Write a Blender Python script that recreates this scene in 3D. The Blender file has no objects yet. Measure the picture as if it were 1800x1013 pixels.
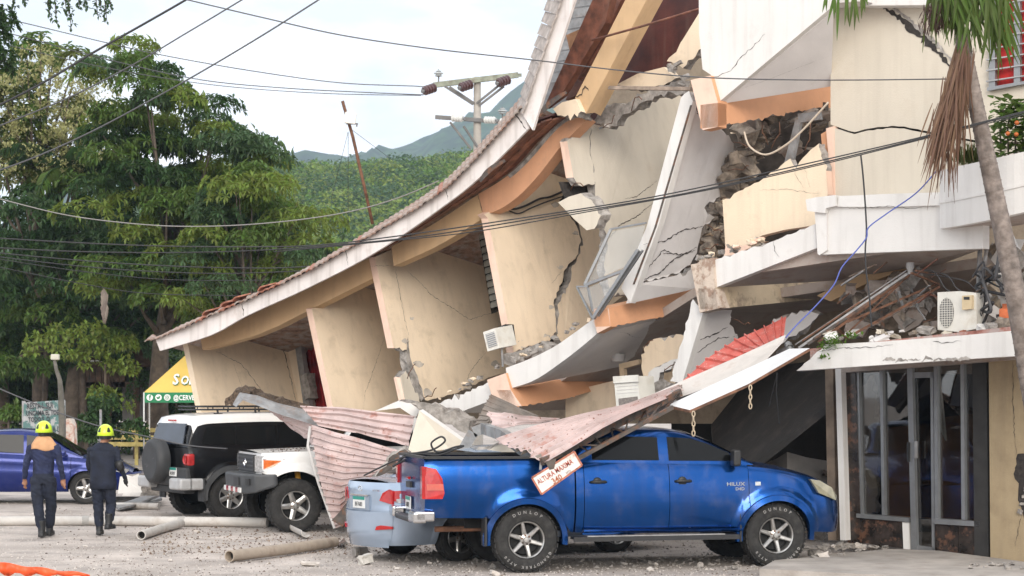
import bpy, bmesh, math, random
from mathutils import Vector, Matrix, noise as mnoise
random.seed(7)
R = math.radians
scene = bpy.context.scene
COL = scene.collection
# ---------------------------------------------------------------- camera
FPX, CX, HY, CAMH = 3500.0, 900.0, 690.0, 2.2      # focal length in photo pixels, horizon row, eye height
cam_d = bpy.data.cameras.new('camera'); cam = bpy.data.objects.new('camera', cam_d); COL.objects.link(cam)
cam.location = (0, 0, CAMH); cam.rotation_euler = (R(90), 0, 0)
cam_d.sensor_width = 36; cam_d.lens = FPX / 1800 * 36; cam_d.shift_y = (HY - 506.5) / 1800
cam_d.clip_start = 0.5; cam_d.clip_end = 9000
cam_d.dof.use_dof = True; cam_d.dof.focus_distance = 26.0; cam_d.dof.aperture_fstop = 5.6
scene.camera = cam
# ---------------------------------------------------------------- sky, sun, exposure
SUN_EL, SUN_AZ = 25, 276       # azimuth: direction the light comes from, measured from +X counter-clockwise
w = bpy.data.worlds.new('World'); scene.world = w; w.use_nodes = True
nt = w.node_tree; N = nt.nodes; L = nt.links; N.clear()
out = N.new('ShaderNodeOutputWorld'); bg = N.new('ShaderNodeBackground'); L.new(bg.outputs[0], out.inputs[0])
sky = N.new('ShaderNodeTexSky'); sky.sky_type = 'NISHITA'; sky.sun_disc = False
sky.sun_elevation = R(SUN_EL); sky.sun_rotation = R(90 - SUN_AZ)
tc = N.new('ShaderNodeTexCoord'); mp = N.new('ShaderNodeMapping'); mp.inputs['Scale'].default_value = (1, 1, 2.6)
L.new(tc.outputs['Generated'], mp.inputs['Vector'])
nz = N.new('ShaderNodeTexNoise'); nz.inputs['Scale'].default_value = 5.0; nz.inputs['Detail'].default_value = 7; nz.inputs['Roughness'].default_value = .55
L.new(mp.outputs[0], nz.inputs['Vector'])
cr = N.new('ShaderNodeValToRGB')
cr.color_ramp.elements[0].position = .41; cr.color_ramp.elements[0].color = (8.8, 9.2, 10.0, 1)
cr.color_ramp.elements[1].position = .57; cr.color_ramp.elements[1].color = (13.4, 13.3, 13.4, 1)
L.new(nz.outputs[0], cr.inputs[0])
mx = N.new('ShaderNodeMix'); mx.data_type = 'RGBA'; mx.inputs[0].default_value = .97      # an almost closed cloud cover over the clear sky
L.new(sky.outputs[0], mx.inputs[6]); L.new(cr.outputs[0], mx.inputs[7]); L.new(mx.outputs[2], bg.inputs[0])
bg.inputs[1].default_value = 0.10
sun_d = bpy.data.lights.new('sun', 'SUN'); sun_d.energy = 2.1; sun_d.angle = R(36); sun_d.color = (1, .93, .84)
sun = bpy.data.objects.new('sun', sun_d); COL.objects.link(sun)
sd = Vector((math.cos(R(SUN_EL)) * math.cos(R(SUN_AZ)), math.cos(R(SUN_EL)) * math.sin(R(SUN_AZ)), math.sin(R(SUN_EL))))
sun.rotation_euler = (-sd).to_track_quat('-Z', 'Y').to_euler(); sun.location = (0, 0, 40)
vs = scene.view_settings; vs.view_transform = 'Standard'; vs.look = 'None'; vs.exposure = 0.48; vs.gamma = 1
try: vs.use_curve_mapping = False
except Exception: pass
scene.render.engine = 'CYCLES'
scene.cycles.max_bounces = 6; scene.cycles.diffuse_bounces = 4; scene.cycles.transparent_max_bounces = 8
scene.cycles.use_denoising = True
# ---------------------------------------------------------------- photo pixels to places
UP = Vector((0, 0, 1))
YAW = R(42)
ALONG = Vector((math.cos(YAW), -math.sin(YAW), 0))      # along the building front, to the right
INTO = Vector((math.sin(YAW), math.cos(YAW), 0))        # into the building
ORG = Vector((6.2, 26.0, 0))
EYE = Vector((0, 0, CAMH))
def ray(px, py): return Vector(((px - CX) / FPX, 1, (HY - py) / FPX))
def P(px, py, d): return EYE + ray(px, py) * d
def hit(px, py, p0, n):
    r = ray(px, py); return EYE + r * ((p0 - EYE).dot(n) / r.dot(n))
def G(px, py, z=0.0): return hit(px, py, Vector((0, 0, z)), UP)
def fac(px, py, k=0.0): return hit(px, py, ORG + INTO * k, INTO)     # on the plane k metres behind the building front
def facs(pts, k=0.0): return [fac(x, y, k) for x, y in pts]
def finplane(a, b, k=0.0):      # plane of a cross wall: its front edge a-b lies on the building front, it runs INTO the building
    A = fac(a[0], a[1], k); B = fac(b[0], b[1], k); n = (B - A).cross(INTO).normalized()
    return lambda x, y: hit(x, y, A, n)
def plane3(A, B, C):
    n = (B - A).cross(C - A).normalized()
    return lambda x, y: hit(x, y, A, n)
# ---------------------------------------------------------------- materials
MATS = {}
def mat(name, col, rough=.8, var=.1, scale=5.0, bump=.15, bscale=40.0, metal=0.0, stain=None, streak=0.0, coat=0.0, spec=.5, island=0.0, emis=None, trans=0.0, alpha=None, speck=None):
    if name in MATS: return MATS[name]
    m = bpy.data.materials.new(name); m.use_nodes = True; nt = m.node_tree; N = nt.nodes; L = nt.links
    b = N['Principled BSDF']; MATS[name] = m
    b.inputs['Roughness'].default_value = rough; b.inputs['Metallic'].default_value = metal
    b.inputs['Coat Weight'].default_value = coat; b.inputs['Specular IOR Level'].default_value = spec
    if coat: b.inputs['Coat Roughness'].default_value = .06
    tc = N.new('ShaderNodeTexCoord')
    def tex(sc, det=4, vec=None, r=.55):
        t = N.new('ShaderNodeTexNoise'); t.inputs['Scale'].default_value = sc; t.inputs['Detail'].default_value = det; t.inputs['Roughness'].default_value = r
        L.new(vec or tc.outputs['Object'], t.inputs['Vector']); return t.outputs[0]
    def mixc(f, a, bb, mode='MIX'):
        x = N.new('ShaderNodeMix'); x.data_type = 'RGBA'; x.blend_type = mode
        for s, v in ((x.inputs[0], f), (x.inputs[6], a), (x.inputs[7], bb)):
            if hasattr(v, 'is_output'): L.new(v, s)
            else: s.default_value = v if not isinstance(v, tuple) else (*v, 1)[:4]
        return x.outputs[2]
    def ramp(s, lo, hi, a=0., bb=1.):
        x = N.new('ShaderNodeMapRange'); x.inputs[1].default_value = lo; x.inputs[2].default_value = hi; x.inputs[3].default_value = a; x.inputs[4].default_value = bb
        L.new(s, x.inputs[0]); return x.outputs[0]
    c = tuple(col)
    if var:
        dk = tuple(max(0, v * (1 - 2 * var)) for v in c); lt = tuple(min(1, v * (1 + var)) for v in c)
        c = mixc(ramp(tex(scale), .3, .7), dk, lt)
    if island:
        g = N.new('ShaderNodeNewGeometry'); hs = N.new('ShaderNodeHueSaturation')
        L.new(ramp(g.outputs['Random Per Island'], 0, 1, 1 - island, 1 + island), hs.inputs['Value'])
        L.new(ramp(g.outputs['Random Per Island'], 0, 1, .5 - island * .06, .5 + island * .05), hs.inputs['Hue'])
        if isinstance(c, tuple): hs.inputs['Color'].default_value = (*c, 1)
        else: L.new(c, hs.inputs['Color'])
        c = hs.outputs[0]
    if streak:
        mp = N.new('ShaderNodeMapping'); mp.inputs['Scale'].default_value = (7, 7, .55); L.new(tc.outputs['Object'], mp.inputs['Vector'])
        f = ramp(tex(1.0, 5, mp.outputs[0]), .5, .78, 0, streak); c = mixc(f, c, (.16, .12, .09))
    if stain:
        sc, ss, lo, hi, amt = stain
        f = ramp(tex(ss, 6, None, .65), lo, hi, 0, amt); c = mixc(f, c, sc)
    if speck:
        sc, ss, thr = speck
        f = ramp(tex(ss, 2), thr, thr + .03, 0, 1); c = mixc(f, c, sc)
    if isinstance(c, tuple): b.inputs['Base Color'].default_value = (*c, 1)
    else: L.new(c, b.inputs['Base Color'])
    if bump:
        bp = N.new('ShaderNodeBump'); bp.inputs['Strength'].default_value = bump; bp.inputs['Distance'].default_value = .02
        L.new(tex(bscale, 5), bp.inputs['Height']); L.new(bp.outputs[0], b.inputs['Normal'])
    if emis: b.inputs['Emission Color'].default_value = (*emis[0], 1); b.inputs['Emission Strength'].default_value = emis[1]
    if trans: b.inputs['Transmission Weight'].default_value = trans
    if alpha is not None: b.inputs['Alpha'].default_value = alpha
    return m
def leafmat(name, col, island=.35, tl=.42, rough=.5):
    if name in MATS: return MATS[name]
    m = mat(name, col, rough, var=.0, bump=0, island=island, spec=.4); nt = m.node_tree; N = nt.nodes; L = nt.links
    b = N['Principled BSDF']; src = b.inputs['Base Color'].links[0].from_socket
    t = N.new('ShaderNodeBsdfTranslucent'); L.new(src, t.inputs[0])
    x = N.new('ShaderNodeMixShader'); x.inputs[0].default_value = tl
    L.new(b.outputs[0], x.inputs[1]); L.new(t.outputs[0], x.inputs[2]); L.new(x.outputs[0], N['Material Output'].inputs[0])
    return m
# ---------------------------------------------------------------- mesh helpers
def wmat(o): return o.matrix_basis.copy() if o.parent is None else wmat(o.parent) @ o.matrix_parent_inverse @ o.matrix_basis
def link(o, parent=None, local=False):
    COL.objects.link(o)
    if parent is not None:
        o.parent = parent
        if not local:
            o.matrix_parent_inverse = wmat(parent).inverted()
    return o
def tag(o, label=None, cat=None, group=None, kind=None):
    if label: o['label'] = label
    if cat: o['category'] = cat
    if group: o['group'] = group
    if kind: o['kind'] = kind
    return o
def thing(name, label, cat, loc=(0, 0, 0), rz=0, group=None):
    o = bpy.data.objects.new(name, None); COL.objects.link(o); o.location = loc; o.rotation_euler = (0, 0, rz); o.empty_display_size = .2
    return tag(o, label, cat, group)
def mesh(name, V, F, mats, parent=None, fm=None, smooth=False, local=False, angle=None):
    me = bpy.data.meshes.new(name); me.from_pydata([tuple(v) for v in V], [], F)
    for m in (mats if isinstance(mats, (list, tuple)) else [mats]): me.materials.append(m)
    if fm: me.polygons.foreach_set('material_index', fm)
    if smooth:
        me.polygons.foreach_set('use_smooth', [True] * len(me.polygons))
        if angle: me.set_sharp_from_angle(angle=R(angle))
    me.update()
    return link(bpy.data.objects.new(name, me), parent, local)
class MB:
    """collects shapes for one mesh"""
    def __init__(s): s.V = []; s.F = []; s.M = []
    def add(s, V, F, m=0):
        k = len(s.V); s.V += [tuple(v) for v in V]; s.F += [tuple(i + k for i in f) for f in F]; s.M += [m] * len(F)
    def box(s, c, d, rot=None, m=0):
        c = Vector(c); V = []
        for z in (-1, 1):
            for x, y in ((-1, -1), (1, -1), (1, 1), (-1, 1)):
                v = Vector((x * d[0] / 2, y * d[1] / 2, z * d[2] / 2))
                if rot is not None: v = rot @ v
                V.append(c + v)
        s.add(V, [(3, 2, 1, 0), (4, 5, 6, 7), (0, 1, 5, 4), (1, 2, 6, 5), (2, 3, 7, 6), (3, 0, 4, 7)], m)
    def bar(s, a, b, w, h=None, up=UP, m=0):
        a = Vector(a); b = Vector(b); h = h or w; d = (b - a); l = d.length
        if l < 1e-6: return
        d.normalize(); x = d.cross(up)
        if x.length < 1e-4: x = d.cross(Vector((1, 0, 0)))
        x.normalize(); y = x.cross(d); rot = Matrix((x, d, y)).transposed()
        s.box((a + b) / 2, (w, l, h), rot, m)
    def tube(s, pts, r, n=8, m=0, cap=True):
        pts = [Vector(p) for p in pts]; rr = r if isinstance(r, (list, tuple)) else [r] * len(pts)
        rings = []; x = None
        for i, p in enumerate(pts):
            t = (pts[min(i + 1, len(pts) - 1)] - pts[max(i - 1, 0)])
            if t.length < 1e-9: t = Vector((0, 0, 1))
            t.normalize()
            if x is None:
                x = t.cross(UP)
                if x.length < 1e-3: x = t.cross(Vector((1, 0, 0)))
            x = (x - t * x.dot(t))
            if x.length < 1e-6: x = t.orthogonal()
            x.normalize(); y = t.cross(x)
            rings.append([p + (x * math.cos(2 * math.pi * j / n) + y * math.sin(2 * math.pi * j / n)) * rr[i] for j in range(n)])
        V = [v for rg in rings for v in rg]; F = []
        for i in range(len(pts) - 1):
            for j in range(n):
                F.append((i * n + j, i * n + (j + 1) % n, (i + 1) * n + (j + 1) % n, (i + 1) * n + j))
        if cap: F.append(tuple(range(n - 1, -1, -1))); F.append(tuple((len(pts) - 1) * n + j for j in range(n)))
        s.add(V, F, m)
    def lathe(s, prof, n=24, axis='Y', c=(0, 0, 0), m=0, ms=None):
        c = Vector(c); V = []; F = []; k = len(prof)
        for j in range(n):
            a = 2 * math.pi * j / n
            for r, h in prof:
                if axis == 'Y': V.append(c + Vector((r * math.cos(a), h, r * math.sin(a))))
                elif axis == 'Z': V.append(c + Vector((r * math.cos(a), r * math.sin(a), h)))
                else: V.append(c + Vector((h, r * math.cos(a), r * math.sin(a))))
        base = len(s.V); s.V += [tuple(v) for v in V]
        for j in range(n):
            for i in range(k - 1):
                a = j * k + i; b2 = ((j + 1) % n) * k + i
                s.F.append(tuple(q + base for q in (a, a + 1, b2 + 1, b2))); s.M.append(ms[i] if ms else m)
    def build(s, name, mats, parent=None, smooth=False, local=False, angle=None):
        return mesh(name, s.V, s.F, mats, parent, s.M, smooth, local, angle)
def prism(name, pts, vec, mt, parent=None, side=None, jag=(), amp=.035, step=.065, broken=None, back=None, local=False, seed=None):
    """polygon pushed along vec; edges listed in jag become broken concrete edges"""
    rnd = random.Random(seed if seed is not None else sum(map(ord, name)) + int(abs(pts[0].x) * 100))
    n = len(pts); jag = set(range(n)) if jag == 'all' else set(jag)
    nrm = vec.normalized(); A = []; B = []; C = []; tagj = []
    for i in range(n):
        p, q = pts[i], pts[(i + 1) % n]
        if i in jag and (q - p).length > step * 1.3:
            m_ = max(2, int((q - p).length / step)); d = (q - p); perp = d.cross(nrm).normalized()
            for k in range(m_):
                t = k / m_; o = 0 if k == 0 else rnd.uniform(-1, 1) * (1.9 if rnd.random() < .2 else .8)
                base = p + d * (t + (rnd.uniform(-.3, .3) / m_ if k else 0))
                A.append(base + perp * o * amp); B.append(base + vec * rnd.uniform(.35, .65) + perp * rnd.uniform(-1.2, .8) * amp)
                C.append(base + vec + perp * rnd.uniform(-1, 1) * amp * (1 if k else .3)); tagj.append(True)
        else:
            A.append(p); B.append(p + vec * .5); C.append(p + vec); tagj.append(i in jag)
    m = len(A); V = A + B + C; F = [tuple(range(m)), tuple(range(3 * m - 1, 2 * m - 1, -1))]; fm = [0, 3]
    for i in range(m):
        j = (i + 1) % m
        F.append((i, i + m, j + m, j)); F.append((i + m, i + 2 * m, j + 2 * m, j + m)); fm += [2 if tagj[i] else 1] * 2
    o = mesh(name, V, F, [mt, side or mt, broken or MATS.get('broken concrete', mt), back or mt], parent, fm, local=local)
    bm = bmesh.new(); bm.from_mesh(o.data); bmesh.ops.recalc_face_normals(bm, faces=bm.faces); bm.to_mesh(o.data); bm.free()
    return o
def crack(pts, parent, wid=.012, nrm=None, mt=None, name='crack'):
    """a jagged dark crack line along world points, lying 3 mm proud of the surface"""
    nrm = (nrm or -INTO).normalized(); P2 = []
    for i in range(len(pts) - 1):
        a, b = pts[i], pts[i + 1]; k = max(3, int((b - a).length / .035))
        for t in range(k):
            d = (b - a); pr = d.cross(nrm).normalized(); P2.append(a + d * (t / k) + (pr * random.uniform(-.012, .012) if (i or t) else Vector()))
    P2.append(pts[-1]); V = []; F = []; n = len(P2)
    for i, p in enumerate(P2):
        d = (P2[min(i + 1, n - 1)] - P2[max(i - 1, 0)]); pr = d.cross(nrm).normalized()
        h = wid * (.25 + .75 * math.sin(math.pi * min(1, max(0.04, i / (n - 1) * .96 + .03)))) * random.uniform(.25, 1.1) / 2 * .72
        V += [p + pr * h + nrm * .003, p - pr * h + nrm * .003]
    for i in range(n - 1): F.append((2 * i, 2 * i + 1, 2 * i + 3, 2 * i + 2))
    return mesh(name, V, F, mt or MATS['crack dark'], parent)
def chunk(name, c, size, mt, parent=None, seed=0, sub=1, flat=1.0, rough=.25, mats=None, rz=None):
    """an angular lump of broken concrete"""
    rnd = random.Random(seed); bm = bmesh.new(); bmesh.ops.create_cube(bm, size=1.0)
    if sub: bmesh.ops.subdivide_edges(bm, edges=bm.edges, cuts=sub, use_grid_fill=True)
    for v in bm.verts: v.co += Vector((rnd.uniform(-1, 1), rnd.uniform(-1, 1), rnd.uniform(-1, 1))) * rough * .5
    tl_ = .9 if flat >= 1.1 else .4
    rot = Matrix.Rotation(rnd.uniform(0, 6.3) if rz is None else rz, 3, 'Z') @ Matrix.Rotation(rnd.uniform(-tl_, tl_), 3, 'X') @ Matrix.Rotation(rnd.uniform(-tl_, tl_), 3, 'Y')
    s = Vector(size) if not isinstance(size, (int, float)) else Vector((size, size * rnd.uniform(.45, 1), size * rnd.uniform(.25, .8) * flat))
    for v in bm.verts: v.co = Vector(c) + rot @ Vector((v.co.x * s.x, v.co.y * s.y, v.co.z * s.z))
    me = bpy.data.meshes.new(name); bm.to_mesh(me); bm.free(); me.materials.append(mt)
    return link(bpy.data.objects.new(name, me), parent)
def text3d(txt, name, origin, xdir, ydir, size, mt, parent=None, depth=.003, align='LEFT', shear=0, local=False, bold=.0, sx=1.0):
    """flat lettering as a mesh, at origin with reading direction xdir and up direction ydir"""
    cu = bpy.data.curves.new(name, 'FONT'); cu.body = txt; cu.size = size; cu.extrude = depth; cu.align_x = align; cu.shear = shear; cu.offset = bold
    cu.resolution_u = 2
    t = bpy.data.objects.new('tmp', cu); COL.objects.link(t)
    dg = bpy.context.evaluated_depsgraph_get(); dg.update(); me = bpy.data.meshes.new_from_object(t.evaluated_get(dg))
    COL.objects.unlink(t); bpy.data.objects.remove(t)
    x = Vector(xdir).normalized(); y = Vector(ydir); y = (y - x * y.dot(x)).normalized(); z = x.cross(y)
    me.transform(Matrix.Translation(Vector(origin)) @ Matrix((x * sx, y, z)).transposed().to_4x4())
    me.materials.clear(); me.materials.append(mt); me.name = name
    return link(bpy.data.objects.new(name, me), parent, local)
def lerp(a, b, t): return a + (b - a) * t
def interp(tab, x):
    """smooth (monotone-ish) interpolation through [(x, v), ...]"""
    if x <= tab[0][0]: return tab[0][1]
    for i in range(len(tab) - 1):
        x0, v0 = tab[i]; x1, v1 = tab[i + 1]
        if x <= x1:
            t = (x - x0) / (x1 - x0) if x1 > x0 else 0
            def sl(j):
                if j <= 0 or j >= len(tab) - 1: return None
                a = (tab[j][1] - tab[j - 1][1]) / max(1e-6, tab[j][0] - tab[j - 1][0]); b = (tab[j + 1][1] - tab[j][1]) / max(1e-6, tab[j + 1][0] - tab[j][0])
                return 0 if a * b <= 0 else 2 * a * b / (a + b)
            s = (v1 - v0) / max(1e-6, x1 - x0); m0 = sl(i); m1 = sl(i + 1)
            m0 = s if m0 is None else m0; m1 = s if m1 is None else m1; h = x1 - x0
            return (2 * t**3 - 3 * t**2 + 1) * v0 + (t**3 - 2 * t**2 + t) * h * m0 + (-2 * t**3 + 3 * t**2) * v1 + (t**3 - t**2) * h * m1
    return tab[-1][1]
# ---------------------------------------------------------------- palette
mat('broken concrete', (.36, .33, .30), .95, .25, 9, .7, 45, stain=((.16, .14, .12), 14, .5, .7, .6))
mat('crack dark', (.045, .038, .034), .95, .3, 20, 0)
CREAM = mat('cream wall paint', (.80, .655, .485), .75, .04, 1.2, .2, 50, streak=.16, stain=((.46, .37, .26), 2.6, .55, .74, .5), speck=((.4, .33, .25), 60, .74))
CREAML = mat('pale cream wall paint', (.60, .54, .445), .75, .03, 1.2, .2, 50, streak=.14, stain=((.5, .43, .34), 2.4, .56, .74, .45))
PEACH = mat('peach edge paint', (.78, .56, .44), .75, .05, 3, .1, 80, streak=.15, stain=((.5, .38, .3), 5, .55, .75, .4))
ORANGE = mat('orange beam paint', (.64, .325, .175), .7, .06, 2, .1, 70, stain=((.42, .24, .14), 3, .56, .75, .5))
TAN = mat('tan beam paint', (.57, .385, .215), .75, .05, 2, .1, 70, streak=.2, stain=((.42, .29, .18), 3, .55, .75, .5))
WHITE = mat('white slab paint', (.70, .68, .65), .7, .03, 2, .15, 50, streak=.2, stain=((.50, .46, .42), 4, .58, .8, .45))
FASCIA = mat('weathered white fascia', (.74, .69, .66), .7, .05, 2, .12, 70, streak=.5, stain=((.42, .34, .29), 4, .54, .76, .5))
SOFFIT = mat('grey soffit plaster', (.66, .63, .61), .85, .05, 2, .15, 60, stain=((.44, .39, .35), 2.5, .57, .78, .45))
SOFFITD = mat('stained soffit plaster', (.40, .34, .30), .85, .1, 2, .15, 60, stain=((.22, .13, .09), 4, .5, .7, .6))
STAINED = mat('stained peach concrete', (.60, .50, .41), .85, .1, 3, .3, 50, streak=.3, stain=((.26, .16, .11), 7, .47, .6, .8))
WOOD = mat('red brown timber', (.17, .062, .036), .6, .3, 6, .25, 60, streak=.4)
WOODD = mat('dark red panelling', (.075, .018, .012), .5, .25, 3, .15, 50, streak=.3)
TILE = mat('weathered clay tile', (.34, .22, .17), .9, .25, 8, .5, 50, stain=((.40, .36, .32), 5, .45, .6, .8))
TILER = mat('red clay tile', (.37, .15, .095), .85, .25, 8, .4, 50, stain=((.36, .28, .24), 9, .5, .65, .6))
GREYM = mat('grey weathered metal', (.30, .30, .30), .6, .2, 5, .15, 40, metal=.3, stain=((.22, .15, .11), 6, .5, .7, .6))
DARKM = mat('dark weathered steel', (.085, .07, .06), .7, .25, 8, .2, 40, stain=((.20, .08, .035), 9, .48, .65, .8))
RUST = mat('rusty steel', (.15, .068, .036), .8, .3, 12, .3, 50)
PINK = mat('faded red roofing sheet', (.52, .405, .385), .5, .14, 2.2, .12, 30, streak=.15, stain=((.36, .15, .11), 3.6, .55, .68, .8), speck=((.22, .11, .08), 18, .66))
REDS = mat('red roofing sheet', (.50, .10, .075), .5, .12, 3, .1, 30, stain=((.58, .38, .34), 7, .55, .72, .6), speck=((.65, .55, .5), 40, .68))
ALU = mat('aluminium frame', (.29, .295, .30), .4, .06, 8, .05, 40, metal=.6)
GLASSD = mat('dark window glass', (.006, .0065, .007), .05, 0, 1, 0, spec=.22)
BLACKP = mat('black plastic', (.018, .018, .019), .5, .1, 10, .08, 60)
RUBBER = mat('tyre rubber', (.022, .021, .020), .85, .25, 20, .3, 60, stain=((.10, .09, .08), 7, .5, .75, .4))
WIREM = mat('black cable', (.022, .022, .024), .6, 0, 1, 0)
# ================================================================ ground
def gheight(x, y): return .02 * mnoise.noise(Vector((x * .35, y * .35, 0))) + .012 * mnoise.noise(Vector((x * 1.3, y * 1.3, 3)))
GM = mat('pale gravel', (.49, .43, .385), .95, .2, 1.6, 1.0, 22, stain=((.20, .17, .145), .8, .5, .66, .75), speck=((.62, .58, .54), 34, .66))
_nt = GM.node_tree
V = []; F = []
xs = [-14 + i * .25 for i in range(113)]; ys = [15 + j * .25 for j in range(113)]
for y in ys:
    for x in xs: V.append((x, y, gheight(x, y)))
nx = len(xs)
for j in range(len(ys) - 1):
    for i in range(nx - 1): F.append((j * nx + i, j * nx + i + 1, (j + 1) * nx + i + 1, (j + 1) * nx + i))
# the same sheet goes on to the horizon as a skirt round the finer grid
k = len(V); far = 2700
ring = [(-far, -200, -.03), (far, -200, -.03), (far, far, -.03), (-far, far, -.03)]
V += ring
c0, c1, c2, c3 = 0, nx - 1, len(ys) * nx - 1, (len(ys) - 1) * nx
F.append(tuple([k, k + 1] + [i for i in range(nx - 1, -1, -1)]))
F.append(tuple([k + 1, k + 2] + [j * nx + nx - 1 for j in range(len(ys) - 1, -1, -1)]))
F.append(tuple([k + 2, k + 3] + [(len(ys) - 1) * nx + i for i in range(nx)]))
F.append(tuple([k + 3, k] + [j * nx for j in range(len(ys))]))
tag(mesh('ground', V, F, GM, smooth=True), kind='structure')
# gravel and grit on it
def pebbles(name, label, n, box, s0, s1, m, seed, kindlab):
    rnd = random.Random(seed); V = []; F = []
    for _ in range(n):
        px = rnd.uniform(box[0], box[1]); py = box[2] + (box[3] - box[2]) * rnd.random() ** .8
        g = G(px, py); s = rnd.uniform(s0, s1) * (1 if rnd.random() < .9 else 1.8); k = len(V)
        z = gheight(g.x, g.y)
        a = rnd.uniform(0, 6.3); q = [Vector((math.cos(a + i * 2.1 + rnd.uniform(-.4, .4)) * s, math.sin(a + i * 2.1 + rnd.uniform(-.4, .4)) * s, -.2 * s)) for i in range(3)]
        q.append(Vector((rnd.uniform(-.3, .3) * s, rnd.uniform(-.3, .3) * s, s * rnd.uniform(.35, .8))))
        V += [Vector((g.x, g.y, z)) + v for v in q]; F += [(k, k + 1, k + 3), (k + 1, k + 2, k + 3), (k + 2, k, k + 3)]
    o = mesh(name, V, F, m); tag(o, label, kindlab, kind='stuff'); return o
STONE = mat('pale stone', (.49, .445, .405), .95, .15, 12, .4, 50, island=.22)
DIRT = mat('dark litter', (.13, .10, .08), .95, .3, 12, .4, 50, island=.4)
pebbles('gravel', 'pale loose gravel strewn over the parking ground', 13000, (-60, 1860, 868, 1016), .006, .019, STONE, 3, 'gravel')
pebbles('litter', 'dark grit and litter scattered over the gravel', 2800, (60, 1500, 890, 1016), .006, .022, DIRT, 4, 'grit')
pebbles('rubble_fines', 'small grey rubble strewn below the collapsed front', 1000, (520, 1500, 925, 1000), .012, .045, MATS['broken concrete'], 5, 'rubble')
pebbles('leaf_litter', 'brown leaf litter scattered round the fallen pipes', 1500, (250, 800, 915, 975), .01, .03, mat('brown litter', (.17, .12, .085), .95, .3, 12, .3, 50, island=.4), 6, 'litter')
# ================================================================ the collapsed building
BLD = thing('collapsed_building', 'collapsed cream and orange apartment building sagging to the left over parked cars', 'building', ORG.copy())
def strip(name, A, B, vec, mt, parent, side=None):
    """band between two polylines of world points, given a thickness vec"""
    n = len(A); V = A + B + [a + vec for a in A] + [b + vec for b in B]; F = []
    for i in range(n - 1):
        F += [(i, i + 1, n + i + 1, n + i), (2 * n + i + 1, 2 * n + i, 3 * n + i, 3 * n + i + 1), (i + 1, i, 2 * n + i, 2 * n + i + 1), (n + i, n + i + 1, 3 * n + i + 1, 3 * n + i)]
    F += [(0, n, 3 * n, 2 * n), (2 * n - 1, n - 1, 3 * n - 1, 4 * n - 1)]
    o = mesh(name, V, F, mt, parent)
    bm = bmesh.new(); bm.from_mesh(o.data); bmesh.ops.recalc_face_normals(bm, faces=bm.faces); bm.to_mesh(o.data); bm.free(); return o
def resample(pl, n):
    d = [0]
    for i in range(len(pl) - 1): d.append(d[-1] + math.dist(pl[i], pl[i + 1]))
    xs = [(d[i], pl[i][0]) for i in range(len(pl))]; ys = [(d[i], pl[i][1]) for i in range(len(pl))]
    return [(interp(xs, d[-1] * t / (n - 1)), interp(ys, d[-1] * t / (n - 1))) for t in range(n)]
# ---- roof edge: fascia boards
KF = -.6
FT = [(274, 597), (374, 554), (425, 532), (542, 477), (660, 410), (782, 333), (820, 297), (870, 243), (917, 190)]
FB = [(281, 617), (374, 588), (428, 558), (535, 509), (656, 446), (787, 357), (827, 326), (880, 276), (929, 226)]
ft = resample(FT, 34); fb = resample(FB, 34)
strip('fascia_board', facs(ft, KF), facs(fb, KF), INTO * .04, FASCIA, BLD)
strip('fascia_board', facs([(1000, -42), (917, 199), (935, 229)][:2], KF - .05), facs([(1024, -42), (936, 229)], KF - .05), INTO * .05, FASCIA, BLD)
for a, b in (((782, 333), (788, 352)), ((425, 534), (428, 556)), ((607, 441), (611, 466)), ((905, 200), (926, 230))):
    crack([fac(a[0], a[1], KF), fac((a[0] + b[0]) / 2 + 1, (a[1] + b[1]) / 2, KF), fac(b[0], b[1], KF)], BLD, .035)
# ---- roof with its tiles
roofU = [(x, y - lerp(3, 17, max(0, (x - 500) / 420)) - (0 if x > 300 else -2)) for x, y in ft]
RU = facs(roofU, .2); RL = [p - INTO * .05 for p in facs([(x, y - 2) for x, y in ft], KF)]
roof = strip('roof', facs(roofU, .2), [p + INTO * 4.2 + Vector((0, 0, -.9)) for p in RU], Vector((0, 0, -.08)), TILE, BLD)
def tilemesh(a, b, c, d, name, m, parent):
    """one barrel tile between front edge a-b and back edge d-c"""
    up = (b - a).cross(d - a).normalized()
    if up.z < 0: up = -up
    V = []; F = []; n = 5
    for e in ((a, b), (d, c)):
        for i in range(n):
            t = i / (n - 1); h = .024 * math.sin(math.pi * t) + .012
            V.append(e[0].lerp(e[1], t) + up * h)
    for e in ((a, b), (d, c)):
        for i in range(n):
            t = i / (n - 1); V.append(e[0].lerp(e[1], t) + up * (.024 * math.sin(math.pi * t) - .012))
    for i in range(n - 1):
        F += [(i, i + 1, n + i + 1, n + i), (2 * n + i + 1, 2 * n + i, 3 * n + i, 3 * n + i + 1), (i + 1, i, 2 * n + i, 2 * n + i + 1), (n + i, n + i + 1, 3 * n + i + 1, 3 * n + i)]
    F += [(0, n, 3 * n, 2 * n), (2 * n - 1, n - 1, 3 * n - 1, 4 * n - 1)]
    o = mesh(name, V, F, m, parent); return o
NT = 74
tl = resample([(254, 602)] + [(x, y - 1) for x, y in FT], NT + 1); tu = resample([(268, 590)] + roofU, NT + 1)
for i in range(NT):
    j = random.uniform(-1.2, 1.2); k0 = KF - .1 + random.uniform(-.03, .03)
    a = fac(tl[i][0], tl[i][1] + j, k0); b = fac(tl[i + 1][0] + 1.5, tl[i + 1][1] + j, k0)
    d = fac(tu[i][0], tu[i][1] - 1, .3); c = fac(tu[i + 1][0] + 1.5, tu[i + 1][1] - 1, .3)
    red = 8 < i < 24 and random.random() < .3 or random.random() < .04
    tilemesh(a, b, c, d, 'roof_tile', TILER if red else TILE, roof)
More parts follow.
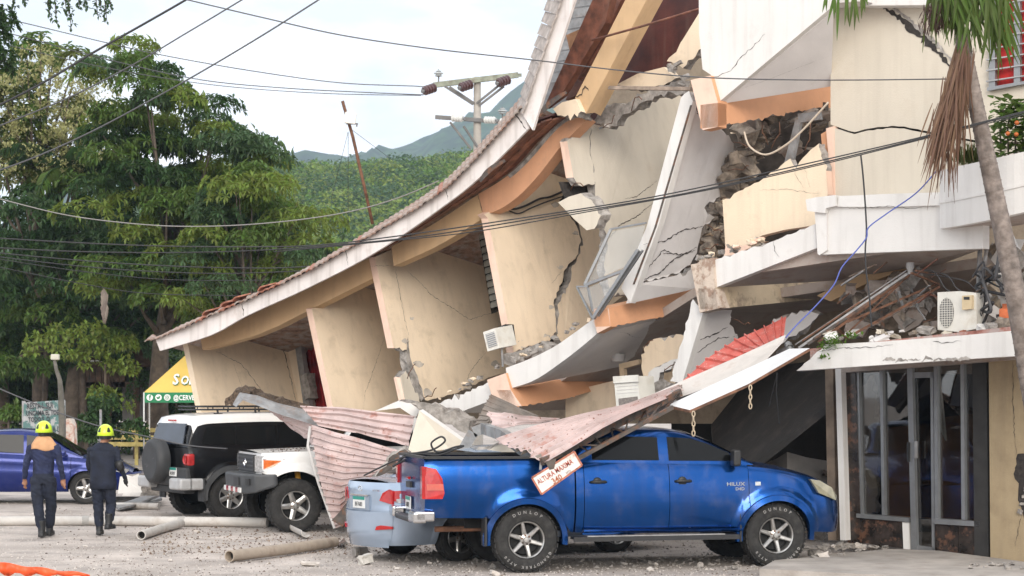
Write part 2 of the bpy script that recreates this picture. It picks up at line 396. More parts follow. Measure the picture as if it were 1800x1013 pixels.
for i in range(5):       # loose, slipped tiles of the lower roof
    t = random.randint(9, 20); x, y = tl[t]; x += random.uniform(-6, 6); y -= 6 + random.uniform(0, 4)
    a = fac(x, y, -.6); tilemesh(a, a + ALONG * .16 + UP * .08, a + ALONG * .16 + INTO * .3 + UP * .15, a + INTO * .3 + UP * random.uniform(.02, .1), 'roof_tile', TILER, roof)
# steep broken part of the roof at the upper right
n2 = 11
for i in range(n2):
    t0, t1 = i / n2, (i + 1) / n2
    def e(t, side): return (lerp(918, 1000, t) if side else lerp(911, 975, t), lerp(200, -40, t) if side else lerp(186, -45, t))
    a = fac(*e(t0, 1), KF - .12); b = fac(*e(t1, 1), KF - .12); d = fac(e(t0, 0)[0] + random.uniform(-1, 1), e(t0, 0)[1] + random.uniform(-1, 1), -.35); c = fac(e(t1, 0)[0] + random.uniform(-1, 1), e(t1, 0)[1] + 2, -.35)
    V = [a, b, c, d]; nn = (b - a).cross(d - a).normalized(); nn = -nn if nn.y > 0 else nn
    tilt = nn * .016
    prism('roof_tile', [a + tilt, b, c, d + tilt], -nn * .025, mat('pale weathered tile', (.47, .42, .385), .9, .2, 9, .5, 50, streak=.3, stain=((.30, .25, .22), 6, .48, .65, .6)), roof)
prism('roof_deck', facs([(925, 195), (985, -45), (1250, -45), (1250, 10), (1090, 145), (1030, 180)], 1.2), INTO * .06, GREYM, BLD)
# grey ribbed underside of the roof sheet seen between the rafters
for i in range(9):
    y = -20 + i * 19
    x0 = 1012 - i * 7; prism('roof_batten', facs([(x0, y), (x0 + 62, y - 10), (x0 + 62, y + 6), (x0 - 5, y + 16)], .9), INTO * .02, GREYM, BLD)
# ---- brown soffit between fascia and ring beam
RB = [(352, 592), (455, 547), (560, 497), (650, 453), (745, 402), (841, 341), (899, 304), (958, 241), (1013, 199)]
rb = resample(RB, 34)
def soffit_strip(t0, t1, u0, u1, name, mt, dz):
    A = [fac(*fb[i], KF + .05).lerp(fac(*rb[i], .08), u0) + UP * dz for i in range(t0, t1)]; B = [fac(*fb[i], KF + .05).lerp(fac(*rb[i], .08), u1) + UP * dz for i in range(t0, t1)]
    strip(name, A, B, UP * .03, mt, BLD)
for j in range(4):
    soffit_strip(0, 34, j / 4 + .01, (j + 1) / 4 - .01, 'soffit_board', WOOD if j % 2 else mat('brown timber', (.23, .10, .06), .65, .3, 6, .25, 60, streak=.4), [0, .02, .0, .03][j])
soffit_strip(0, 34, 0, 1, 'soffit_lining', WOODD, .08)
for x0, y0, x1, y1 in ((842, 317, 886, 280), (944, 205, 994, 160)):      # curled metal strips torn from the soffit
    A = []; B = []
    for i in range(9):
        t = i / 8; s = math.sin(math.pi * t) * 7; A.append(fac(lerp(x0, x1, t) - s, lerp(y0, y1, t) - s * .4, KF - .01)); B.append(fac(lerp(x0, x1, t) + 3 - s * .55, lerp(y0, y1, t) + 4, KF - .01))
    strip('soffit_strip', A, B, INTO * .006, DARKM, BLD)
# ---- ring beams under the eave
def beam(pts, k, l, m, side=None, name='ring_beam', jag=(), vec=None):
    return prism(name, facs(pts, k), vec or INTO * l, m, BLD, side=side, jag=jag)
b1 = resample([(352, 592), (455, 547), (560, 497), (650, 453)], 8); b1l = resample([(356, 615), (455, 588), (542, 546), (656, 489)], 8)
strip('ring_beam', facs(b1, .06), facs(b1l, .06), INTO * .22, TAN, BLD)
b2 = resample([(688, 434), (745, 404), (841, 342)], 8); b2l = resample([(692, 468), (770, 432), (849, 384)], 8)
strip('ring_beam', facs(b2, .06), facs(b2l, .06), INTO * .22, TAN, BLD)
b3 = resample([(841, 341), (870, 324), (899, 304), (930, 274), (958, 241), (985, 214), (1013, 199)], 16); b3l = resample([(849, 378), (872, 371), (899, 355), (926, 331), (950, 304), (988, 255), (1030, 212)], 16)
strip('ring_beam', facs(b3, .06), facs(b3l, .06), INTO * .24, mat('salmon beam paint', (.62, .33, .19), .75, .06, 2, .1, 70, streak=.25, stain=((.40, .24, .16), 3, .56, .75, .5)), BLD)
strip('beam_scar', facs([(x, y - 1) for x, y in b3[4:]], .05), facs([(x + 4, y + 4) for x, y in b3[4:]], .05), INTO * .02, MATS['broken concrete'], BLD)
crack(facs([(840, 341), (845, 360), (849, 378)], .055), BLD, .03)
# ---- cross walls between the balconies (front edge on the building front, running into the building)
def fin(front, pts, k=0.0, t=.15, m=CREAM, side=PEACH, jag=(), name='partition_wall', amp=.035):
    f = finplane(*front, k); return f, prism(name, [f(*p) for p in pts], -ALONG * t, m, BLD, side=side, jag=jag, amp=amp)
f1, _ = fin(((330, 607), (356, 735)), [(330, 604), (356, 612), (456, 588), (503, 566), (530, 738), (357, 738)], side=CREAM)
f2, _ = fin(((548, 546), (590, 735)), [(548, 543), (660, 487), (735, 475), (735, 738), (590, 738)])
f3, _ = fin(((659, 452), (694, 606)), [(659, 452), (693, 437), (692, 468), (770, 432), (849, 385), (858, 415), (876, 545), (902, 610), (900, 652), (858, 664), (806, 690), (748, 704), (743, 690), (731, 655), (721, 627), (717, 592), (715, 615), (708, 617), (702, 611), (692, 612)], jag=(9, 10, 11, 12, 13, 14, 15, 16, 17, 18), amp=.02)
f3b, _ = fin(((703, 664), (718, 710)), [(703, 664), (713, 652), (727, 676), (737, 700), (740, 714), (714, 714)], jag=(0, 1, 2, 3), amp=.02, name='partition_fragment', m=CREAML)
prism('block_edge', [f3(*p) + ALONG * -.02 for p in [(718, 588), (722, 600), (727, 640), (738, 672), (750, 700), (742, 706), (731, 690), (722, 655), (716, 630)]], -ALONG * .16, MATS['broken concrete'], BLD, jag='all', amp=.02)
f4, _ = fin(((858, 384), (902, 619)), [(858, 384), (851, 377), (899, 355), (950, 304), (990, 252), (1005, 285), (1003, 322), (994, 338), (983, 352), (1000, 376), (1014, 398), (1021, 421), (1014, 450), (993, 474), (986, 500), (973, 533), (977, 560), (978, 583), (966, 600), (938, 607), (903, 620)], jag=(6, 7, 8, 9, 10, 11, 12, 13, 14, 15, 16, 17, 18, 19), amp=.03)
f4b = lambda x, y: f4(x, y) + ALONG * -.05
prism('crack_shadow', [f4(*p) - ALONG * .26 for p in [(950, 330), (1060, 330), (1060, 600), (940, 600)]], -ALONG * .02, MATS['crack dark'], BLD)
prism('partition_wall', [f4b(*p) for p in [(1003, 370), (1022, 396), (1028, 421), (1024, 446), (1008, 472), (1007, 494), (994, 515), (984, 536), (985, 560), (983, 590), (1000, 612), (1040, 565), (1100, 520), (1120, 420), (1075, 352), (1030, 350)]], -ALONG * .14, CREAM, BLD, jag=tuple(range(11)), amp=.03)
prism('wall_fragment', facs([(981, 356), (1000, 346), (1021, 340), (1040, 352), (1057, 379), (1045, 402), (1031, 405), (1008, 384)], -.3), INTO * .12 + Vector((.08, 0, .02)), CREAML, BLD, jag=(2, 3, 4), amp=.02)
f5, _ = fin(((996, 250), (1010, 314)), [(997, 248), (1010, 232), (1025, 219), (1040, 226), (1036, 240), (1037, 272), (1043, 290), (1046, 324), (1017, 326), (1008, 312)], k=-.05, jag=(0, 1, 2, 3, 4, 5, 6, 7, 8), amp=.022, m=CREAML)
fin(((996, 250), (1010, 314)), [(1040, 227), (1069, 222), (1104, 194), (1130, 172), (1152, 160), (1204, 160), (1172, 292), (1147, 395), (1120, 520), (1075, 520), (1062, 470), (1069, 420), (1062, 386), (1049, 358), (1046, 330), (1044, 292), (1038, 272), (1037, 240)], k=-.05, m=CREAML, jag=(0, 1, 2, 3, 8, 9, 10, 11, 12, 13, 14, 15, 16, 17), amp=.03)
prism('dark_gap', [f5(*p) - ALONG * .25 for p in [(1005, 318), (1060, 318), (1060, 372), (1015, 345)]], -ALONG * .02, MATS['crack dark'], BLD)  # black sheet set behind the opening to paint its shade
# back walls and the narrow windows between the cross walls
prism('back_wall', facs([(488, 570), (518, 556), (549, 738), (520, 738)], 2.45), INTO * .15, CREAM, BLD, jag=(1,), side=CREAM)
win = prism('window', facs([(511, 557), (521, 553), (547, 738), (537, 738)], 2.42), INTO * .1, GREYM, BLD)
prism('hollow_block', facs([(528, 660), (540, 656), (546, 700), (536, 704)], 2.36), INTO * .2, MATS['broken concrete'], BLD, jag='all', amp=.02)
REDC = mat('dark red curtain', (.36, .018, .018), .8, .35, 3, .3, 14)
V = []; F = []
for i in range(25):
    t = i / 24; off = .05 * math.sin(i * 1.35)
    V += [fac(lerp(518, 560, t), lerp(560, 535, t), 2.7 + off), fac(lerp(540, 606, t), 745, 2.7 + off)]
for i in range(24): F.append((2 * i, 2 * i + 2, 2 * i + 3, 2 * i + 1))
mesh('curtain', V, F, REDC, BLD, smooth=True)
louv = mesh('louvre_window', facs([(842, 418), (858, 408), (884, 545), (864, 552)], 1.75), [(0, 1, 2, 3)], MATS['dark window glass'], BLD)
for i in range(11):
    t = i / 11; x0, x1 = lerp(842, 864, t), lerp(858, 882, t); y = lerp(414, 546, t)
    prism('louvre_slat', facs([(x0, y), (x1, y - 5), (x1 + 1, y + 3), (x0 + 1, y + 8)], 1.7), INTO * .02 + UP * .03, mat('grey glass slat', (.26, .26, .23), .3, .1, 5, 0), louv)
# the shadowed inside wall behind everything, hidden floors added to block sky light
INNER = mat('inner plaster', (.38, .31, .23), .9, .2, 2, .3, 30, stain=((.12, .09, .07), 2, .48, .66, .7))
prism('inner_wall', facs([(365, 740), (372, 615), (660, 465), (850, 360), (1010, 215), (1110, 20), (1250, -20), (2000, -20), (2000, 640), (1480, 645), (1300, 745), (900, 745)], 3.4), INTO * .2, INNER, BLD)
prism('inner_wall', facs([(1180, 650), (2000, 600), (2000, 1030), (1180, 960)], 4.2), INTO * .2, mat('shade-darkened inner plaster', (.018, .016, .014), .9, .3, 2, .3, 30), BLD)  # near-black colour holds the shade of the ground floor
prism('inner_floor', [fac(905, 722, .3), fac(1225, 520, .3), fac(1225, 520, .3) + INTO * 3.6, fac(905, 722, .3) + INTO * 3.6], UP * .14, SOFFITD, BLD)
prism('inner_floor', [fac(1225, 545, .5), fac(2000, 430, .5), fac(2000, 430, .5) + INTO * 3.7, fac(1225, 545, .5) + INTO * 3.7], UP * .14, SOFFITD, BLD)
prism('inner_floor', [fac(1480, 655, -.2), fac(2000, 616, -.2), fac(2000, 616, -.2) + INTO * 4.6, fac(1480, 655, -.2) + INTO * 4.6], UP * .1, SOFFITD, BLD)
# ---- upper right: rafters, tan beam and red panelling under the broken roof
prism('soffit_panel', facs([(1150, -30), (1260, -30), (1236, 20), (1172, 118), (1076, 152), (1040, 190), (1020, 200)], 1.0), INTO * .05, WOODD, BLD)
prism('rafter', facs([(1046, -10), (1075, -10), (1064, 40), (986, 168), (956, 190)], -.1), INTO * .14, WOOD, BLD)
prism('rafter', facs([(1084, -30), (1106, -30), (1013, 168), (994, 176)], .35), INTO * .12, WOOD, BLD)
prism('rafter', facs([(1060, 62), (1074, 58), (1030, 122), (1016, 140)], .1), INTO * .1, WOOD, BLD)
prism('rafter_block', facs([(995, 62), (1018, 52), (1012, 72), (1001, 88)], .1), INTO * .15, mat('light timber', (.42, .22, .11), .7, .2, 6, .2, 50), BLD)
prism('eave_beam', facs([(1112, -25), (1150, -25), (1030, 200), (1011, 172)], -.15), INTO * .28 + Vector((0.05, 0, 0)), TAN, BLD, jag=(2,))
crack(facs([(1012, 170), (1022, 166), (1029, 150), (1035, 160)], -.16), BLD, .04)
prism('eave_beam', facs([(972, 192), (988, 180), (1012, 174), (1021, 196), (1015, 206), (980, 203)], -.25), INTO * .3, CREAM, BLD, jag=(3, 4, 5))
prism('wall_fragment', facs([(1078, 152), (1120, 130), (1167, 118), (1187, 138), (1160, 150), (1120, 158)], .6), INTO * .2, CREAM, BLD, jag=(3, 4, 5))
prism('wall_fragment', facs([(1172, 108), (1200, 70), (1232, 18), (1234, 84), (1200, 120), (1185, 112)], .3), INTO * .2, CREAM, BLD, jag=(0, 3, 4, 5))
prism('wall_fragment', facs([(1040, 215), (1060, 185), (1105, 180), (1160, 150), (1200, 140), (1200, 165), (1150, 170), (1100, 200), (1070, 226)], .5), INTO * .2, MATS['broken concrete'], BLD, jag='all')
prism('soffit_panel', facs([(1024, 214), (1050, 190), (1100, 184), (1070, 224)], .9), INTO * .05, WOODD, BLD)
prism('plank', facs([(1070, 151), (1214, 153), (1212, 159), (1068, 157)], -.1), INTO * .1, mat('weathered plank', (.36, .28, .22), .85, .25, 6, .3, 50, streak=.3), BLD)
m = MB(); m.tube([fac(1040, 71, -.35), fac(1130, 46, -.35), fac(1235, 14, -.35)], .018, 8); m.build('red_pipe', WOOD, BLD, smooth=True)
for i, (x, y, s) in enumerate(((1182, 122, .14), (1192, 112, .12), (1176, 116, .1), (1205, 136, .13), (1028, 206, .1), (1036, 210, .08), (1198, 148, .11), (1066, 222, .07))):
    chunk('broken_block', fac(x, y, .15), s, MATS['broken concrete'], BLD, seed=i + 40)
# ---- right block: upper balcony slab hanging down
KB = -.95
slab1 = prism('balcony_slab', facs([(1228, -30), (1229, 60), (1235, 122), (1250, 132), (1262, 181), (1458, 16), (1470, -30)], KB), INTO * .1, WHITE, BLD, side=WHITE)
A, B, C = fac(1262, 181, KB), fac(1458, 18, KB), fac(1461, 152, .0)
prism('balcony_soffit', [A + INTO * .1, B + INTO * .1, C, fac(1400, 162, -.1)], UP * .12, SOFFIT, BLD)
crack([fac(x, y, KB) for x, y in ((1252, 138), (1285, 124), (1297, 108), (1312, 92), (1328, 78), (1345, 60))], BLD, .02)
pl = plane3(A, B, C)
crack([pl(x, y) for x, y in ((1290, 160), (1350, 140), (1400, 120), (1458, 98))], BLD, .016, -UP)
prism('beam_end', facs([(1214, 141), (1249, 133), (1262, 181), (1262, 223), (1235, 229)], KB - .08), INTO * .2, PEACH, BLD, side=ORANGE)
fo = finplane((1262, 181), (1262, 223), KB - .08)
prism('balcony_beam', [fo(*p) for p in [(1262, 181), (1461, 151), (1463, 188), (1400, 196), (1330, 210), (1262, 223)]], -ALONG * .3, ORANGE, BLD, jag=(2, 3, 4), amp=.02)
# ---- tall tilted slab with white edge
fs = finplane((1214, 170), (1120, 500), -.75)
prism('fallen_slab', [fs(*p) for p in [(1216, 178), (1230, 200), (1262, 226), (1281, 238), (1290, 253), (1285, 277), (1278, 305), (1267, 345), (1238, 366), (1256, 382), (1234, 402), (1226, 437), (1213, 466), (1188, 482), (1119, 498), (1156, 398)]], -ALONG * .12, SOFFIT, BLD, jag=(0, 1, 2, 3, 4, 5, 6, 7, 8, 9, 10, 11, 12, 13), amp=.03)
prism('fallen_slab_edge', facs([(1197, 172), (1211, 160), (1218, 178), (1157, 398), (1121, 499), (1108, 533), (1092, 507), (1137, 398)], -.78), INTO * .12, WHITE, BLD, side=WHITE, jag=(0, 1))
strip('edge_groove', facs([(1213, 185), (1150, 400), (1112, 500)], -.79), facs([(1216, 185), (1153, 400), (1115, 500)], -.79), INTO * .01, DARKM, BLD)
prism('slab_underside', [fac(1110, 533, -.76), fac(1122, 500, -.76), fs(1190, 484) , fac(1222, 470, .6), fac(1222, 508, .6)], -ALONG * .1, SOFFIT, BLD, jag=(2,))
for q in ([(1130, 430), (1165, 425), (1200, 405), (1235, 398)], [(1122, 495), (1160, 480), (1185, 455), (1222, 440)], [(1140, 470), (1165, 440), (1180, 445)], [(1165, 445), (1200, 448), (1225, 435)]):
    crack([fs(*p) + ALONG * .002 for p in q], BLD, .03, ALONG)
# ---- second balcony: orange beam, curved white slab, soffit and third beam
prism('beam_end', facs([(1043, 565), (1058, 546), (1070, 542), (1073, 574), (1050, 586)], -1.02), INTO * .15, PEACH, BLD, side=ORANGE)
fo2 = finplane((1068, 543), (1073, 574), -1.02)
prism('balcony_beam', [fo2(*p) for p in [(1068, 543), (1106, 533), (1222, 508), (1222, 545), (1150, 560), (1073, 574)]], -ALONG * .28, ORANGE, BLD, jag=(3, 4), amp=.015)
c_t = resample([(889, 647), (924, 634), (972, 611), (1010, 585), (1048, 557)], 14); c_b = resample([(894, 684), (934, 671), (991, 634), (1022, 610), (1049, 587)], 14)
strip('balcony_slab', facs(c_t, -.95), facs(c_b, -.95), INTO * .12, WHITE, BLD)
SB = facs(c_b, -.85); SE = [fac(lerp(1090, 1222, i / 13), lerp(645, 548, (i / 13) ** 1.0), 1.1) for i in range(14)]
strip('balcony_soffit', SB, SE, UP * .1, SOFFIT, BLD)
psf = plane3(SB[2], SB[11], SE[6])
crack([psf(x, y) for x, y in ((1085, 583), (1103, 586), (1112, 592), (1130, 594))], BLD, .02, -UP)
crack([psf(x, y) for x, y in ((1037, 646), (1070, 633), (1100, 628), (1128, 617))], BLD, .05, -UP)
crack([psf(x, y) for x, y in ((925, 680), (960, 670), (1000, 655))], BLD, .015, -UP)
lm = MB(); lc = psf(1086, 622); lm.lathe([(0.0, -.12), (.10, -.12), (.115, -.06), (.12, 0), (0, 0)], 14, 'Z', lc); lm.build('ceiling_lamp', mat('grey lamp glass', (.45, .43, .42), .3, .05, 5, 0), BLD, smooth=True, angle=40)
prism('beam_end', facs([(856, 668), (889, 656), (898, 686), (917, 714), (870, 714)], -1.0), INTO * .15, PEACH, BLD, side=ORANGE)
fo3 = finplane((897, 686), (912, 716), -1.0)
prism('balcony_beam', [fo3(*p) for p in [(897, 686), (1092, 645), (1092, 671), (1000, 700), (912, 716)]], -ALONG * .28, ORANGE, BLD, jag=(2, 3), amp=.01)
prism('balcony_slab', facs([(768, 710), (815, 694), (858, 672), (866, 703), (805, 726), (775, 722)], -.8), INTO * .7, WHITE, BLD, jag=(0, 1, 5))
prism('rear_wall', facs([(994, 690), (1085, 668), (1085, 740), (994, 740)], .9), INTO * .12, CREAM, BLD)
# torn inner walls right of the beam
prism('inner_panel', facs([(1130, 610), (1150, 596), (1196, 588), (1205, 600), (1190, 660), (1180, 690), (1135, 700), (1128, 650)], .2), INTO * .12, CREAM, BLD, jag='all')
prism('inner_panel', facs([(1128, 690), (1140, 655), (1165, 640), (1195, 630), (1192, 640), (1160, 655), (1150, 690), (1135, 715)], -.05), INTO * .1, WHITE, BLD, jag='all')
prism('inner_panel', facs([(1135, 690), (1160, 668), (1188, 678), (1176, 700), (1125, 715)], -.3), INTO * .15, MATS['broken concrete'], BLD, jag='all')
prism('door_frame', facs([(1088, 640), (1122, 632), (1124, 640), (1096, 648), (1100, 700), (1092, 700)], .5), INTO * .08, mat('frame timber', (.55, .42, .28), .7, .1, 5, .1, 40), BLD)
# second tilted panel with white edge below the stained beam
prism('fallen_slab_edge', facs([(1218, 526), (1236, 549), (1199, 674), (1178, 670), (1205, 580)], -1.0), INTO * .12, WHITE, BLD, jag=(0, 3, 4), amp=.02)
fs2 = finplane((1238, 549), (1203, 672), -.95)
prism('fallen_slab', [fs2(*p) for p in [(1238, 549), (1287, 545), (1282, 570), (1296, 588), (1310, 640), (1280, 690), (1202, 690)]], -ALONG * .1, SOFFIT, BLD, jag=(1, 2, 3, 4))
for q in ([(1225, 620), (1262, 595), (1296, 590)], [(1240, 640), (1275, 615), (1300, 612)], [(1225, 600), (1250, 590), (1280, 575)]):
    crack([fs2(*p) + ALONG * .002 for p in q], BLD, .03, ALONG)
prism('fallen_slab', facs([(1330, 600), (1360, 560), (1420, 546), (1440, 552), (1400, 590), (1350, 612)], .5), INTO * .12, SOFFIT, BLD, jag='all')
# ---- stained beam and the slab above it
prism('beam_end', facs([(1214, 465), (1232, 458), (1253, 453), (1257, 507), (1268, 541), (1230, 550)], -1.1), INTO * .2, STAINED, BLD, side=STAINED, jag=(0, 1))
fo4 = finplane((1257, 506), (1262, 543), -1.1)
prism('balcony_beam', [fo4(*p) for p in [(1257, 506), (1493, 485), (1491, 521), (1262, 543)]], -ALONG * .3, mat('stained tan beam', (.52, .42, .29), .85, .12, 2, .2, 50, stain=((.24, .19, .15), 3.2, .5, .6, .8)), BLD)
prism('balcony_slab', facs([(1253, 460), (1290, 447), (1370, 420), (1433, 394), (1436, 436), (1257, 506)], -1.05), INTO * .14, WHITE, BLD, jag=(0, 1, 2), amp=.02)
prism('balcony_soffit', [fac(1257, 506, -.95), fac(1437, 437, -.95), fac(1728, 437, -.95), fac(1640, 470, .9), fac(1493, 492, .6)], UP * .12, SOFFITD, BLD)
prism('slab_beam', facs([(1436, 520), (1500, 487), (1640, 440), (1660, 448), (1520, 500), (1460, 530)], .3), INTO * .2, TAN, BLD)
crack(facs([(1360, 424), (1362, 440), (1370, 452)], -1.055), BLD, .012)
# low cream wall of the balcony, broken at the top
prism('parapet_wall', facs([(1270, 352), (1290, 341), (1334, 320), (1372, 292), (1389, 279), (1400, 296), (1412, 277), (1440, 252), (1452, 300), (1455, 342), (1434, 396), (1380, 404), (1340, 414), (1276, 450)], -.35), INTO * .14, CREAM, BLD, side=PEACH, jag=(0, 1, 2, 3, 4, 5, 6, 7), amp=.025)
for q in ([(1393, 290), (1400, 310), (1412, 330)], [(1334, 334), (1380, 333), (1440, 340)], [(1415, 295), (1424, 330)]):
    crack(facs(q, -.355), BLD, .008)
prism('wall_stub', facs([(1276, 430), (1285, 438), (1330, 424), (1345, 424), (1282, 452), (1272, 452)], -.45), INTO * .1, PEACH, BLD, jag=(0, 1, 2))
prism('column', facs([(1443, 236), (1460, 226), (1463, 342), (1453, 342)], -.12), INTO * .2, ORANGE, BLD)
prism('column', facs([(1452, 226), (1466, 222), (1468, 344), (1462, 344)], -.2), INTO * .1, PEACH, BLD)
for q in ([(1375, 300), (1398, 210), (1408, 210), (1390, 300)], [(1402, 200), (1440, 196), (1442, 210), (1404, 216)]):
    prism('window_bar', facs(q, .3), INTO * .06, GREYM, BLD)
rr = random.Random(5)
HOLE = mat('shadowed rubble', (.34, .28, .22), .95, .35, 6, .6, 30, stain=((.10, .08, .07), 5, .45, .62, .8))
for i in range(70):
    t = rr.random(); x = lerp(1290, 1228, t) + rr.uniform(-8, 55) * (1 - t * .5); y = lerp(200, 455, t) + rr.uniform(-10, 10)
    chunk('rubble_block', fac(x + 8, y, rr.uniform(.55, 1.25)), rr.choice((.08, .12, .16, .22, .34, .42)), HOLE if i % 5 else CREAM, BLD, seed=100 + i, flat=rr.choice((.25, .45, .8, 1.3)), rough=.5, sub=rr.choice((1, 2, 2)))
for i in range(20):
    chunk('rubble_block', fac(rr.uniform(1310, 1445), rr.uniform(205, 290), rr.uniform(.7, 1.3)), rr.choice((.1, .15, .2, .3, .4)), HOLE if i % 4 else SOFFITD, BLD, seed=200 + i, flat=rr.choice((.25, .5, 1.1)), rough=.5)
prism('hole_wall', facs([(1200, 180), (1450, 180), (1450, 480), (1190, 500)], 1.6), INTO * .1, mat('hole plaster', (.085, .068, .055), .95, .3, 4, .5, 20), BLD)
for i in range(22):      # chips along the slab top and on the stained beam
    t = rr.random(); chunk('broken_block', fac(lerp(1225, 1345, t), lerp(458, 420, t) + rr.uniform(-3, 3), -.95 + rr.uniform(-.05, .2)), rr.uniform(.03, .13), [MATS['broken concrete'], CREAM, MATS['broken concrete'], PEACH][i % 4], BLD, seed=300 + i)
prism('broken_block', facs([(1318, 426), (1328, 416), (1338, 430), (1320, 436)], -.9), INTO * .1, CREAML, BLD, jag='all', amp=.01)
# ---- big cream wall of the standing part
crk = [(1464, 222), (1484, 229), (1502, 234), (1520, 229), (1543, 225), (1566, 223), (1589, 224), (1620, 231), (1655, 237), (1700, 246), (1740, 252)]
prism('front_wall', facs([(1460, -30), (2000, -30), (2000, 250)] + [(x, y - 1.5) for x, y in reversed(crk)] + [(1460, 219)], -.15), INTO * .2, CREAML, BLD, side=PEACH, jag=tuple(range(2, 12)), amp=.006)
prism('front_wall', facs([(1458, 226)] + [(x, y + 2) for x, y in crk] + [(2000, 254), (2000, 350), (1466, 350)], -.19), INTO * .2, CREAML, BLD, side=PEACH, jag=tuple(range(0, 11)), amp=.006)
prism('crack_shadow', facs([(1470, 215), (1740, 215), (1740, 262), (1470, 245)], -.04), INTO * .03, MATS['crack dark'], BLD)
ck = [fac(x, y, -.155) for x, y in ((1553, 14), (1580, 30), (1612, 58), (1640, 82), (1660, 104), (1678, 124))]
crack(ck, BLD, .17); crack([p + UP * .05 + ALONG * .04 - INTO * .004 for p in ck], BLD, .09, mt=MATS['broken concrete'])
prism('top_slab', facs([(1510, -30), (1640, -30), (1640, 9), (1512, 10)], -.4), INTO * .3, WHITE, BLD)
prism('top_slab', facs([(1430, -30), (1520, -30), (1520, 2), (1432, 8)], -.6), INTO * .4, SOFFIT, BLD)
# louvre window with red curtain
wn = mesh('louvre_window', facs([(1738, -25), (1815, -25), (1815, 144), (1738, 157)], -.155), [(0, 1, 2, 3)], mat('bright red curtain', (.42, .012, .01), .7, .25, 6, .2, 12), BLD)
for x in (1738, 1782): prism('window_frame', facs([(x, -28), (x + 11, -28), (x + 11, 154 - (x - 1738) * .17), (x, 157 - (x - 1738) * .17)], -.22), INTO * .06, ALU, wn)
prism('window_sill', facs([(1735, 154), (1815, 140), (1815, 145), (1735, 160)], -.23), INTO * .08, ALU, wn)
for i in range(9):
    y = 142 - i * 19; prism('louvre_slat', facs([(1733, y), (1815, y - 12), (1815, y - 10), (1733, y + 2.5)], -.24), INTO * .05, mat('clear grey slat', (.34, .34, .34), .2, .05, 5, 0), wn)
# ---- first floor slab of the standing part, its corner block and the curved planter
prism('balcony_slab', facs([(1434, 372), (1470, 364), (1560, 364), (1660, 360), (1728, 352), (1728, 437), (1440, 448)], -1.1), INTO * .16, WHITE, BLD)
prism('slab_cap', facs([(1416, 351), (1434, 347), (1468, 343), (1469, 362), (1452, 366), (1450, 375), (1419, 371)], -1.18), INTO * .3, WHITE, BLD, side=WHITE)
prism('slab_cap', facs([(1474, 345), (1560, 341), (1660, 338), (1660, 361), (1560, 364), (1472, 364)], -1.14), INTO * 1.0, WHITE, BLD)
prism('slab_corner', facs([(1432, 370), (1453, 374), (1454, 440), (1440, 449), (1437, 446)], -1.13), INTO * .2, WHITE, BLD, side=SOFFIT)
crack(facs([(1470, 364), (1510, 366), (1560, 363), (1600, 366), (1645, 362)], -1.145), BLD, .012)
n = 14; T = []; Bt = []
for i in range(n):
    t = i / (n - 1); kk = -1.16 - .75 * math.sin(min(1, t * 1.25) * math.pi / 2)
    T.append(fac(lerp(1652, 1822, t), lerp(300, 262, t), kk)); Bt.append(fac(lerp(1652, 1822, t), lerp(402, 368, t ** 1.2), kk))
planter = strip('planter_wall', T, Bt, INTO * .12, WHITE, BLD)
strip('planter_ledge', [lerp(t_, b_, .52) - INTO * .012 for t_, b_ in zip(T, Bt)], [lerp(t_, b_, .57) - INTO * .012 for t_, b_ in zip(T, Bt)], INTO * .02, WHITE, BLD)
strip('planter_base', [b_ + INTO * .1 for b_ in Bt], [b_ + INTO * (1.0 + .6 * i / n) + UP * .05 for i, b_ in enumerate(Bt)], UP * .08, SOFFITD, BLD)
prism('planter_soil', [t_ - UP * .12 + INTO * .1 for t_ in (T[0], T[6], T[-1])] + [T[-1] + INTO * 1.7 - UP * .12, T[0] + INTO * 1.0 - UP * .12], -UP * .1, mat('soil', (.07, .05, .035), .95, .3, 10, .5, 30), BLD)
# ---- canopy slab of the ground floor
prism('canopy_slab', facs([(1400, 652), (1424, 632), (1450, 606), (1560, 600), (1690, 590), (1820, 578), (2000, 560), (2000, 604), (1820, 624), (1690, 632), (1560, 641)], -1.5), INTO * .14, WHITE, BLD, side=WHITE, jag=(0, 1), amp=.02)
prism('canopy_deck', [fac(1424, 640, -1.4), fac(2000, 580, -1.4), fac(2000, 580, -1.4) + INTO * 2.2, fac(1424, 640, -1.4) + INTO * 2.2], UP * .2, SOFFITD, BLD, side=mat('old red waterproofing', (.40, .16, .12), .9, .3, 5, .4, 30, stain=((.35, .32, .3), 5, .45, .6, .8)))
for i in range(7): crack(facs([(1552 + i * 22, 636 + rr.uniform(-5, 2)), (1562 + i * 22, 632 + rr.uniform(-5, 3)), (1574 + i * 22, 635 + rr.uniform(-5, 0))], -1.505), BLD, rr.uniform(.03, .08), mt=MATS['broken concrete'])
crack(facs([(1440, 618), (1480, 612), (1530, 611), (1570, 606)], -1.505), BLD, .014)
crack(facs([(1640, 600), (1665, 603), (1690, 600)], -1.505), BLD, .016)
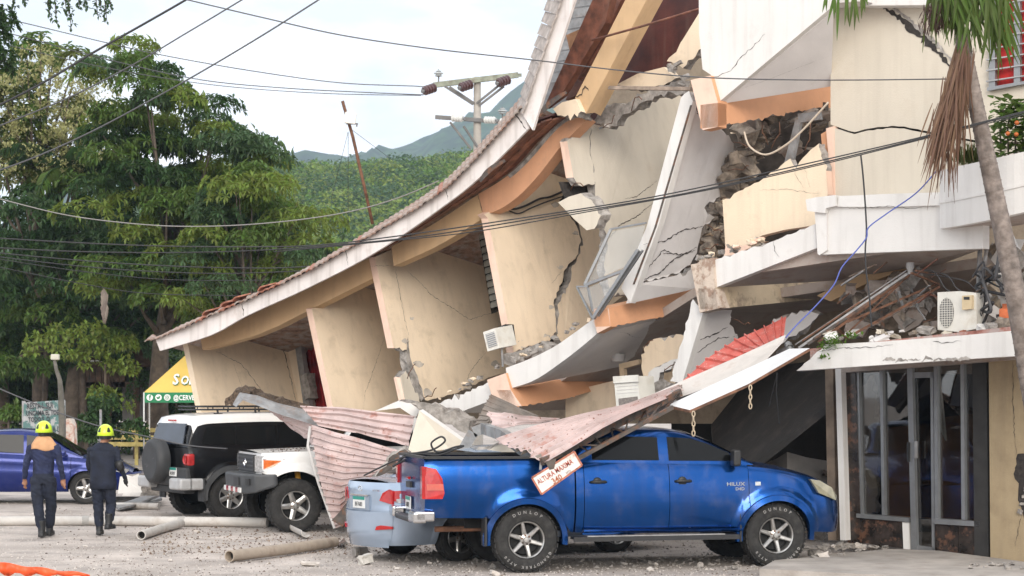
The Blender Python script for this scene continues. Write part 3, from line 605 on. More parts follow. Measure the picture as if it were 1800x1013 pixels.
# ---- shop front
def shopglass():
    m = bpy.data.materials.new('shop glass'); m.use_nodes = True; N = m.node_tree.nodes; L = m.node_tree.links; N.remove(N['Principled BSDF']); t = N.new('ShaderNodeBsdfTransparent'); t.inputs[0].default_value = (.62, .62, .60, 1); g = N.new('ShaderNodeBsdfGlossy'); g.inputs['Roughness'].default_value = .02; x = N.new('ShaderNodeMixShader'); x.inputs[0].default_value = .10
    L.new(t.outputs[0], x.inputs[1]); L.new(g.outputs[0], x.inputs[2]); L.new(x.outputs[0], N['Material Output'].inputs[0]); MATS['shop glass'] = m; return m
KS = 0.0
shop_wall = prism('pillar', facs([(1738, 630), (2000, 608), (2000, 1034), (1741, 991)], KS - .06), INTO * .35, mat('tan pillar paint', (.40, .31, .19), .8, .08, 2, .15, 50, streak=.3, stain=((.24, .18, .11), 2, .5, .7, .6)), BLD)
hole = prism('broken_hole', facs([(1786, 806), (1788, 800), (1812, 804), (1830, 830), (1830, 900), (1800, 910), (1790, 880), (1791, 850), (1784, 842)], KS - .066), INTO * .01, MATS['crack dark'], BLD, jag='all', amp=.02, broken=MATS['crack dark'])
for i in range(6): chunk('broken_block', fac(1794 + i * 3, 900 - i * 13, KS - .06), .07, MATS['broken concrete'], BLD, seed=70 + i)
crack(facs([(1781, 634), (1780, 690), (1782, 740), (1786, 800)], KS - .064), BLD, .014); crack(facs([(1797, 905), (1790, 930), (1785, 960)], KS - .064), BLD, .012)
MARB = mat('dark marble', (.035, .026, .022), .25, .4, 7, .05, 30, stain=((.16, .08, .05), 6, .52, .6, .7))
shop = prism('shop_window', facs([(1500, 640), (1722, 634), (1722, 915), (1510, 903)], KS + .1), INTO * .012, shopglass(), BLD)
def post(x0, x1, y0, y1, k, d, m, name, parent, dx=0):
    return prism(name, facs([(x0, y0), (x1, y0), (x1 + dx, y1), (x0 + dx, y1)], k), INTO * d, m, parent)
post(1450, 1464, 640, 950, KS + .05, .2, mat('brown post', (.20, .15, .11), .8, .2, 4, .2, 40), 'post', BLD, 6)
post(1468, 1478, 640, 950, KS - .1, .12, WHITE, 'post', BLD, 9)
post(1480, 1503, 640, 956, KS + .02, .15, MARB, 'marble_post', BLD, 10)
post(1504, 1509, 640, 904, KS + .04, .08, ALU, 'window_frame', shop, 6); post(1546, 1551, 640, 906, KS + .04, .08, ALU, 'mullion', shop, 4)
post(1641, 1647, 636, 912, KS + .04, .08, ALU, 'mullion', shop, 2); post(1688, 1694, 634, 914, KS + .04, .08, ALU, 'mullion', shop, 2); post(1713, 1722, 634, 916, KS + .04, .08, ALU, 'window_frame', shop, 3)
post(1709, 1734, 632, 990, KS + .0, .2, mat('dark jamb', (.03, .028, .026), .6, .2, 5, .1, 40), 'jamb', BLD, 4)
prism('window_sill', facs([(1505, 903), (1597, 911), (1597, 918), (1505, 910)], KS + .0), INTO * .15, ALU, shop); prism('window_sill', facs([(1642, 912), (1722, 917), (1722, 926), (1642, 921)], KS + .0), INTO * .15, ALU, shop)
prism('marble_panel', facs([(1508, 911), (1586, 918), (1586, 964), (1508, 954)], KS + .03), INTO * .12, MARB, BLD); prism('marble_panel', facs([(1644, 922), (1684, 925), (1684, 976), (1644, 970)], KS + .03), INTO * .12, MARB, BLD); prism('marble_panel', facs([(1685, 925), (1722, 928), (1722, 982), (1685, 976)], KS + .034), INTO * .12, MARB, BLD)
prism('white_panel', facs([(1586, 918), (1597, 919), (1599, 966), (1588, 965)], KS + .02), INTO * .1, WHITE, BLD)
door = prism('door', facs([(1598, 655), (1642, 654), (1644, 970), (1600, 966)], KS + .09), INTO * .014, MATS['shop glass'], BLD)
post(1594, 1603, 640, 968, KS + .02, .07, ALU, 'door_stile', door, 8); post(1635, 1640, 654, 970, KS + .05, .05, ALU, 'door_stile', door, 3)
prism('door_rail', facs([(1600, 655), (1640, 654), (1640, 664), (1600, 665)], KS + .05), INTO * .04, ALU, door); prism('door_rail', facs([(1606, 958), (1642, 963), (1642, 971), (1606, 967)], KS + .05), INTO * .04, ALU, door)
prism('door_handle', facs([(1607, 776), (1612, 776), (1612, 806), (1607, 806)], KS - .02), INTO * .03, GREYM, door); prism('door_handle', facs([(1594, 778), (1598, 778), (1598, 812), (1594, 812)], KS - .01), INTO * .03, BLACKP, door)
BRN = mat('brown shop panel', (.34, .17, .09), .6, .2, 2, .1, 30)
prism('inner_panel', facs([(1556, 752), (1640, 745), (1640, 912), (1556, 906)], 1.2), INTO * .1, BRN, BLD); prism('inner_panel', facs([(1646, 735), (1730, 725), (1730, 930), (1646, 925)], .9), INTO * .1, BRN, BLD)
prism('inner_panel', facs([(1645, 640), (1648, 640), (1662, 775), (1650, 750)], .8), INTO * .05, WHITE, BLD)
prism('inner_panel', facs([(1510, 690), (1530, 660), (1545, 760), (1540, 900), (1512, 900)], 1.0), INTO * .1, SOFFITD, BLD, jag='all')
# collapsed slab leaning inside the dark ground floor
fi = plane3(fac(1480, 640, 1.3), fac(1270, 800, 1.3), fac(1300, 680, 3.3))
prism('fallen_slab', [fi(*p) for p in [(1490, 642), (1500, 690), (1300, 850), (1260, 840), (1250, 760), (1330, 660)]], UP * .12, mat('shade-darkened slab', (.032, .029, .027), .9, .15, 1.5, .3, 30, stain=((.08, .065, .055), 2, .5, .7, .7)), BLD)  # dirty concrete painted near black, the canopy's shade put into its colour
step_ = prism('doorstep', [G(x, y, .1) for x, y in ((1335, 1000), (1362, 985), (1560, 965), (1650, 968), (1990, 1012), (1990, 1034))], -UP * .14, mat('concrete step', (.42, .38, .34), .9, .12, 2, .4, 40, stain=((.25, .21, .18), 3, .5, .7, .6)), BLD, side=MATS['concrete step'])
# ---- thin cracks in the cross walls
for f, q, wd in ((f1, [(380, 618), (424, 640), (446, 668), (470, 700), (482, 725)], .014), (f1, [(410, 640), (425, 680), (430, 710)], .008), (f1, [(493, 572), (499, 618), (512, 670), (522, 720)], .03), (f2, [(676, 592), (660, 640), (642, 690), (638, 720)], .01), (f3, [(694, 468), (703, 520), (711, 560), (718, 590)], .016), (f3, [(716, 476), (760, 520), (800, 545), (824, 562), (866, 550)], .012), (f3, [(855, 618), (828, 650), (812, 688)], .012), (f4, [(968, 500), (985, 480), (992, 476)], .008), (f3, [(649, 468), (700, 468)], .006),
                (f5, [(1098, 350), (1120, 345), (1155, 318)], .015), (f5, [(1070, 420), (1090, 395), (1120, 380), (1150, 355)], .02)):
    crack([f(*p) + ALONG * .002 for p in q], BLD, wd, ALONG)
# broken hollow blocks at the foot of the fourth cross wall
for i in range(6):
    x = 900 + i * 13; chunk('hollow_block', fac(x, 632 - i * 4.2, -.25 + .02 * i), (.26, .16, .15), MATS['broken concrete'], BLD, seed=400 + i, rough=.2, rz=R(-40))
for i in range(26):
    t = rr.random(); chunk('broken_block', fac(lerp(770, 1040, t), lerp(704, 560, t) - 2 + rr.uniform(-4, 4), -.7 + rr.uniform(0, .4)), rr.uniform(.04, .1), [MATS['broken concrete'], MATS['broken concrete'], CREAM][i % 3], BLD, seed=430 + i)

# ---- flaked plaster and bent reinforcing bars
def scar(f, cx, cy, r, vec, seed, mt=None):
    q = random.Random(seed); n = 9; pts = [f(cx + math.cos(2 * math.pi * i / n) * r * q.uniform(.5, 1.3), cy + math.sin(2 * math.pi * i / n) * r * q.uniform(.4, 1.0)) + vec * .004 for i in range(n)]
    prism('plaster_scar', pts, -vec * .003, mt or MATS['broken concrete'], BLD, jag='all', amp=.014, step=.04, seed=seed)
OLDP = mat('bared plaster', (.56, .50, .43), .9, .12, 6, .4, 40)
for i, (x, y, r) in enumerate(((735, 640, 8), (752, 690, 9), (712, 600, 6), (724, 560, 5), (870, 640, 8), (820, 680, 9))): scar(f3, x, y, r, ALONG, 900 + i, OLDP)
for i, (x, y, r) in enumerate(((985, 470, 6), (968, 540, 5), (1012, 410, 5), (920, 605, 9), (960, 592, 8), (975, 360, 6))): scar(f4, x, y, r, ALONG, 920 + i, OLDP)
rb_ = random.Random(61)
for i, (x, y, k, dx, dy) in enumerate(((1290, 250, .0, 40, 18), (1280, 300, .0, 36, -8), (1265, 350, .0, 34, 10), (1240, 395, .0, 30, 14), (1235, 440, -.2, 28, -10), (1340, 215, .2, 10, 40), (1370, 215, .2, -14, 46), (1425, 215, .1, -10, 50), (1225, 200, -.5, 22, -14), (1060, 225, .1, 20, -22), (1110, 195, .1, 18, -20), (1000, 340, .1, 26, -12), (730, 640, .0, -14, 26), (745, 700, -.1, 22, -18), (1285, 560, -.5, 34, 10), (1292, 600, -.5, 38, -12), (1130, 620, -.1, 18, -22), (1190, 640, -.2, -22, 14))):
    m = MB(); p0 = fac(x, y, k); p3 = fac(x + dx, y + dy, k - .12); mid = p0.lerp(p3, .55) + Vector((rb_.uniform(-.08, .08), -.06, rb_.uniform(-.1, .1))); m.tube([p0, p0.lerp(mid, .5) + UP * .02, mid, mid.lerp(p3, .6) + UP * .03, p3], .0075, 6); m.build('rebar', RUST, BLD, smooth=True)

for i in range(30):      # loose rods and timber splinters added to the crushed floor
    x = rb_.uniform(1455, 1715); y = rb_.uniform(475, 588); l = rb_.uniform(18, 70); a = R(rb_.choice((-32, -30, -36, -20, 20, 60, 75)) + rb_.uniform(-10, 10)); kk = rb_.uniform(-.9, .1)
    m = MB(); m.bar(fac(x, y, kk), fac(x + l * math.cos(a), min(596, y + l * math.sin(a)), kk + rb_.uniform(-.3, .2)), rb_.choice((.012, .02, .03, .045)), rb_.choice((.012, .02))); m.build('loose_bar', rb_.choice((RUST, DARKM, WOOD, MATS['weathered plank'], GREYM)), BLD)
for i in range(22):      # dark rubble inside the ground floor
    chunk('rubble_block', fac(rb_.uniform(1330, 1480), rb_.uniform(820, 930), rb_.uniform(1.0, 1.9)), rb_.uniform(.15, .5), HOLE if i % 3 else SOFFITD, BLD, seed=1200 + i, flat=rb_.choice((.3, .6, 1.0)), rough=.45)
for q in ([(1300, 700), (1360, 690), (1420, 668), (1470, 662)], [(1290, 770), (1340, 740), (1400, 720)], [(1380, 760), (1410, 735), (1450, 715)]): crack([fi(*p) - UP * .004 for p in q], BLD, .03, -UP)
# ================================================================ vehicles
def carpaint(name, col, metal=.35, dirt=.35):
    return mat(name, col, .2, .05, 3, .0, 40, metal=metal, coat=.2, streak=dirt * .6, stain=((.30, .27, .24), 3.0, .52, .8, dirt), spec=.5)
CHROME = mat('chrome', (.62, .62, .62), .16, .05, 8, 0, metal=1.0)
ALLOY = mat('alloy wheel', (.50, .49, .47), .32, .12, 14, 0, metal=.85, stain=((.16, .14, .12), 11, .5, .7, .6))
UNDER = mat('dark underbody', (.012, .012, .012), .9, .3, 8, .2, 20)
REDL = mat('red lamp lens', (.42, .012, .012), .12, .15, 14, 0, coat=.6)
CLEARL = mat('clear lamp lens', (.50, .50, .50), .1, .25, 18, 0, coat=.7, metal=.3)
AMBER = mat('amber lamp lens', (.65, .14, .02), .15, .15, 14, 0, coat=.5)
PLATEW = mat('number plate white', (.70, .70, .68), .5, .05, 9, 0)
PLATEG = mat('number plate green', (.02, .25, .20), .5, .05, 9, 0)
INKD = mat('dark lettering', (.03, .03, .035), .6, 0, 1, 0)
TLET = mat('tyre lettering white', (.27, .26, .25), .8, .2, 30, .1)
class Car:
    def __init__(s, root, W, sill, prof, wtab, wheels, arch, flare=0.0, flare_w=.12):
        s.root = root; s.W = W; s.sill = sill; s.prof = prof; s.wtab = wtab; s.wheels = wheels; s.arch = arch; s.flare = flare; s.fw = flare_w
        s.zc = None
    def zlow(s, x):
        z = interp(s.sill, x)
        for xw, zw in s.wheels:
            d = abs(x - xw)
            if d < s.arch: z = max(z, zw + math.sqrt(s.arch ** 2 - d * d) * .97)
        return z
    def y(s, x, z, zb):
        z0 = interp(s.sill, x); f = (z - z0) / max(.05, zb - z0)
        yy = s.W * interp(s.wtab, x) - interp(s.prof, f)
        if s.flare:
            for xw, zw in s.wheels:
                r = math.hypot(x - xw, z - zw) - s.arch
                if -.05 < r < s.fw and z > zw - .15: yy += s.flare * (1 - max(0, r) / s.fw) ** .45 * min(1, max(0, (z - zw + .15) / .15))
        return yy
    def xs(s, x0, x1, step=.055):
        a = [x0, x1]; n = max(2, int((x1 - x0) / step)); a += [x0 + (x1 - x0) * i / n for i in range(1, n)]
        for xw, zw in s.wheels:
            for rr in (s.arch, s.arch + s.fw):
                for i in range(19):
                    q = xw + rr * math.cos(math.pi * i / 18)
                    if x0 < q < x1: a.append(q)
        a = sorted(a); o = [a[0]]
        for q in a[1:]:
            if q - o[-1] > .004: o.append(q)
        o[-1] = x1; return o
    def side(s, name, x0, x1, belt, m, sides=(-1, 1), rows=12, slant=0.0, off=0.0, low=None, label=None, thick=.02):
        """a panel of the body side between x0 and x1, from the sill or wheel arch up to the belt"""
        bf = belt if callable(belt) else (lambda x: interp(belt, x)); out = []
        for sd in sides:
            X = s.xs(x0, x1); V = []; F = []; n = rows + 1
            for x in X:
                zb = bf(x); z0 = low(x) if low else s.zlow(x)
                if z0 > zb - .02: z0 = zb - .02
                for j in range(n):
                    z = lerp(z0, zb, j / rows); xx = x + slant * (z - .8)
                    V.append((xx, sd * (s.y(x, z, zb) - off), z))
            for i in range(len(X) - 1):
                for j in range(rows):
                    q = (i * n + j, (i + 1) * n + j, (i + 1) * n + j + 1, i * n + j + 1); F.append(q if sd < 0 else q[::-1])
            # inward lip all round so the panel has thickness
            k = len(V); ring = [i * n for i in range(len(X))] + [(len(X) - 1) * n + j for j in range(1, n)] + [i * n + rows for i in range(len(X) - 2, -1, -1)] + [j for j in range(rows - 1, 0, -1)]
            for r_ in ring: V.append((V[r_][0], V[r_][1] - sd * (thick + (.08 if V[r_][2] < bf(V[r_][0]) * .9 else 0)), V[r_][2]))
            nr = len(ring)
            for i in range(nr):
                q = (ring[i], k + i, k + (i + 1) % nr, ring[(i + 1) % nr]); F.append(q if sd < 0 else q[::-1])
            o = mesh(name, V, F, m, s.root, smooth=True, local=True, angle=38); out.append(o)
            if label: o['label'] = label
        return out
    def deck(s, name, x0, x1, belt, m, crown=.04, inset=0.0, ny=12, thick=.02, yw=None):
        bf = belt if callable(belt) else (lambda x: interp(belt, x)); X = s.xs(x0, x1, .08); V = []; F = []
        for x in X:
            zb = bf(x); yb = (yw(x) if yw else s.y(x, zb, zb)) - inset
            for j in range(ny + 1):
                t = -1 + 2 * j / ny; V.append((x, yb * t, zb + crown * (1 - t * t)))
        n = ny + 1
        for i in range(len(X) - 1):
            for j in range(ny): F.append((i * n + j, (i + 1) * n + j, (i + 1) * n + j + 1, i * n + j + 1))
        return mesh(name, V, F, m, s.root, smooth=True, local=True, angle=38)
    def cap(s, name, x, belt_z, m, bulge=.05, z0=None, z1=None, rows=8, ny=12, power=3, fn=None):
        """end panel across the car at x, bulging outwards (sign of x)"""
        sg = 1 if x > 0 else -1; V = []; F = []; z0 = interp(s.sill, x) if z0 is None else z0; z1 = belt_z if z1 is None else z1; n = ny + 1
        for i in range(rows + 1):
            z = lerp(z0, z1, i / rows); yb = s.y(x, z, belt_z)
            for j in range(n):
                t = -1 + 2 * j / ny; xx = x + sg * bulge * (1 - abs(t) ** power) + (fn(z) * (1 - abs(t) ** power) if fn else 0); V.append((xx, yb * t, z))
        for i in range(rows):
            for j in range(ny):
                q = (i * n + j, i * n + j + 1, (i + 1) * n + j + 1, (i + 1) * n + j); F.append(q if sg > 0 else q[::-1])
        return mesh(name, V, F, m, s.root, smooth=True, local=True, angle=38)
    def house(s, name, tab, m, belt, tumble, crown=.05, round_=.09):
        """cabin: tab is the roof profile [(x, z)], leaning in by tumble per metre of height"""
        xs = []
        for i in range(len(tab) - 1):
            k = max(1, int((tab[i + 1][0] - tab[i][0]) / .08)); xs += [lerp(tab[i][0], tab[i + 1][0], q / k) for q in range(k)]
        xs.append(tab[-1][0]); V = []; F = []; prof = []
        for x in xs:
            zt = interp(tab, x); zb = interp(belt, x); h = max(.002, zt - zb); yb = s.y(x, zb, zb) - .015; r = min(round_, h * .5)
            yt = yb - tumble * h
            half = [(yb, zb), (lerp(yb, yt, .5), zb + h * .5), (yb - tumble * (h - r), zt - r), (yt - r * .25, zt - r * .35), (yt - r * 1.1, zt), (yt * .5, zt + crown * .75 * min(1, h * 3)), (0, zt + crown * min(1, h * 3))]
            V += [(x, -a, b) for a, b in half] + [(x, a, b) for a, b in half[-2::-1]]
        n = 13
        for i in range(len(xs) - 1):
            for j in range(n - 1): F.append((i * n + j, (i + 1) * n + j, (i + 1) * n + j + 1, i * n + j + 1))
        s.tumble = tumble; s.belt = belt; s.tab = tab; s.crown = crown
        return mesh(name, V, F, m, s.root, smooth=True, local=True, angle=50)
    def side_glass(s, name, poly, m, off=.006, sides=(-1, 1), parent=None):
        for sd in sides:
            V = []
            for x, z in poly:
                zb = interp(s.belt, x); V.append(Vector((x, sd * (s.y(x, zb, zb) - .015 - s.tumble * (z - zb) + off), z)))
            n = len(V); c = sum(V, Vector()) / n; V2 = V + [v - Vector((0, sd * .012, 0)) for v in V]
            F = [tuple(range(n)) if sd > 0 else tuple(range(n - 1, -1, -1))] + [(i, n + i, n + (i + 1) % n, (i + 1) % n) for i in range(n)]
            mesh(name, V2, F, m, parent or s.root, local=True)
    def slope_glass(s, name, x0, x1, m, inset=.1, off=.008, ny=10, tl=.05):
        """glass lying on the sloping part of the roof profile between x0 and x1"""
        V = []; F = []; n = ny + 1; k = 8
        for i in range(k + 1):
            x = lerp(x0, x1, i / k); zt = interp(s.tab, x); zb = interp(s.belt, x); h = max(.002, zt - zb)
            yb = (s.y(x, zb, zb) - .015 - s.tumble * h - inset)
            for j in range(n):
                t = -1 + 2 * j / ny; V.append((x + (off if x1 > x0 else -off), yb * t, zt + s.crown * min(1, h * 3) * (1 - t * t) + off * 1.5))
        for i in range(k):
            for j in range(ny): F.append((i * n + j, (i + 1) * n + j, (i + 1) * n + j + 1, i * n + j + 1))
        return mesh(name, V, F, m, s.root, smooth=True, local=True)
    def on_side(s, name, poly, belt, m, off=.008, sides=(-1,), parent=None, thick=.02):
        bf = belt if callable(belt) else (lambda x: interp(belt, x)); o = None
        for sd in sides:
            V = [Vector((x, sd * (s.y(x, z, bf(x)) + off), z)) for x, z in poly]; n = len(V); V2 = V + [v - Vector((0, sd * thick, 0)) for v in V]
            F = [tuple(range(n)) if sd > 0 else tuple(range(n - 1, -1, -1))] + [(i, n + i, n + (i + 1) % n, (i + 1) % n) for i in range(n)]
            o = mesh(name, V2, F, m, parent or s.root, local=True)
            bm = bmesh.new(); bm.from_mesh(o.data); bmesh.ops.recalc_face_normals(bm, faces=bm.faces); bm.to_mesh(o.data); bm.free()
        return o
    def arch_trim(s, name, m, belt, idx, sides=(-1, 1), w=.05, lip=.03):
        xw, zw = s.wheels[idx]; bf = belt if callable(belt) else (lambda x: interp(belt, x))
        for sd in sides:
            V = []; F = []
            for i in range(25):
                a = R(-8 + 196 * i / 24)
                for rr, o in ((s.arch - .015, -.05), (s.arch - .012, lip), (s.arch + w, lip * .8), (s.arch + w + .012, -.01)):
                    x = xw + rr * math.cos(a); z = zw + rr * math.sin(a) * .97
                    V.append((x, sd * (s.y(x, max(z, interp(s.sill, x)), bf(x)) + o), z))
            for i in range(24):
                for j in range(3): F.append((i * 4 + j, i * 4 + j + 1, i * 4 + j + 5, i * 4 + j + 4))
            mesh(name, V, F, m, s.root, smooth=True, local=True, angle=40)
    def core(s, boxes):
        m = MB()
        for c, d in boxes: m.box(c, d)
        m.build('underbody', UNDER, s.root, local=True)
def rimmesh(r, w, spokes, style):
    """alloy rim facing +Y"""
    m = MB(); o = w * .5
    m.lathe([(r, o), (r * .985, o + .004), (r * .93, o - .006), (r * .90, o - .035), (r * .88, -o * .3), (r * .3, -o * .4), (0, -o * .4)], 40, 'Y', ms=[0, 0, 0, 0, 1, 1])
    m.lathe([(0, o - .002), (r * .13, o - .004), (r * .16, o - .018), (r * .30, o - .03), (r * .33, o - .06)], 24, 'Y')
    for i in range(spokes):
        a = 2 * math.pi * i / spokes + .3; wi, wo = (r * .13, r * .10) if style == 'six' else (r * .2, r * .17)
        d = Vector((math.cos(a), 0, math.sin(a))); t = Vector((-math.sin(a), 0, math.cos(a))); Y = Vector((0, 1, 0))
        q = []
        for rr, ww, yy in ((r * .26, wi, o - .03), (r * .6, (wi + wo) * .48, o - .018), (r * .92, wo, o - .012)):
            q += [d * rr - t * ww + Y * (yy - .012), d * rr - t * ww * .55 + Y * yy, d * rr + t * ww * .55 + Y * yy, d * rr + t * ww + Y * (yy - .012), d * rr + t * ww + Y * (yy - .05), d * rr - t * ww + Y * (yy - .05)]
        F = []
        for k in range(2):
            for j in range(6): F.append((k * 6 + j, k * 6 + (j + 1) % 6, k * 6 + 6 + (j + 1) % 6, k * 6 + 6 + j))
        m.add(q, F)
        bc = d * r * .235 + Y * (o - .026); m.box(bc, (.022, .02, .022), None, 2)
    bm_ = m; return bm_
def tyremesh(R_, r, w):
    m = MB(); o = w * .5
    m.lathe([(r * .97, o * .72), (r * 1.03, o * .9), (lerp(r, R_, .4), o * 1.03), (lerp(r, R_, .72), o * 1.0), (R_ - .018, o * .86), (R_ - .004, o * .72), (R_, o * .4), (R_, -o * .4), (R_ - .004, -o * .72), (R_ - .018, -o * .86), (lerp(r, R_, .5), -o), (r, -o * .8)], 56, 'Y')
    for i in range(34):      # tread lugs
        a = 2 * math.pi * i / 34
        for yy, da in ((o * .66, 0), (0, .09), (-o * .66, 0)):
            d = Vector((math.cos(a + da), 0, math.sin(a + da))); rot = Matrix((Vector((-d.z, 0, d.x)), Vector((0, 1, 0)), d)).transposed()
            m.box(d * (R_ - .001) + Vector((0, yy, 0)), (.05, w * .26, .014), rot)
    return m
WM = {}
def wheel(root, loc, R_, r, w, spokes, style, out, tex=None):
    key = (R_, r, w, spokes, style)
    if key not in WM:
        a = rimmesh(r, w * .92, spokes, style).build('rim', [ALLOY, UNDER, DARKM], None, smooth=True, angle=35); b = tyremesh(R_, r, w).build('tyre', RUBBER, None, smooth=True, angle=30)
        hb = MB(); hb.lathe([(0, -w * .2), (r * .8, -w * .2), (r * .8, w * .1), (0, w * .1)], 24, 'Y'); c = hb.build('wheel', UNDER, None)
        WM[key] = (a.data, b.data, c.data)
        for o in (a, b, c): bpy.data.objects.remove(o)
    da, db, dc = WM[key]; c = bpy.data.objects.new('wheel', dc); COL.objects.link(c); c.parent = root; c.location = loc; c.rotation_euler = (0, random.uniform(0, 1), 0 if out > 0 else math.pi)
    for nm, d in (('rim', da), ('tyre', db)):
        o = bpy.data.objects.new(nm, d); COL.objects.link(o); o.parent = c
    if tex:
        c.rotation_euler = (0, 0, 0 if out > 0 else math.pi); V = []; F = []
        for txt, rc, a0, size, st in tex:
            k = len(txt)
            for i, ch in enumerate(txt):
                if ch == ' ': continue
                a = R(a0 - i * st); d = Vector((-math.cos(a), 0, math.sin(a))); t = Vector((-math.sin(a), 0, -math.cos(a)))
                o = text3d(ch, 'tyre_letter', d * rc + Vector((0, w * .5 * 1.03 + .002, 0)), t, d, size, TLET, None, .002, 'CENTER', bold=.0012)
                b0 = len(V); V += [tuple(v.co) for v in o.data.vertices]; F += [tuple(b0 + q for q in p.vertices) for p in o.data.polygons]; bpy.data.objects.remove(o)
        mesh('tyre_lettering', V, F, TLET, c, local=True)['kind'] = 'stuff'
    return c
def plate(root, name, origin, xd, yd, wd, ht, line, big, parent=None):
    m = MB(); o = Vector(origin); x = Vector(xd).normalized(); y = Vector(yd).normalized(); n = x.cross(y)
    m.add([o - x * wd / 2 - y * ht / 2, o + x * wd / 2 - y * ht / 2, o + x * wd / 2 + y * ht / 2, o - x * wd / 2 + y * ht / 2] + [o - n * .012 + x * sx * wd / 2 + y * sy * ht / 2 for sx, sy in ((-1, -1), (1, -1), (1, 1), (-1, 1))], [(0, 1, 2, 3), (0, 4, 5, 1), (1, 5, 6, 2), (2, 6, 7, 3), (3, 7, 4, 0)])
    p = m.build('number_plate', PLATEW, root, local=True)
    q = o + n * .002; h0 = ht * .22
    mesh('plate_band', [q - x * wd / 2 + y * h0, q + x * wd / 2 + y * h0, q + x * wd / 2 + y * ht / 2, q - x * wd / 2 + y * ht / 2], [(0, 1, 2, 3)], PLATEG, p, local=True)
    text3d(big, 'plate_number', o + n * .003 - y * ht * .32, x, y, ht * .52, INKD, p, .001, 'CENTER', local=True, sx=wd / .30 * .8)
    return p
# ---------------------------------------------------------------- blue pickup
def make_pickup():
    a = G(922, 1005); ang = R(13.5); ca, sa = math.cos(ang), math.sin(ang)
    HB = 1.575; ty = .775; SC_ = 1.03
    # right rear tyre foot of the pickup stands on the ground under pixel (922, 1005)
    foot = Vector((-HB * ca - (-ty) * sa, -HB * sa + (-ty) * ca, 0)) * SC_
    root = thing('pickup_truck', 'bright blue crew cab pickup truck under the fallen roofing sheets', 'pickup truck', Vector((a.x, a.y, 0)) - foot, ang)
    root.scale = (SC_, SC_, SC_)
    BLUE = carpaint('blue car paint', (.002, .062, .26), .8, .24)
    sill = [(-2.8, .66), (-1.15, .62), (-1.0, .46), (1.1, .44), (1.25, .44), (2.0, .42), (2.42, .40)]
    prof = [(0, .075), (.18, .025), (.4, .0), (.62, .004), (.85, .03), (.95, .05), (1, .085)]
    wt = [(-2.8, .975), (-2.68, .998), (-2.4, 1), (1.4, 1), (1.8, .99), (2.15, .95), (2.36, .86), (2.50, .66)]
    c = Car(root, .89, sill, prof, wt, [(-HB, .385), (HB, .385)], .455, .055, .13)
    bed = [(-2.8, 1.36), (-.98, 1.35)]; cab = [(-.96, 1.30), (1.28, 1.25)]; hood = [(1.2, 1.235), (1.6, 1.19), (2.0, 1.10), (2.3, 1.0), (2.50, .86)]
    c.side('bed_side', -2.80, -.985, bed, BLUE); c.side('cab_pillar', -.965, -.87, cab, BLUE, rows=10)
    for x0, x1, nm in ((-.862, .20, 'rear_door'), (.208, 1.215, 'front_door')):
        ds = c.side(nm, x0, x1, cab, BLUE, low=lambda x: max(.50, c.zlow(x)))
        for o, sd in zip(ds, (-1, 1)):
            hx = x0 + .17; zz = 1.06; yy = sd * (c.y(hx, zz, 1.27) + .03); m = MB(); m.tube([(hx - .1, yy - sd * .035, zz), (hx - .08, yy, zz + .005), (hx + .08, yy, zz + .005), (hx + .1, yy - sd * .035, zz)], [.016, .018, .018, .016], 8); m.lathe([(0, -.01), (.055, -.01), (.06, .0), (.0, .0)], 16, 'Y', (hx - .01, yy - sd * .035, zz))
            m.build('door_handle', BLACKP, o, smooth=True, local=True)
    c.side('rocker_panel', -.87, 1.12, lambda x: .494, BLUE, low=lambda x: .43, rows=3)
    c.side('front_fender', 1.223, 2.50, hood, BLUE)
    c.deck('hood', 1.15, 2.50, [(1.15, 1.235), (1.6, 1.192), (2.0, 1.102), (2.3, 1.002), (2.50, .862)], BLUE, .07)
    c.cap('front_bumper', 2.50, .86, BLUE, .14, .40, .86, power=2.2)
    c.cap('tailgate', -2.80, 1.36, BLUE, .012, .70, 1.355, rows=8, power=6)
    tg = root.children[-1]
    c.core([((-.1, 0, .68), (4.3, 1.0, .34)), ((-1.9, 0, 1.0), (1.75, 1.5, .1)), ((-1.575, 0, .95), (1.1, 1.56, .18)), ((1.575, 0, .92), (1.15, 1.5, .2)), ((.15, 0, .85), (2.1, 1.6, .7)), ((1.8, 0, .7), (1.0, 1.2, .5)), ((2.1, 0, .68), (.5, 1.1, .4)), ((-2.2, 0, .80), (1.0, 1.1, .12))])
    # bed rail cap, hump trim and cab
    m = MB()
    for sd in (-1, 1): m.bar((-2.80, sd * .80, 1.368), (-.99, sd * .80, 1.358), .09, .03)
    m.bar((-2.79, -.80, 1.368), (-2.79, .80, 1.368), .06, .03); m.bar((-1.0, -.8, 1.2), (-1.0, .8, 1.2), .04, .34); m.build('bed_rail', BLACKP, root, local=True)
    belt = [(-.97, 1.295), (1.4, 1.245)]
    c.house('cab_roof', [(-.97, 1.30), (-.93, 1.42), (-.86, 1.57), (-.76, 1.645), (-.4, 1.68), (.1, 1.685), (.40, 1.66), (.62, 1.60), (.95, 1.445), (1.30, 1.265)], BLUE, belt, .30, .03)
    c.side_glass('rear_window', [(-.74, 1.325), (.10, 1.315), (.10, 1.59), (-.30, 1.605), (-.66, 1.585), (-.74, 1.53)], GLASSD)
    c.side_glass('front_window', [(.225, 1.31), (1.06, 1.30), (1.00, 1.40), (.72, 1.515), (.52, 1.575), (.225, 1.595)], GLASSD)
    c.slope_glass('windscreen', .52, 1.24, GLASSD, .08)
    c.slope_glass('cab_rear_window', -.90, -.955, GLASSD, .2)
    m = MB()
    for sd in (-1,): m.box((1.03, sd * .93, 1.34), (.10, .15, .20)); m.box((1.045, sd * .86, 1.30), (.07, .1, .05))
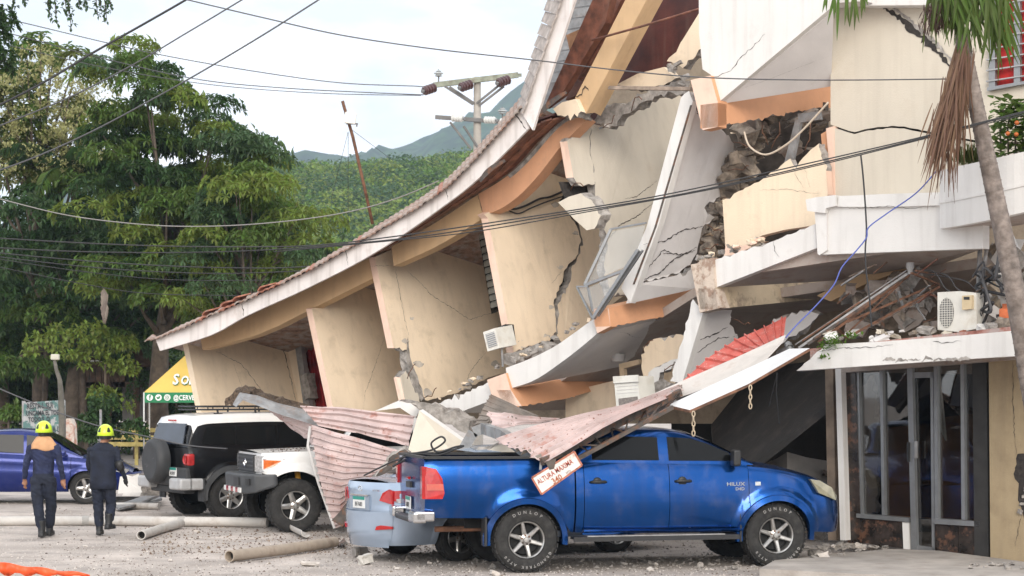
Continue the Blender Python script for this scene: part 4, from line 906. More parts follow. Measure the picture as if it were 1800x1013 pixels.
    o = m.build('side_mirror', BLACKP, root, local=True); bv = o.modifiers.new('b', 'BEVEL'); bv.width = .03; bv.segments = 2
    # running boards, mud flaps, flare lines
    for sd in (-1, 1):
        m = MB(); m.bar((-1.02, sd * .90, .40), (1.06, sd * .90, .40), .16, .03, m=1); m.bar((-1.02, sd * .975, .385), (1.06, sd * .975, .385), .03, .055); m.bar((-.85, sd * .91, .420), (.88, sd * .91, .420), .12, .012, m=2); m.build('running_board', [BLACKP, BLACKP, ALLOY], root, local=True)
        for xx in (-HB - .50, HB - .47):
            m = MB(); m.box((xx, sd * .80, .49), (.02, .22, .34)); m.build('mud_flap', BLACKP, root, local=True)
    for idx, bt in ((0, bed), (1, hood)): c.arch_trim('wheel_arch_flare', BLUE, (lambda x: 1.33) if idx == 0 else (lambda x: interp([(1, 1.24)] + hood, x)), idx, w=.055, lip=.02)
    for sx, sy in ((-HB, -1), (-HB, 1), (HB, -1), (HB, 1)):
        wheel(root, (sx, sy * (ty - .02), .385), .388, .222, .26, 6, 'six', sy, [('DUNLOP', .312, 118, .052, 12), ('GRANDTREK AT20', .312, 330, .045, 8.6)] if sy < 0 else None)
    # lamps, badges, bumper
    ZB = lambda x: 1.36
    tl = c.on_side('tail_lamp', [(-2.80, .885), (-2.60, .885), (-2.575, .95), (-2.60, 1.12), (-2.67, 1.235), (-2.80, 1.265)], ZB, REDL, .026, (-1, 1), thick=.09)
    c.on_side('reversing_lens', [(-2.785, .985), (-2.585, .985), (-2.592, 1.06), (-2.785, 1.06)], ZB, mat('pink lamp lens', (.50, .09, .06), .15, .1, 9, 0, coat=.5), .030)
    for sd in (-1, 1):
        m = MB(); m.box((-2.81, sd * .815, 1.075), (.05, .11, .38)); m.build('tail_lamp', REDL, root, local=True)
    HL = lambda x: interp([(1, 1.24)] + hood, x)
    c.on_side('headlamp', [(2.02, 1.07), (2.12, .90), (2.40, .80), (2.44, .85), (2.34, .96), (2.16, 1.05)], HL, mat('yellowed headlamp', (.30, .28, .20), .15, .15, 9, 0, coat=.4), .065, (-1, 1), thick=.15)
    c.on_side('side_repeater', [(1.30, 1.00), (1.37, 1.00), (1.37, 1.045), (1.30, 1.045)], HL, CLEARL, .008)
    text3d('HILUX', 'badge', (.93, -(c.y(.95, 1.0, 1.25) + .004), 1.00), (1, 0, 0), (0, 0, 1), .062, CHROME, root, .002, local=True, bold=.001, sx=1.3); text3d('D4D', 'badge', (1.04, -(c.y(.95, .95, 1.25) + .004), .945), (1, 0, 0), (0, 0, 1), .05, CHROME, root, .002, local=True, bold=.001, sx=1.2)
    m = MB(); m.box((-2.84, 0, 1.10), (.03, .16, .03)); m.build('tailgate_lamp', REDL, root, local=True)
    m = MB(); m.box((-2.83, 0, 1.02), (.03, .26, .07)); m.build('tailgate_handle', BLACKP, root, local=True)
    m = MB()
    for sd in (-1, 1): m.box((-2.86, sd * .70, .665), (.16, .38, .13)); m.box((-2.80, sd * .86, .68), (.24, .06, .12))
    m.box((-2.86, 0, .62), (.12, .98, .07), m=1); o = m.build('rear_bumper', [CHROME, BLACKP], root, local=True); bv = o.modifiers.new('b', 'BEVEL'); bv.width = .025; bv.segments = 3
    m = MB(); m.tube([(-2.6, -.45, .50), (-1.9, -.45, .50), (-1.4, -.4, .5)], .035, 8); m.build('exhaust_pipe', RUST, root, local=True)
    plate(root, 'plate', (-2.845, 0, .80), (0, -1, 0), (0, 0, 1), .30, .15, '', 'A35827')
    return root
PICK = make_pickup()
# ---------------------------------------------------------------- black and white off-roader
def make_suv():
    a = G(402, 912); ang = R(33); ca, sa = math.cos(ang), math.sin(ang); HB = 1.345; ty = .80
    foot = Vector((-HB * ca + ty * sa, -HB * sa - ty * ca, 0))
    root = thing('off_roader', 'black off-roader with white roof, roof rack and covered spare wheel', 'car', Vector((a.x, a.y, 0)) - foot, ang)
    BLK = mat('black car paint', (.004, .004, .005), .22, 0, 1, 0, spec=.28, stain=((.2, .18, .16), 3, .55, .9, .06)); WHT = carpaint('white roof paint', (.74, .73, .71), 0, .12)
    GR = mat('grey bumper plastic', (.035, .036, .038), .6, .1, 6, .1, 60)
    sill = [(-2.1, .62), (-1.0, .5), (1.0, .5), (2.3, .55)]
    prof = [(0, .05), (.15, .01), (.4, 0), (.7, .01), (.92, .04), (1, .06)]
    wt = [(-2.12, .955), (-2.0, .99), (-1.8, 1), (1.6, 1), (2.1, .95), (2.3, .86)]
    c = Car(root, .93, sill, prof, wt, [(-HB, .40), (HB, .40)], .475, .05, .10)
    belt = [(-2.12, 1.24), (1.1, 1.22), (1.12, 1.22), (2.3, 1.12)]
    c.side('rear_quarter', -2.12, -.42, belt, BLK); c.side('door', -.41, .95, belt, BLK); c.side('front_fender', .96, 2.3, belt, BLK)
    c.deck('hood', .9, 2.3, belt, BLK, .06); c.cap('front_panel', 2.3, 1.12, BLK, .1); c.cap('tailgate', -2.12, 1.24, BLK, .03, .66, 1.24, power=4)
    c.core([((0, 0, .72), (4.1, 1.3, .5)), ((0, 0, .95), (3.9, 1.6, .4)), ((-1.3, 0, .9), (1.3, 1.5, .3)), ((1.4, 0, .95), (1.2, 1.5, .25))])
    c.house('cabin', [(-2.12, 1.25), (-2.08, 1.45), (-2.01, 1.66), (-1.95, 1.74), (-1.7, 1.79), (-.6, 1.815), (.1, 1.80), (.45, 1.75), (.62, 1.60), (.98, 1.23)], BLK, belt, .17, .02, .07)
    # white roof skin sits on the cabin top
    V = []; F = []; X = [-2.03 + i * .09 for i in range(29)]
    for x in X:
        zt = interp(c.tab, x); zb = interp(belt, x); h = zt - zb; yt = c.y(x, zb, zb) - .015 - .17 * h
        for t in (-1.06, -1.035, -.97, -.7, -.35, 0, .35, .7, .97, 1.035, 1.06):
            k = abs(t); z = zt + .03 * (1 - min(1, k) ** 2) + .012 if k < .98 else zt - (.06 if k < 1.05 else .13); V.append((x, yt * t * (1.0 if k < 1 else 1.0) , z))
    n = 11
    for i in range(len(X) - 1):
        for j in range(n - 1): F.append((i * n + j, (i + 1) * n + j, (i + 1) * n + j + 1, i * n + j + 1))
    mesh('roof', V, F, WHT, root, smooth=True, local=True, angle=60)
    c.side_glass('rear_side_window', [(-1.88, 1.30), (-1.24, 1.29), (-1.24, 1.60), (-1.76, 1.60)], GLASSD, .010); c.side_glass('rear_side_window', [(-1.21, 1.29), (-.45, 1.28), (-.45, 1.62), (-1.21, 1.60)], GLASSD, .010); c.side_glass('door_window', [(-.40, 1.28), (.72, 1.26), (.48, 1.58), (.30, 1.63), (-.40, 1.63)], GLASSD, .010)
    # rear window
    V = [(-2.155, -.66, 1.30), (-2.155, .66, 1.30), (-2.06, .60, 1.66), (-2.06, -.60, 1.66)]
    mesh('rear_window', V + [(x + .02, y, z) for x, y, z in V], [(3, 2, 1, 0), (0, 1, 5, 4), (1, 2, 6, 5), (2, 3, 7, 6), (3, 0, 4, 7)], mat('blue tinted glass', (.025, .032, .05), .06, .3, 3, 0, spec=.8), root, local=True)
    m = MB(); m.box((-2.055, 0, 1.71), (.03, .3, .03)); m.build('brake_lamp', REDL, root, local=True)
    # spare wheel in its cover
    m = MB(); m.lathe([(0, -.13), (.33, -.13), (.385, -.10), (.395, 0), (.385, .10), (.33, .14), (.30, .135), (0, .15)], 40, 'X', (-2.30, .12, 1.00)); q = m.build('spare_wheel', GR, root, smooth=True, local=True, angle=50); q.data.transform(Matrix.Translation((-2.30, 0, 0)) @ Matrix.Scale(-1, 4, (1, 0, 0)) @ Matrix.Translation((2.30, 0, 0))); q.data.flip_normals()
    m = MB(); m.bar((-2.44, -.1, 1.06), (-2.44, .3, .93), .004, .006, Vector((1, 0, 0)))
    for i in range(4): m.bar((-2.443, .05 + i * .02, 1.02 - i * .03), (-2.443, .18 + i * .02, .98 - i * .03), .004, .005, Vector((1, 0, 0)))
    m.build('cover_print', mat('grey print', (.16, .16, .17), .7, 0, 1, 0), q, local=True)
    # lamps
    for sd in (-1, 1):
        m = MB(); m.box((-2.095, sd * .815, 1.04), (.14, .20, .21)); o = m.build('tail_lamp', mat('smoked red lens', (.40, .02, .02), .15, .2, 12, 0, coat=.6), root, local=True); bv = o.modifiers.new('b', 'BEVEL'); bv.width = .035; bv.segments = 3
        m = MB(); m.lathe([(0, .012), (.06, .01), (.075, -.01)], 20, 'X', (-2.172, sd * .81, 1.045)); o2 = m.build('tail_lamp_ring', REDL, o, local=True, smooth=True)
        m = MB(); m.box((-2.19, sd * .70, .62), (.26, .50, .20)); m.box((-2.02, sd * .90, .62), (.30, .10, .20)); o = m.build('bumper_corner', mat('silver bumper', (.46, .46, .46), .45, .05, 6, 0, metal=.2, stain=((.25, .22, .2), 4, .5, .7, .5)), root, local=True); bv = o.modifiers.new('b', 'BEVEL'); bv.width = .04; bv.segments = 3
    m = MB(); m.box((-2.13, 0, .80), (.12, 1.78, .20)); m.box((-2.15, 0, .66), (.16, .92, .16)); m.box((-2.05, 0, .52), (.2, 1.5, .14)); o = m.build('rear_bumper', GR, root, local=True); bv = o.modifiers.new('b', 'BEVEL'); bv.width = .03; bv.segments = 2
    plate(root, 'plate', (-2.205, -.36, .82), (0, -1, 0), (0, 0, 1), .30, .15, '', 'AD3697')
    c.arch_trim('wheel_arch_flare', GR, belt, 0, w=.07, lip=.03); c.arch_trim('wheel_arch_flare', GR, belt, 1, w=.07, lip=.03)
    for sd in (-1, 1):
        m = MB(); m.box((-HB - .53, sd * .84, .52), (.03, .24, .40)); m.build('mud_flap', GR, root, local=True)
    for sx, sy in ((-HB, -1), (-HB, 1), (HB, -1), (HB, 1)): wheel(root, (sx, sy * (ty - .02), .395), .397, .225, .27, 6, 'wide', sy)
    # roof rack
    m = MB(); zb = 1.95; yy = .56; x0, x1 = -1.75, .3
    for z in (zb, zb - .055): m.tube([(x0 + .12, -yy, z), (x0, -yy + .14, z), (x0, yy - .14, z), (x0 + .12, yy, z), (x1 - .12, yy, z), (x1, yy - .14, z), (x1, -yy + .14, z), (x1 - .12, -yy, z), (x0 + .12, -yy, z)], .016 if z == zb else .013, 6)
    for i in range(9): xx = x0 + .1 + i * (x1 - x0 - .2) / 8; m.tube([(xx, -yy, zb - .055), (xx, yy, zb - .055)], .012, 6)
    for i in range(7):
        xx = x0 + .12 + i * (x1 - x0 - .24) / 6
        for sd in (-1, 1): m.tube([(xx, sd * yy, zb), (xx, sd * yy, zb - .055)], .011, 6)
    for xx in (x0 + .3, x1 - .4, (x0 + x1) / 2):
        for sd in (-1, 1): m.tube([(xx, sd * yy, zb - .05), (xx, sd * (yy + .03), zb - .13)], .02, 6); m.box((xx, sd * (yy + .03), zb - .125), (.14, .07, .03))
    m.build('roof_rack', BLACKP, root, smooth=True, local=True, angle=40)
    return root
SUV = make_suv()
# ---------------------------------------------------------------- white work truck, facing left
def make_worktruck():
    a = G(517, 936); ang = R(180 + 21); ca, sa = math.cos(ang), math.sin(ang); HB = 1.5; ty = .78
    foot = Vector((HB * ca - ty * sa, HB * sa + ty * ca, 0))      # left front wheel
    root = thing('work_truck', 'white lifted work truck with black steel bumper, nose out from the sheets', 'truck', Vector((a.x, a.y, 0)) - foot, ang)
    WHT = carpaint('white truck paint', (.76, .75, .73), 0, .16); GR = mat('dark bumper paint', (.055, .058, .062), .5, .15, 5, .1, 50)
    sill = [(-2.5, .70), (-.9, .62), (.95, .62), (2.05, .95)]
    prof = [(0, .02), (.3, 0), (.6, .0), (.85, .01), (1, .05)]
    wt = [(-2.5, .98), (1.0, 1), (1.7, .985), (2.05, .93)]
    c = Car(root, .86, sill, prof, wt, [(-HB, .42), (HB, .42)], .56, .05, .10)
    belt = [(-2.5, 1.28), (.8, 1.28), (2.05, 1.245)]
    c.side('body_side', -2.5, -.3, belt, WHT); c.side('door', -.29, .80, belt, WHT); c.side('front_fender', .81, 2.02, belt, WHT)
    c.deck('hood', .75, 2.05, belt, WHT, .035); c.cap('front_panel', 2.02, 1.245, WHT, .03, .90, 1.245, power=4); c.cap('rear_panel', -2.5, 1.28, WHT, .01)
    c.core([((-.2, 0, .8), (4.2, .8, .3)), ((-.7, 0, 1.0), (3.2, 1.5, .3)), ((1.4, 0, 1.0), (1.0, .9, .3)), ((1.5, 0, .42), (.14, 1.4, .14))])
    c.house('cabin', [(-.75, 1.29), (-.68, 1.55), (-.6, 1.78), (-.45, 1.83), (.3, 1.83), (.42, 1.78), (.85, 1.30)], WHT, belt, .14, .02, .08)
    c.side_glass('door_window', [(-.5, 1.34), (.72, 1.33), (.48, 1.68), (-.45, 1.70)], GLASSD); c.slope_glass('windscreen', .45, .82, GLASSD, .06)
    # grille and lamps
    m = MB(); m.box((2.065, 0, 1.075), (.04, 1.02, .28)); g = m.build('grille', BLACKP, root, local=True)
    for i in range(4):
        m = MB(); m.bar((2.09, -.50, .975 + i * .065), (2.09, .50, .975 + i * .065), .02, .022); m.build('grille_bar', GR, g, local=True)
    m = MB()
    ring = [(2.105, .085 * math.cos(t), 1.08 + .06 * math.sin(t)) for t in [i * math.pi / 10 for i in range(21)]]; m.tube(ring, .007, 5); m.tube([(2.105, .03 * math.cos(t), 1.08 + .06 * math.sin(t)) for t in [i * math.pi / 10 for i in range(21)]], .006, 5); m.build('badge', CHROME, g, local=True)
    for sd in (-1, 1):
        V = [(2.075, sd * .54, .955), (2.075, sd * .54, 1.205), (2.045, sd * .80, 1.205), (2.045, sd * .80, .955)]; V += [(x - .06, y, z) for x, y, z in V]
        mesh('headlamp', V, [(0, 3, 2, 1), (0, 1, 5, 4), (1, 2, 6, 5), (2, 3, 7, 6), (3, 0, 4, 7)], CLEARL, root, local=True)
        c.on_side('indicator_lamp', [(2.01, .97), (1.83, 1.02), (1.66, 1.15), (2.01, 1.165)], belt, CLEARL, .004, (sd,)); c.on_side('indicator_lens', [(2.0, 1.0), (1.84, 1.04), (1.72, 1.13), (2.0, 1.145)], belt, AMBER, .010, (sd,))
    # steel bumper with wings
    pr = [(2.30, -.55), (2.30, .55), (2.16, .84), (1.86, .92), (1.80, .90), (1.80, -.90), (1.86, -.92), (2.16, -.84)]
    V = [(x, y, .92) for x, y in pr] + [(x - .02, y, .60 if abs(y) < .6 else (.62 if x > 2 else .74)) for x, y in pr]; n = len(pr); F = [tuple(range(n)), tuple(range(2 * n - 1, n - 1, -1))] + [(i, n + i, n + (i + 1) % n, (i + 1) % n) for i in range(n)]
    o = mesh('front_bumper', V, F, GR, root, local=True); bm = bmesh.new(); bm.from_mesh(o.data); bmesh.ops.recalc_face_normals(bm, faces=bm.faces); bm.to_mesh(o.data); bm.free(); bv = o.modifiers.new('b', 'BEVEL'); bv.width = .03; bv.segments = 2
    m = MB(); m.box((2.305, .28, .80), (.02, .34, .13)); m.build('bumper_vent', BLACKP, o, local=True)
    m = MB(); m.bar((2.23, .66, .80), (2.20, .76, .80), .05, .1); m.build('lamp_pocket', BLACKP, o, local=True)
    for i in range(7):
        m = MB(); m.box((2.30, -.5 + i * .16, .665), (.025, .155, .075)); m.build('warning_stripe', REDL if i % 2 else PLATEW, o, local=True)
    # suspension
    m = MB(); m.tube([(1.36, .60, .52), (1.40, .58, 1.0)], .045, 10); m.build('shock_absorber', mat('yellow shock', (.62, .30, .02), .5, .1, 6, 0), root, smooth=True, local=True)
    m = MB(); m.tube([(1.62 + .06 * math.cos(i * .8), .55 + .06 * math.sin(i * .8), .5 + i * .011) for i in range(48)], .013, 6); m.build('coil_spring', BLACKP, root, local=True)
    for sx, sy in ((-HB, -1), (-HB, 1), (HB, -1), (HB, 1)): wheel(root, (sx, sy * (ty - .04), .42), .425, .235, .28, 5, 'wide', sy)
    # dirt lumps on the hood
    rnd = random.Random(8); m = MB()
    for i in range(70):
        x = rnd.uniform(1.0, 1.95); y = rnd.gauss(.45, .25); s = rnd.uniform(.006, .02)
        if abs(y) < .8: m.box((x, y, interp(belt, x) + .036 * (1 - (y / .8) ** 2) + s * .3), (s, s * 1.2, s * .8), Matrix.Rotation(rnd.uniform(0, 3), 3, 'Z'))
    m.build('dirt_crumbs', DARKM, root, local=True)['kind'] = 'stuff'
    return root
TRUCK = make_worktruck()
# ---------------------------------------------------------------- sedans
def make_sedan(name, label, col, foot_px, corner, ang, full=True):
    HB = 1.285; ty = .75; ca, sa = math.cos(ang), math.sin(ang); a = G(*foot_px); fx, fy = corner
    foot = Vector((fx * HB * ca - fy * ty * sa, fx * HB * sa + fy * ty * ca, 0))
    root = thing(name, label, 'car', Vector((a.x, a.y, 0)) - foot, ang); PT = carpaint(col[0], col[1], .45, .12)
    sill = [(-2.18, .22), (-1.0, .24), (1.0, .24), (2.15, .28)]
    prof = [(0, .11), (.12, .05), (.3, .015), (.55, .0), (.66, .018), (.8, .012), (.93, .04), (1, .08)]
    wt = [(-2.19, .70), (-2.13, .80), (-2.03, .885), (-1.85, .95), (-1.5, .995), (1.3, 1), (1.7, .965), (2.0, .85), (2.15, .66)]
    c = Car(root, .86, sill, prof, wt, [(-HB, .31), (HB, .31)], .36, .02, .08)
    belt = [(-2.19, 1.03), (-1.9, 1.045), (-1.3, 1.03), (.6, .94), (1.0, .92), (1.5, .86), (1.9, .75), (2.15, .62)]
    c.side('rear_quarter', -2.19, -.62, belt, PT, rows=14); c.side('rear_door', -.612, .10, belt, PT); c.side('front_door', .108, .99, belt, PT); c.side('front_fender', .998, 2.15, belt, PT)
    c.deck('hood', .9, 2.15, belt, PT, .06); c.cap('front_bumper', 2.15, .62, PT, .14, .26, .62, power=2.2)
    c.deck('boot_lid', -2.19, -1.45, belt, PT, .035)
    c.cap('rear_panel', -2.19, 1.03, PT, .14, .62, 1.03, rows=12, power=2.0, fn=lambda z: .05 * max(0, (z - .96) / .07)); c.cap('rear_bumper', -2.195, 1.03, PT, .20, .19, .655, rows=10, power=2.0, fn=lambda z: .10 * max(0, (.36 - z) / .17))
    c.core([((0, 0, .48), (3.9, 1.15, .4)), ((0, 0, .68), (3.6, 1.45, .3)), ((1.3, 0, .62), (1.1, 1.3, .2)), ((-1.4, 0, .7), (1.2, 1.4, .3))])
    tab = [(-1.62, 1.05), (-1.35, 1.17), (-.95, 1.36), (-.6, 1.43), (-.1, 1.46), (.25, 1.43), (.55, 1.31), (.95, 1.06), (1.22, .915)]
    c.house('cabin', tab, PT, belt, .34, .025, .10)
    c.side_glass('rear_window_pane', [(-1.15, 1.09), (-.55, 1.03), (.06, 1.00), (.04, 1.36), (-.45, 1.37), (-.85, 1.28)], GLASSD, .008); c.side_glass('front_window_pane', [(.12, 1.0), (.92, .96), (.60, 1.20), (.34, 1.33), (.10, 1.36)], GLASSD, .008)
    c.slope_glass('windscreen', .42, 1.16, GLASSD, .06); c.slope_glass('rear_window', -.85, -1.52, GLASSD, .07)
    for sd in (-1, 1):
        m = MB(); m.box((.86, sd * .90, 1.0), (.10, .16, .11)); o = m.build('side_mirror', BLACKP if sd > 5 else PT, root, local=True); bv = o.modifiers.new('b', 'BEVEL'); bv.width = .035; bv.segments = 3
        m = MB(); m.bar((.30, sd * (c.y(.3, .82, .97) + .02), .82), (.12 + .02, sd * (c.y(.2, .82, .97) + .02), .82), .03, .025); m.bar((-.58, sd * (c.y(-.5, .84, .97) + .02), .84), (-.40, sd * (c.y(-.5, .84, .97) + .02), .84), .03, .025); m.build('door_handle', PT, root, local=True)
        # rear lamps wrap round the corner
        tl = c.on_side('tail_lamp', [(-2.185, .80), (-2.05, .76), (-1.78, .83), (-1.62, .93), (-1.80, .955), (-2.0, .95), (-2.185, .93)], belt, REDL, .035, (sd,), thick=.12); c.on_side('lamp_clear_lens', [(-2.17, .785), (-2.05, .755), (-1.85, .80), (-1.95, .835), (-2.17, .83)], belt, CLEARL, .042, (sd,), thick=.1)
        yy = [.40, .52, .64]; V = []
        def capx(y, z): t = abs(y) / c.y(-2.19, z, 1.03); return -2.19 - .14 * (1 - min(1, t) ** 2.0) - .016
        q = [(.40, .80), (.60, .755), (.61, .93), (.54, .95), (.45, .90)]; V = [(capx(y, z), sd * y, z) for y, z in q]; V += [(x + .03, y, z) for x, y, z in V]; n = 5
        mesh('tail_lamp', V, [tuple(range(n)) if sd > 0 else tuple(range(n - 1, -1, -1))] + [(i, n + i, n + (i + 1) % n, (i + 1) % n) for i in range(n)], REDL, root, local=True)
        q = [(.38, .42), (.60, .44), (.60, .475), (.46, .485), (.40, .47)]; V = [(-2.21 - .20 * (1 - (y / .62) ** 2.0), sd * y, z) for y, z in q]; V += [(x + .03, y, z) for x, y, z in V]
        mesh('reflector', V, [tuple(range(n)) if sd > 0 else tuple(range(n - 1, -1, -1))] + [(i, n + i, n + (i + 1) % n, (i + 1) % n) for i in range(n)], REDL, root, local=True)
        c.on_side('headlamp', [(1.50, .80), (1.80, .66), (2.05, .60), (2.10, .66), (1.95, .73), (1.7, .81)], belt, CLEARL, .035, (sd,), thick=.1)
    # plate recess, its shade as a darker copy of the paint, and badges
    m = MB(); m.box((-2.318, 0, .76), (.03, .46, .19)); m.build('plate_recess_shade', carpaint(col[0] + ' recess', tuple(v * .8 for v in col[1]), .4), root, local=True)
    plate(root, 'plate', (-2.340, .02, .765), (0, -1, 0), (0, 0, 1), .30, .15, '', 'BF7683')
    m = MB(); m.tube([(-2.327, .05 * math.cos(t), .945 + .033 * math.sin(t)) for t in [i * math.pi / 10 for i in range(21)]], .006, 5); m.bar((-2.327, .02, .965), (-2.327, .012, .925), .007); m.bar((-2.327, -.012, .965), (-2.327, -.02, .925), .007); m.build('badge', CHROME, root, local=True)
    text3d('ACCENT', 'badge', (-2.312, -.28, .92), (0, -1, 0), (0, 0, 1), .035, CHROME, root, .002, local=True, sx=1.3)
    m = MB(); m.bar((-2.335, -.22, .862), (-2.335, .22, .862), .03, .018); m.build('boot_handle', CHROME, root, local=True)
    for sx, sy in ((-HB, -1), (-HB, 1), (HB, -1), (HB, 1)): wheel(root, (sx, sy * (ty - .02), .31), .312, .205, .19, 5, 'wide', sy)
    return root
SED1 = make_sedan('silver_blue_sedan', 'light blue sedan seen from behind, parked beside the blue pickup', ('light blue paint', (.37, .45, .56)), (806, 986), (-1, -1), R(35))
SED2 = make_sedan('dark_blue_sedan', 'dark violet blue sedan cut by the left picture edge, behind the two workers', ('violet blue paint', (.010, .022, .145)), (152, 886), (1, -1), R(3))
SED1['label'] = 'light blue sedan seen from behind, parked beside the blue pickup'
# ================================================================ fallen roofing sheets, boards, signs
def sheet(name, label, top, bot, ribs, m, under=None, h=.022, nv=16, axis='v', sag=0.0, rip=0.0, cat='roofing sheet', group=None, parent=None, thick=.004, seed=1, curl=0.0, ribw=.34, dent=1.0):
    """ribbed metal sheet between two polylines of world points; ribs follow the polylines (axis u) or cross them (axis v)"""
    rnd = random.Random(seed)
    def along(pl, t):
        f = t * (len(pl) - 1); i = min(int(f), len(pl) - 2); return pl[i].lerp(pl[i + 1], f - i)
    prof = []
    for i in range(ribs):
        for t, hh in ((0, 0), (.5 - ribw / 2, 0), (.5 - ribw / 4, 1), (.5 + ribw / 4, 1), (.5 + ribw / 2, 0)): prof.append(((i + t) / ribs, hh))
    prof.append((1, 0)); nrm0 = (top[-1] - top[0]).cross(bot[0] - top[0]).normalized()
    if nrm0.y > 0: nrm0 = -nrm0
    V = []; F = []; k = len(prof); dents = [(rnd.random(), rnd.random(), rnd.uniform(-.07, .07), rnd.uniform(.05, .16)) for _ in range(12)]
    for i, (a, hh) in enumerate(prof):
        for j in range(nv + 1):
            b = j / nv; u, v = (b, a) if axis == 'u' else (a, b)
            p = along(top, u).lerp(along(bot, u), v)
            d = dent * sum(q[2] * math.exp(-((u - q[0]) ** 2 + (v - q[1]) ** 2) / q[3] ** 2) for q in dents)
            edge = rip * rnd.uniform(-1, 1) if (j in (0, nv) and rip) else 0
            dirv = (along(top, min(1, u + .02)) - along(top, max(0, u - .02))).normalized() if axis == 'u' else (along(bot, u) - along(top, u)).normalized()
            p = p + nrm0 * (h * hh + d + curl * math.sin(math.pi * v)) + Vector((0, 0, -sag * 4 * u * (1 - u))) + dirv * edge
            V.append(p)
    n = nv + 1
    for i in range(k - 1):
        for j in range(nv): F.append((i * n + j, (i + 1) * n + j, (i + 1) * n + j + 1, i * n + j + 1))
    nb = len(V); V += [v - nrm0 * thick for v in V]; F += [tuple(q + nb for q in f[::-1]) for f in F]; fm = [0] * (len(F) // 2) + [1] * (len(F) // 2)
    o = mesh(name, V, F, [m, under or m], parent, fm); 
    if label: tag(o, label, cat, group)
    return o
def PP(pts, d=None): return [P(x, y, q) for x, y, q in pts] if d is None else [P(x, y, d) for x, y in pts]
UNDERS = mat('grey sheet underside', (.22, .19, .165), .6, .2, 4, .1, 30, stain=((.13, .085, .06), 4, .5, .66, .7))
PALES = mat('pale sheet underside', (.55, .51, .47), .6, .08, 4, .1, 30, stain=((.36, .29, .24), 4, .52, .7, .6))
SG = 'fallen roofing sheets'
sheet('roofing_sheet', 'faded pink sheet lying flat above the white work truck', PP([(527, 713, 31.2), (600, 716, 31.0), (730, 732, 30.6)]), PP([(560, 749, 30.8), (630, 763, 30.6), (718, 783, 30.2)]), 4, PINK, UNDERS, .045, axis='u', sag=.0, ribw=.22, group=SG, seed=2)
sheet('roofing_sheet', 'large faded pink sheet hanging to the ground beside the light blue sedan', PP([(548, 747, 30.9), (620, 768, 30.5), (707, 794, 30.1)]), PP([(590, 929, 30.7), (600, 925, 30.7), (618, 880, 30.5)]), 14, PINK, UNDERS, .04, nv=22, axis='u', group=SG, seed=3, curl=.12, ribw=.34)
m = MB(); m.tube(PP([(545, 750, 30.85), (541, 785, 30.8), (560, 850, 30.75), (588, 929, 30.65)]), [.022, .022, .022, .02], 6); tag(m.build('edge_flashing', mat('pale flashing', (.58, .56, .54), .5, .1, 5, .1, 40, metal=.2)), 'pale metal edge strip along the hanging pink sheet', 'flashing')
prism('sheet_fragment', PP([(583, 915), (632, 862), (640, 876), (602, 926)], 30.2), Vector((0, .03, 0)), DARKM); tag(bpy.context.scene.objects[-1] if False else COL.objects['sheet_fragment'], 'dark bent metal strip at the foot of the hanging sheet', 'metal strip')
rd = strip('ridge_flashing', PP([(409, 711), (420, 692), (452, 698), (487, 711), (558, 728)], 31.6), PP([(415, 716), (427, 704), (452, 713), (487, 727), (561, 750)], 31.4), Vector((0, .12, .02)), GREYM, None); tag(rd, 'bent grey metal ridge piece above the off-roader roof rack', 'ridge flashing')
prism('gutter_debris', PP([(396, 714), (402, 698), (416, 686), (430, 686), (455, 695), (492, 709), (530, 722), (558, 728), (487, 713), (452, 700), (422, 694), (408, 714)], 32.0), Vector((.05, .35, .05)), mat('dry leaf litter', (.12, .085, .06), .95, .4, 30, 1.0, 60), jag='all', amp=.05, step=.05, broken=MATS.get('dry leaf litter')); tag(COL.objects['gutter_debris'], 'clump of dry brown leaf litter on the bent ridge piece', 'leaf litter')
sheet('roofing_sheet', 'narrow underside sheet slanting down behind the white truck hood', PP([(470, 722, 31.9), (520, 738, 31.6), (560, 750, 31.3)]), PP([(500, 738, 32.3), (535, 768, 31.9), (549, 785, 31.5)]), 4, PINK, UNDERS, .02, axis='u', group=SG, seed=5)
prism('roof_panel', PP([(737, 722, 29.6), (823, 783, 29.4), (803, 806, 29.0), (715, 800, 29.3)]), Vector((.05, .1, .02)), CREAML, side=WHITE); tag(COL.objects['roof_panel'], 'triangular cream panel between the pink sheets and the pickup bed', 'panel')
prism('cream_panel', PP([(800, 812), (835, 795), (905, 775), (945, 812), (930, 830), (800, 830)], 26.6), Vector((0, .1, .03)), CREAML, jag=(1, 2)); tag(COL.objects['cream_panel'], 'cream speckled panel lying in the pickup bed', 'panel')
prism('concrete_beam', PP([(658, 723), (700, 706), (722, 709), (738, 722), (730, 735), (703, 717)], 30.9), Vector((.1, .4, .02)), WHITE, jag=(1, 2)); tag(COL.objects['concrete_beam'], 'white bent slab edge behind the triangular cream panel', 'slab')
prism('broken_slab', PP([(722, 709), (760, 712), (800, 722), (826, 740), (824, 764), (800, 752), (770, 738), (738, 724)], 30.4), Vector((.1, .35, .0)), MATS['broken concrete'], jag='all', amp=.05); tag(COL.objects['broken_slab'], 'curved length of broken grey concrete above the triangular panel', 'concrete')
sheet('roofing_sheet', 'dark folded sheet with brown underside, left of the orange beam', PP([(832, 752, 28.6), (848, 720, 28.6), (863, 693, 28.8)]), PP([(868, 742, 28.4), (905, 738, 28.6), (947, 731, 29.2)]), 7, UNDERS, UNDERS, .02, axis='v', group=SG, seed=6)
sheet('roofing_sheet', 'small faded pink sheet pointing right above the pickup bed', PP([(856, 722, 27.9), (900, 728, 27.9), (985, 739, 28.2)]), PP([(868, 757, 27.4), (910, 748, 27.6), (960, 744, 28.0)]), 3, PINK, UNDERS, .025, axis='u', group=SG, seed=7, rip=.03)
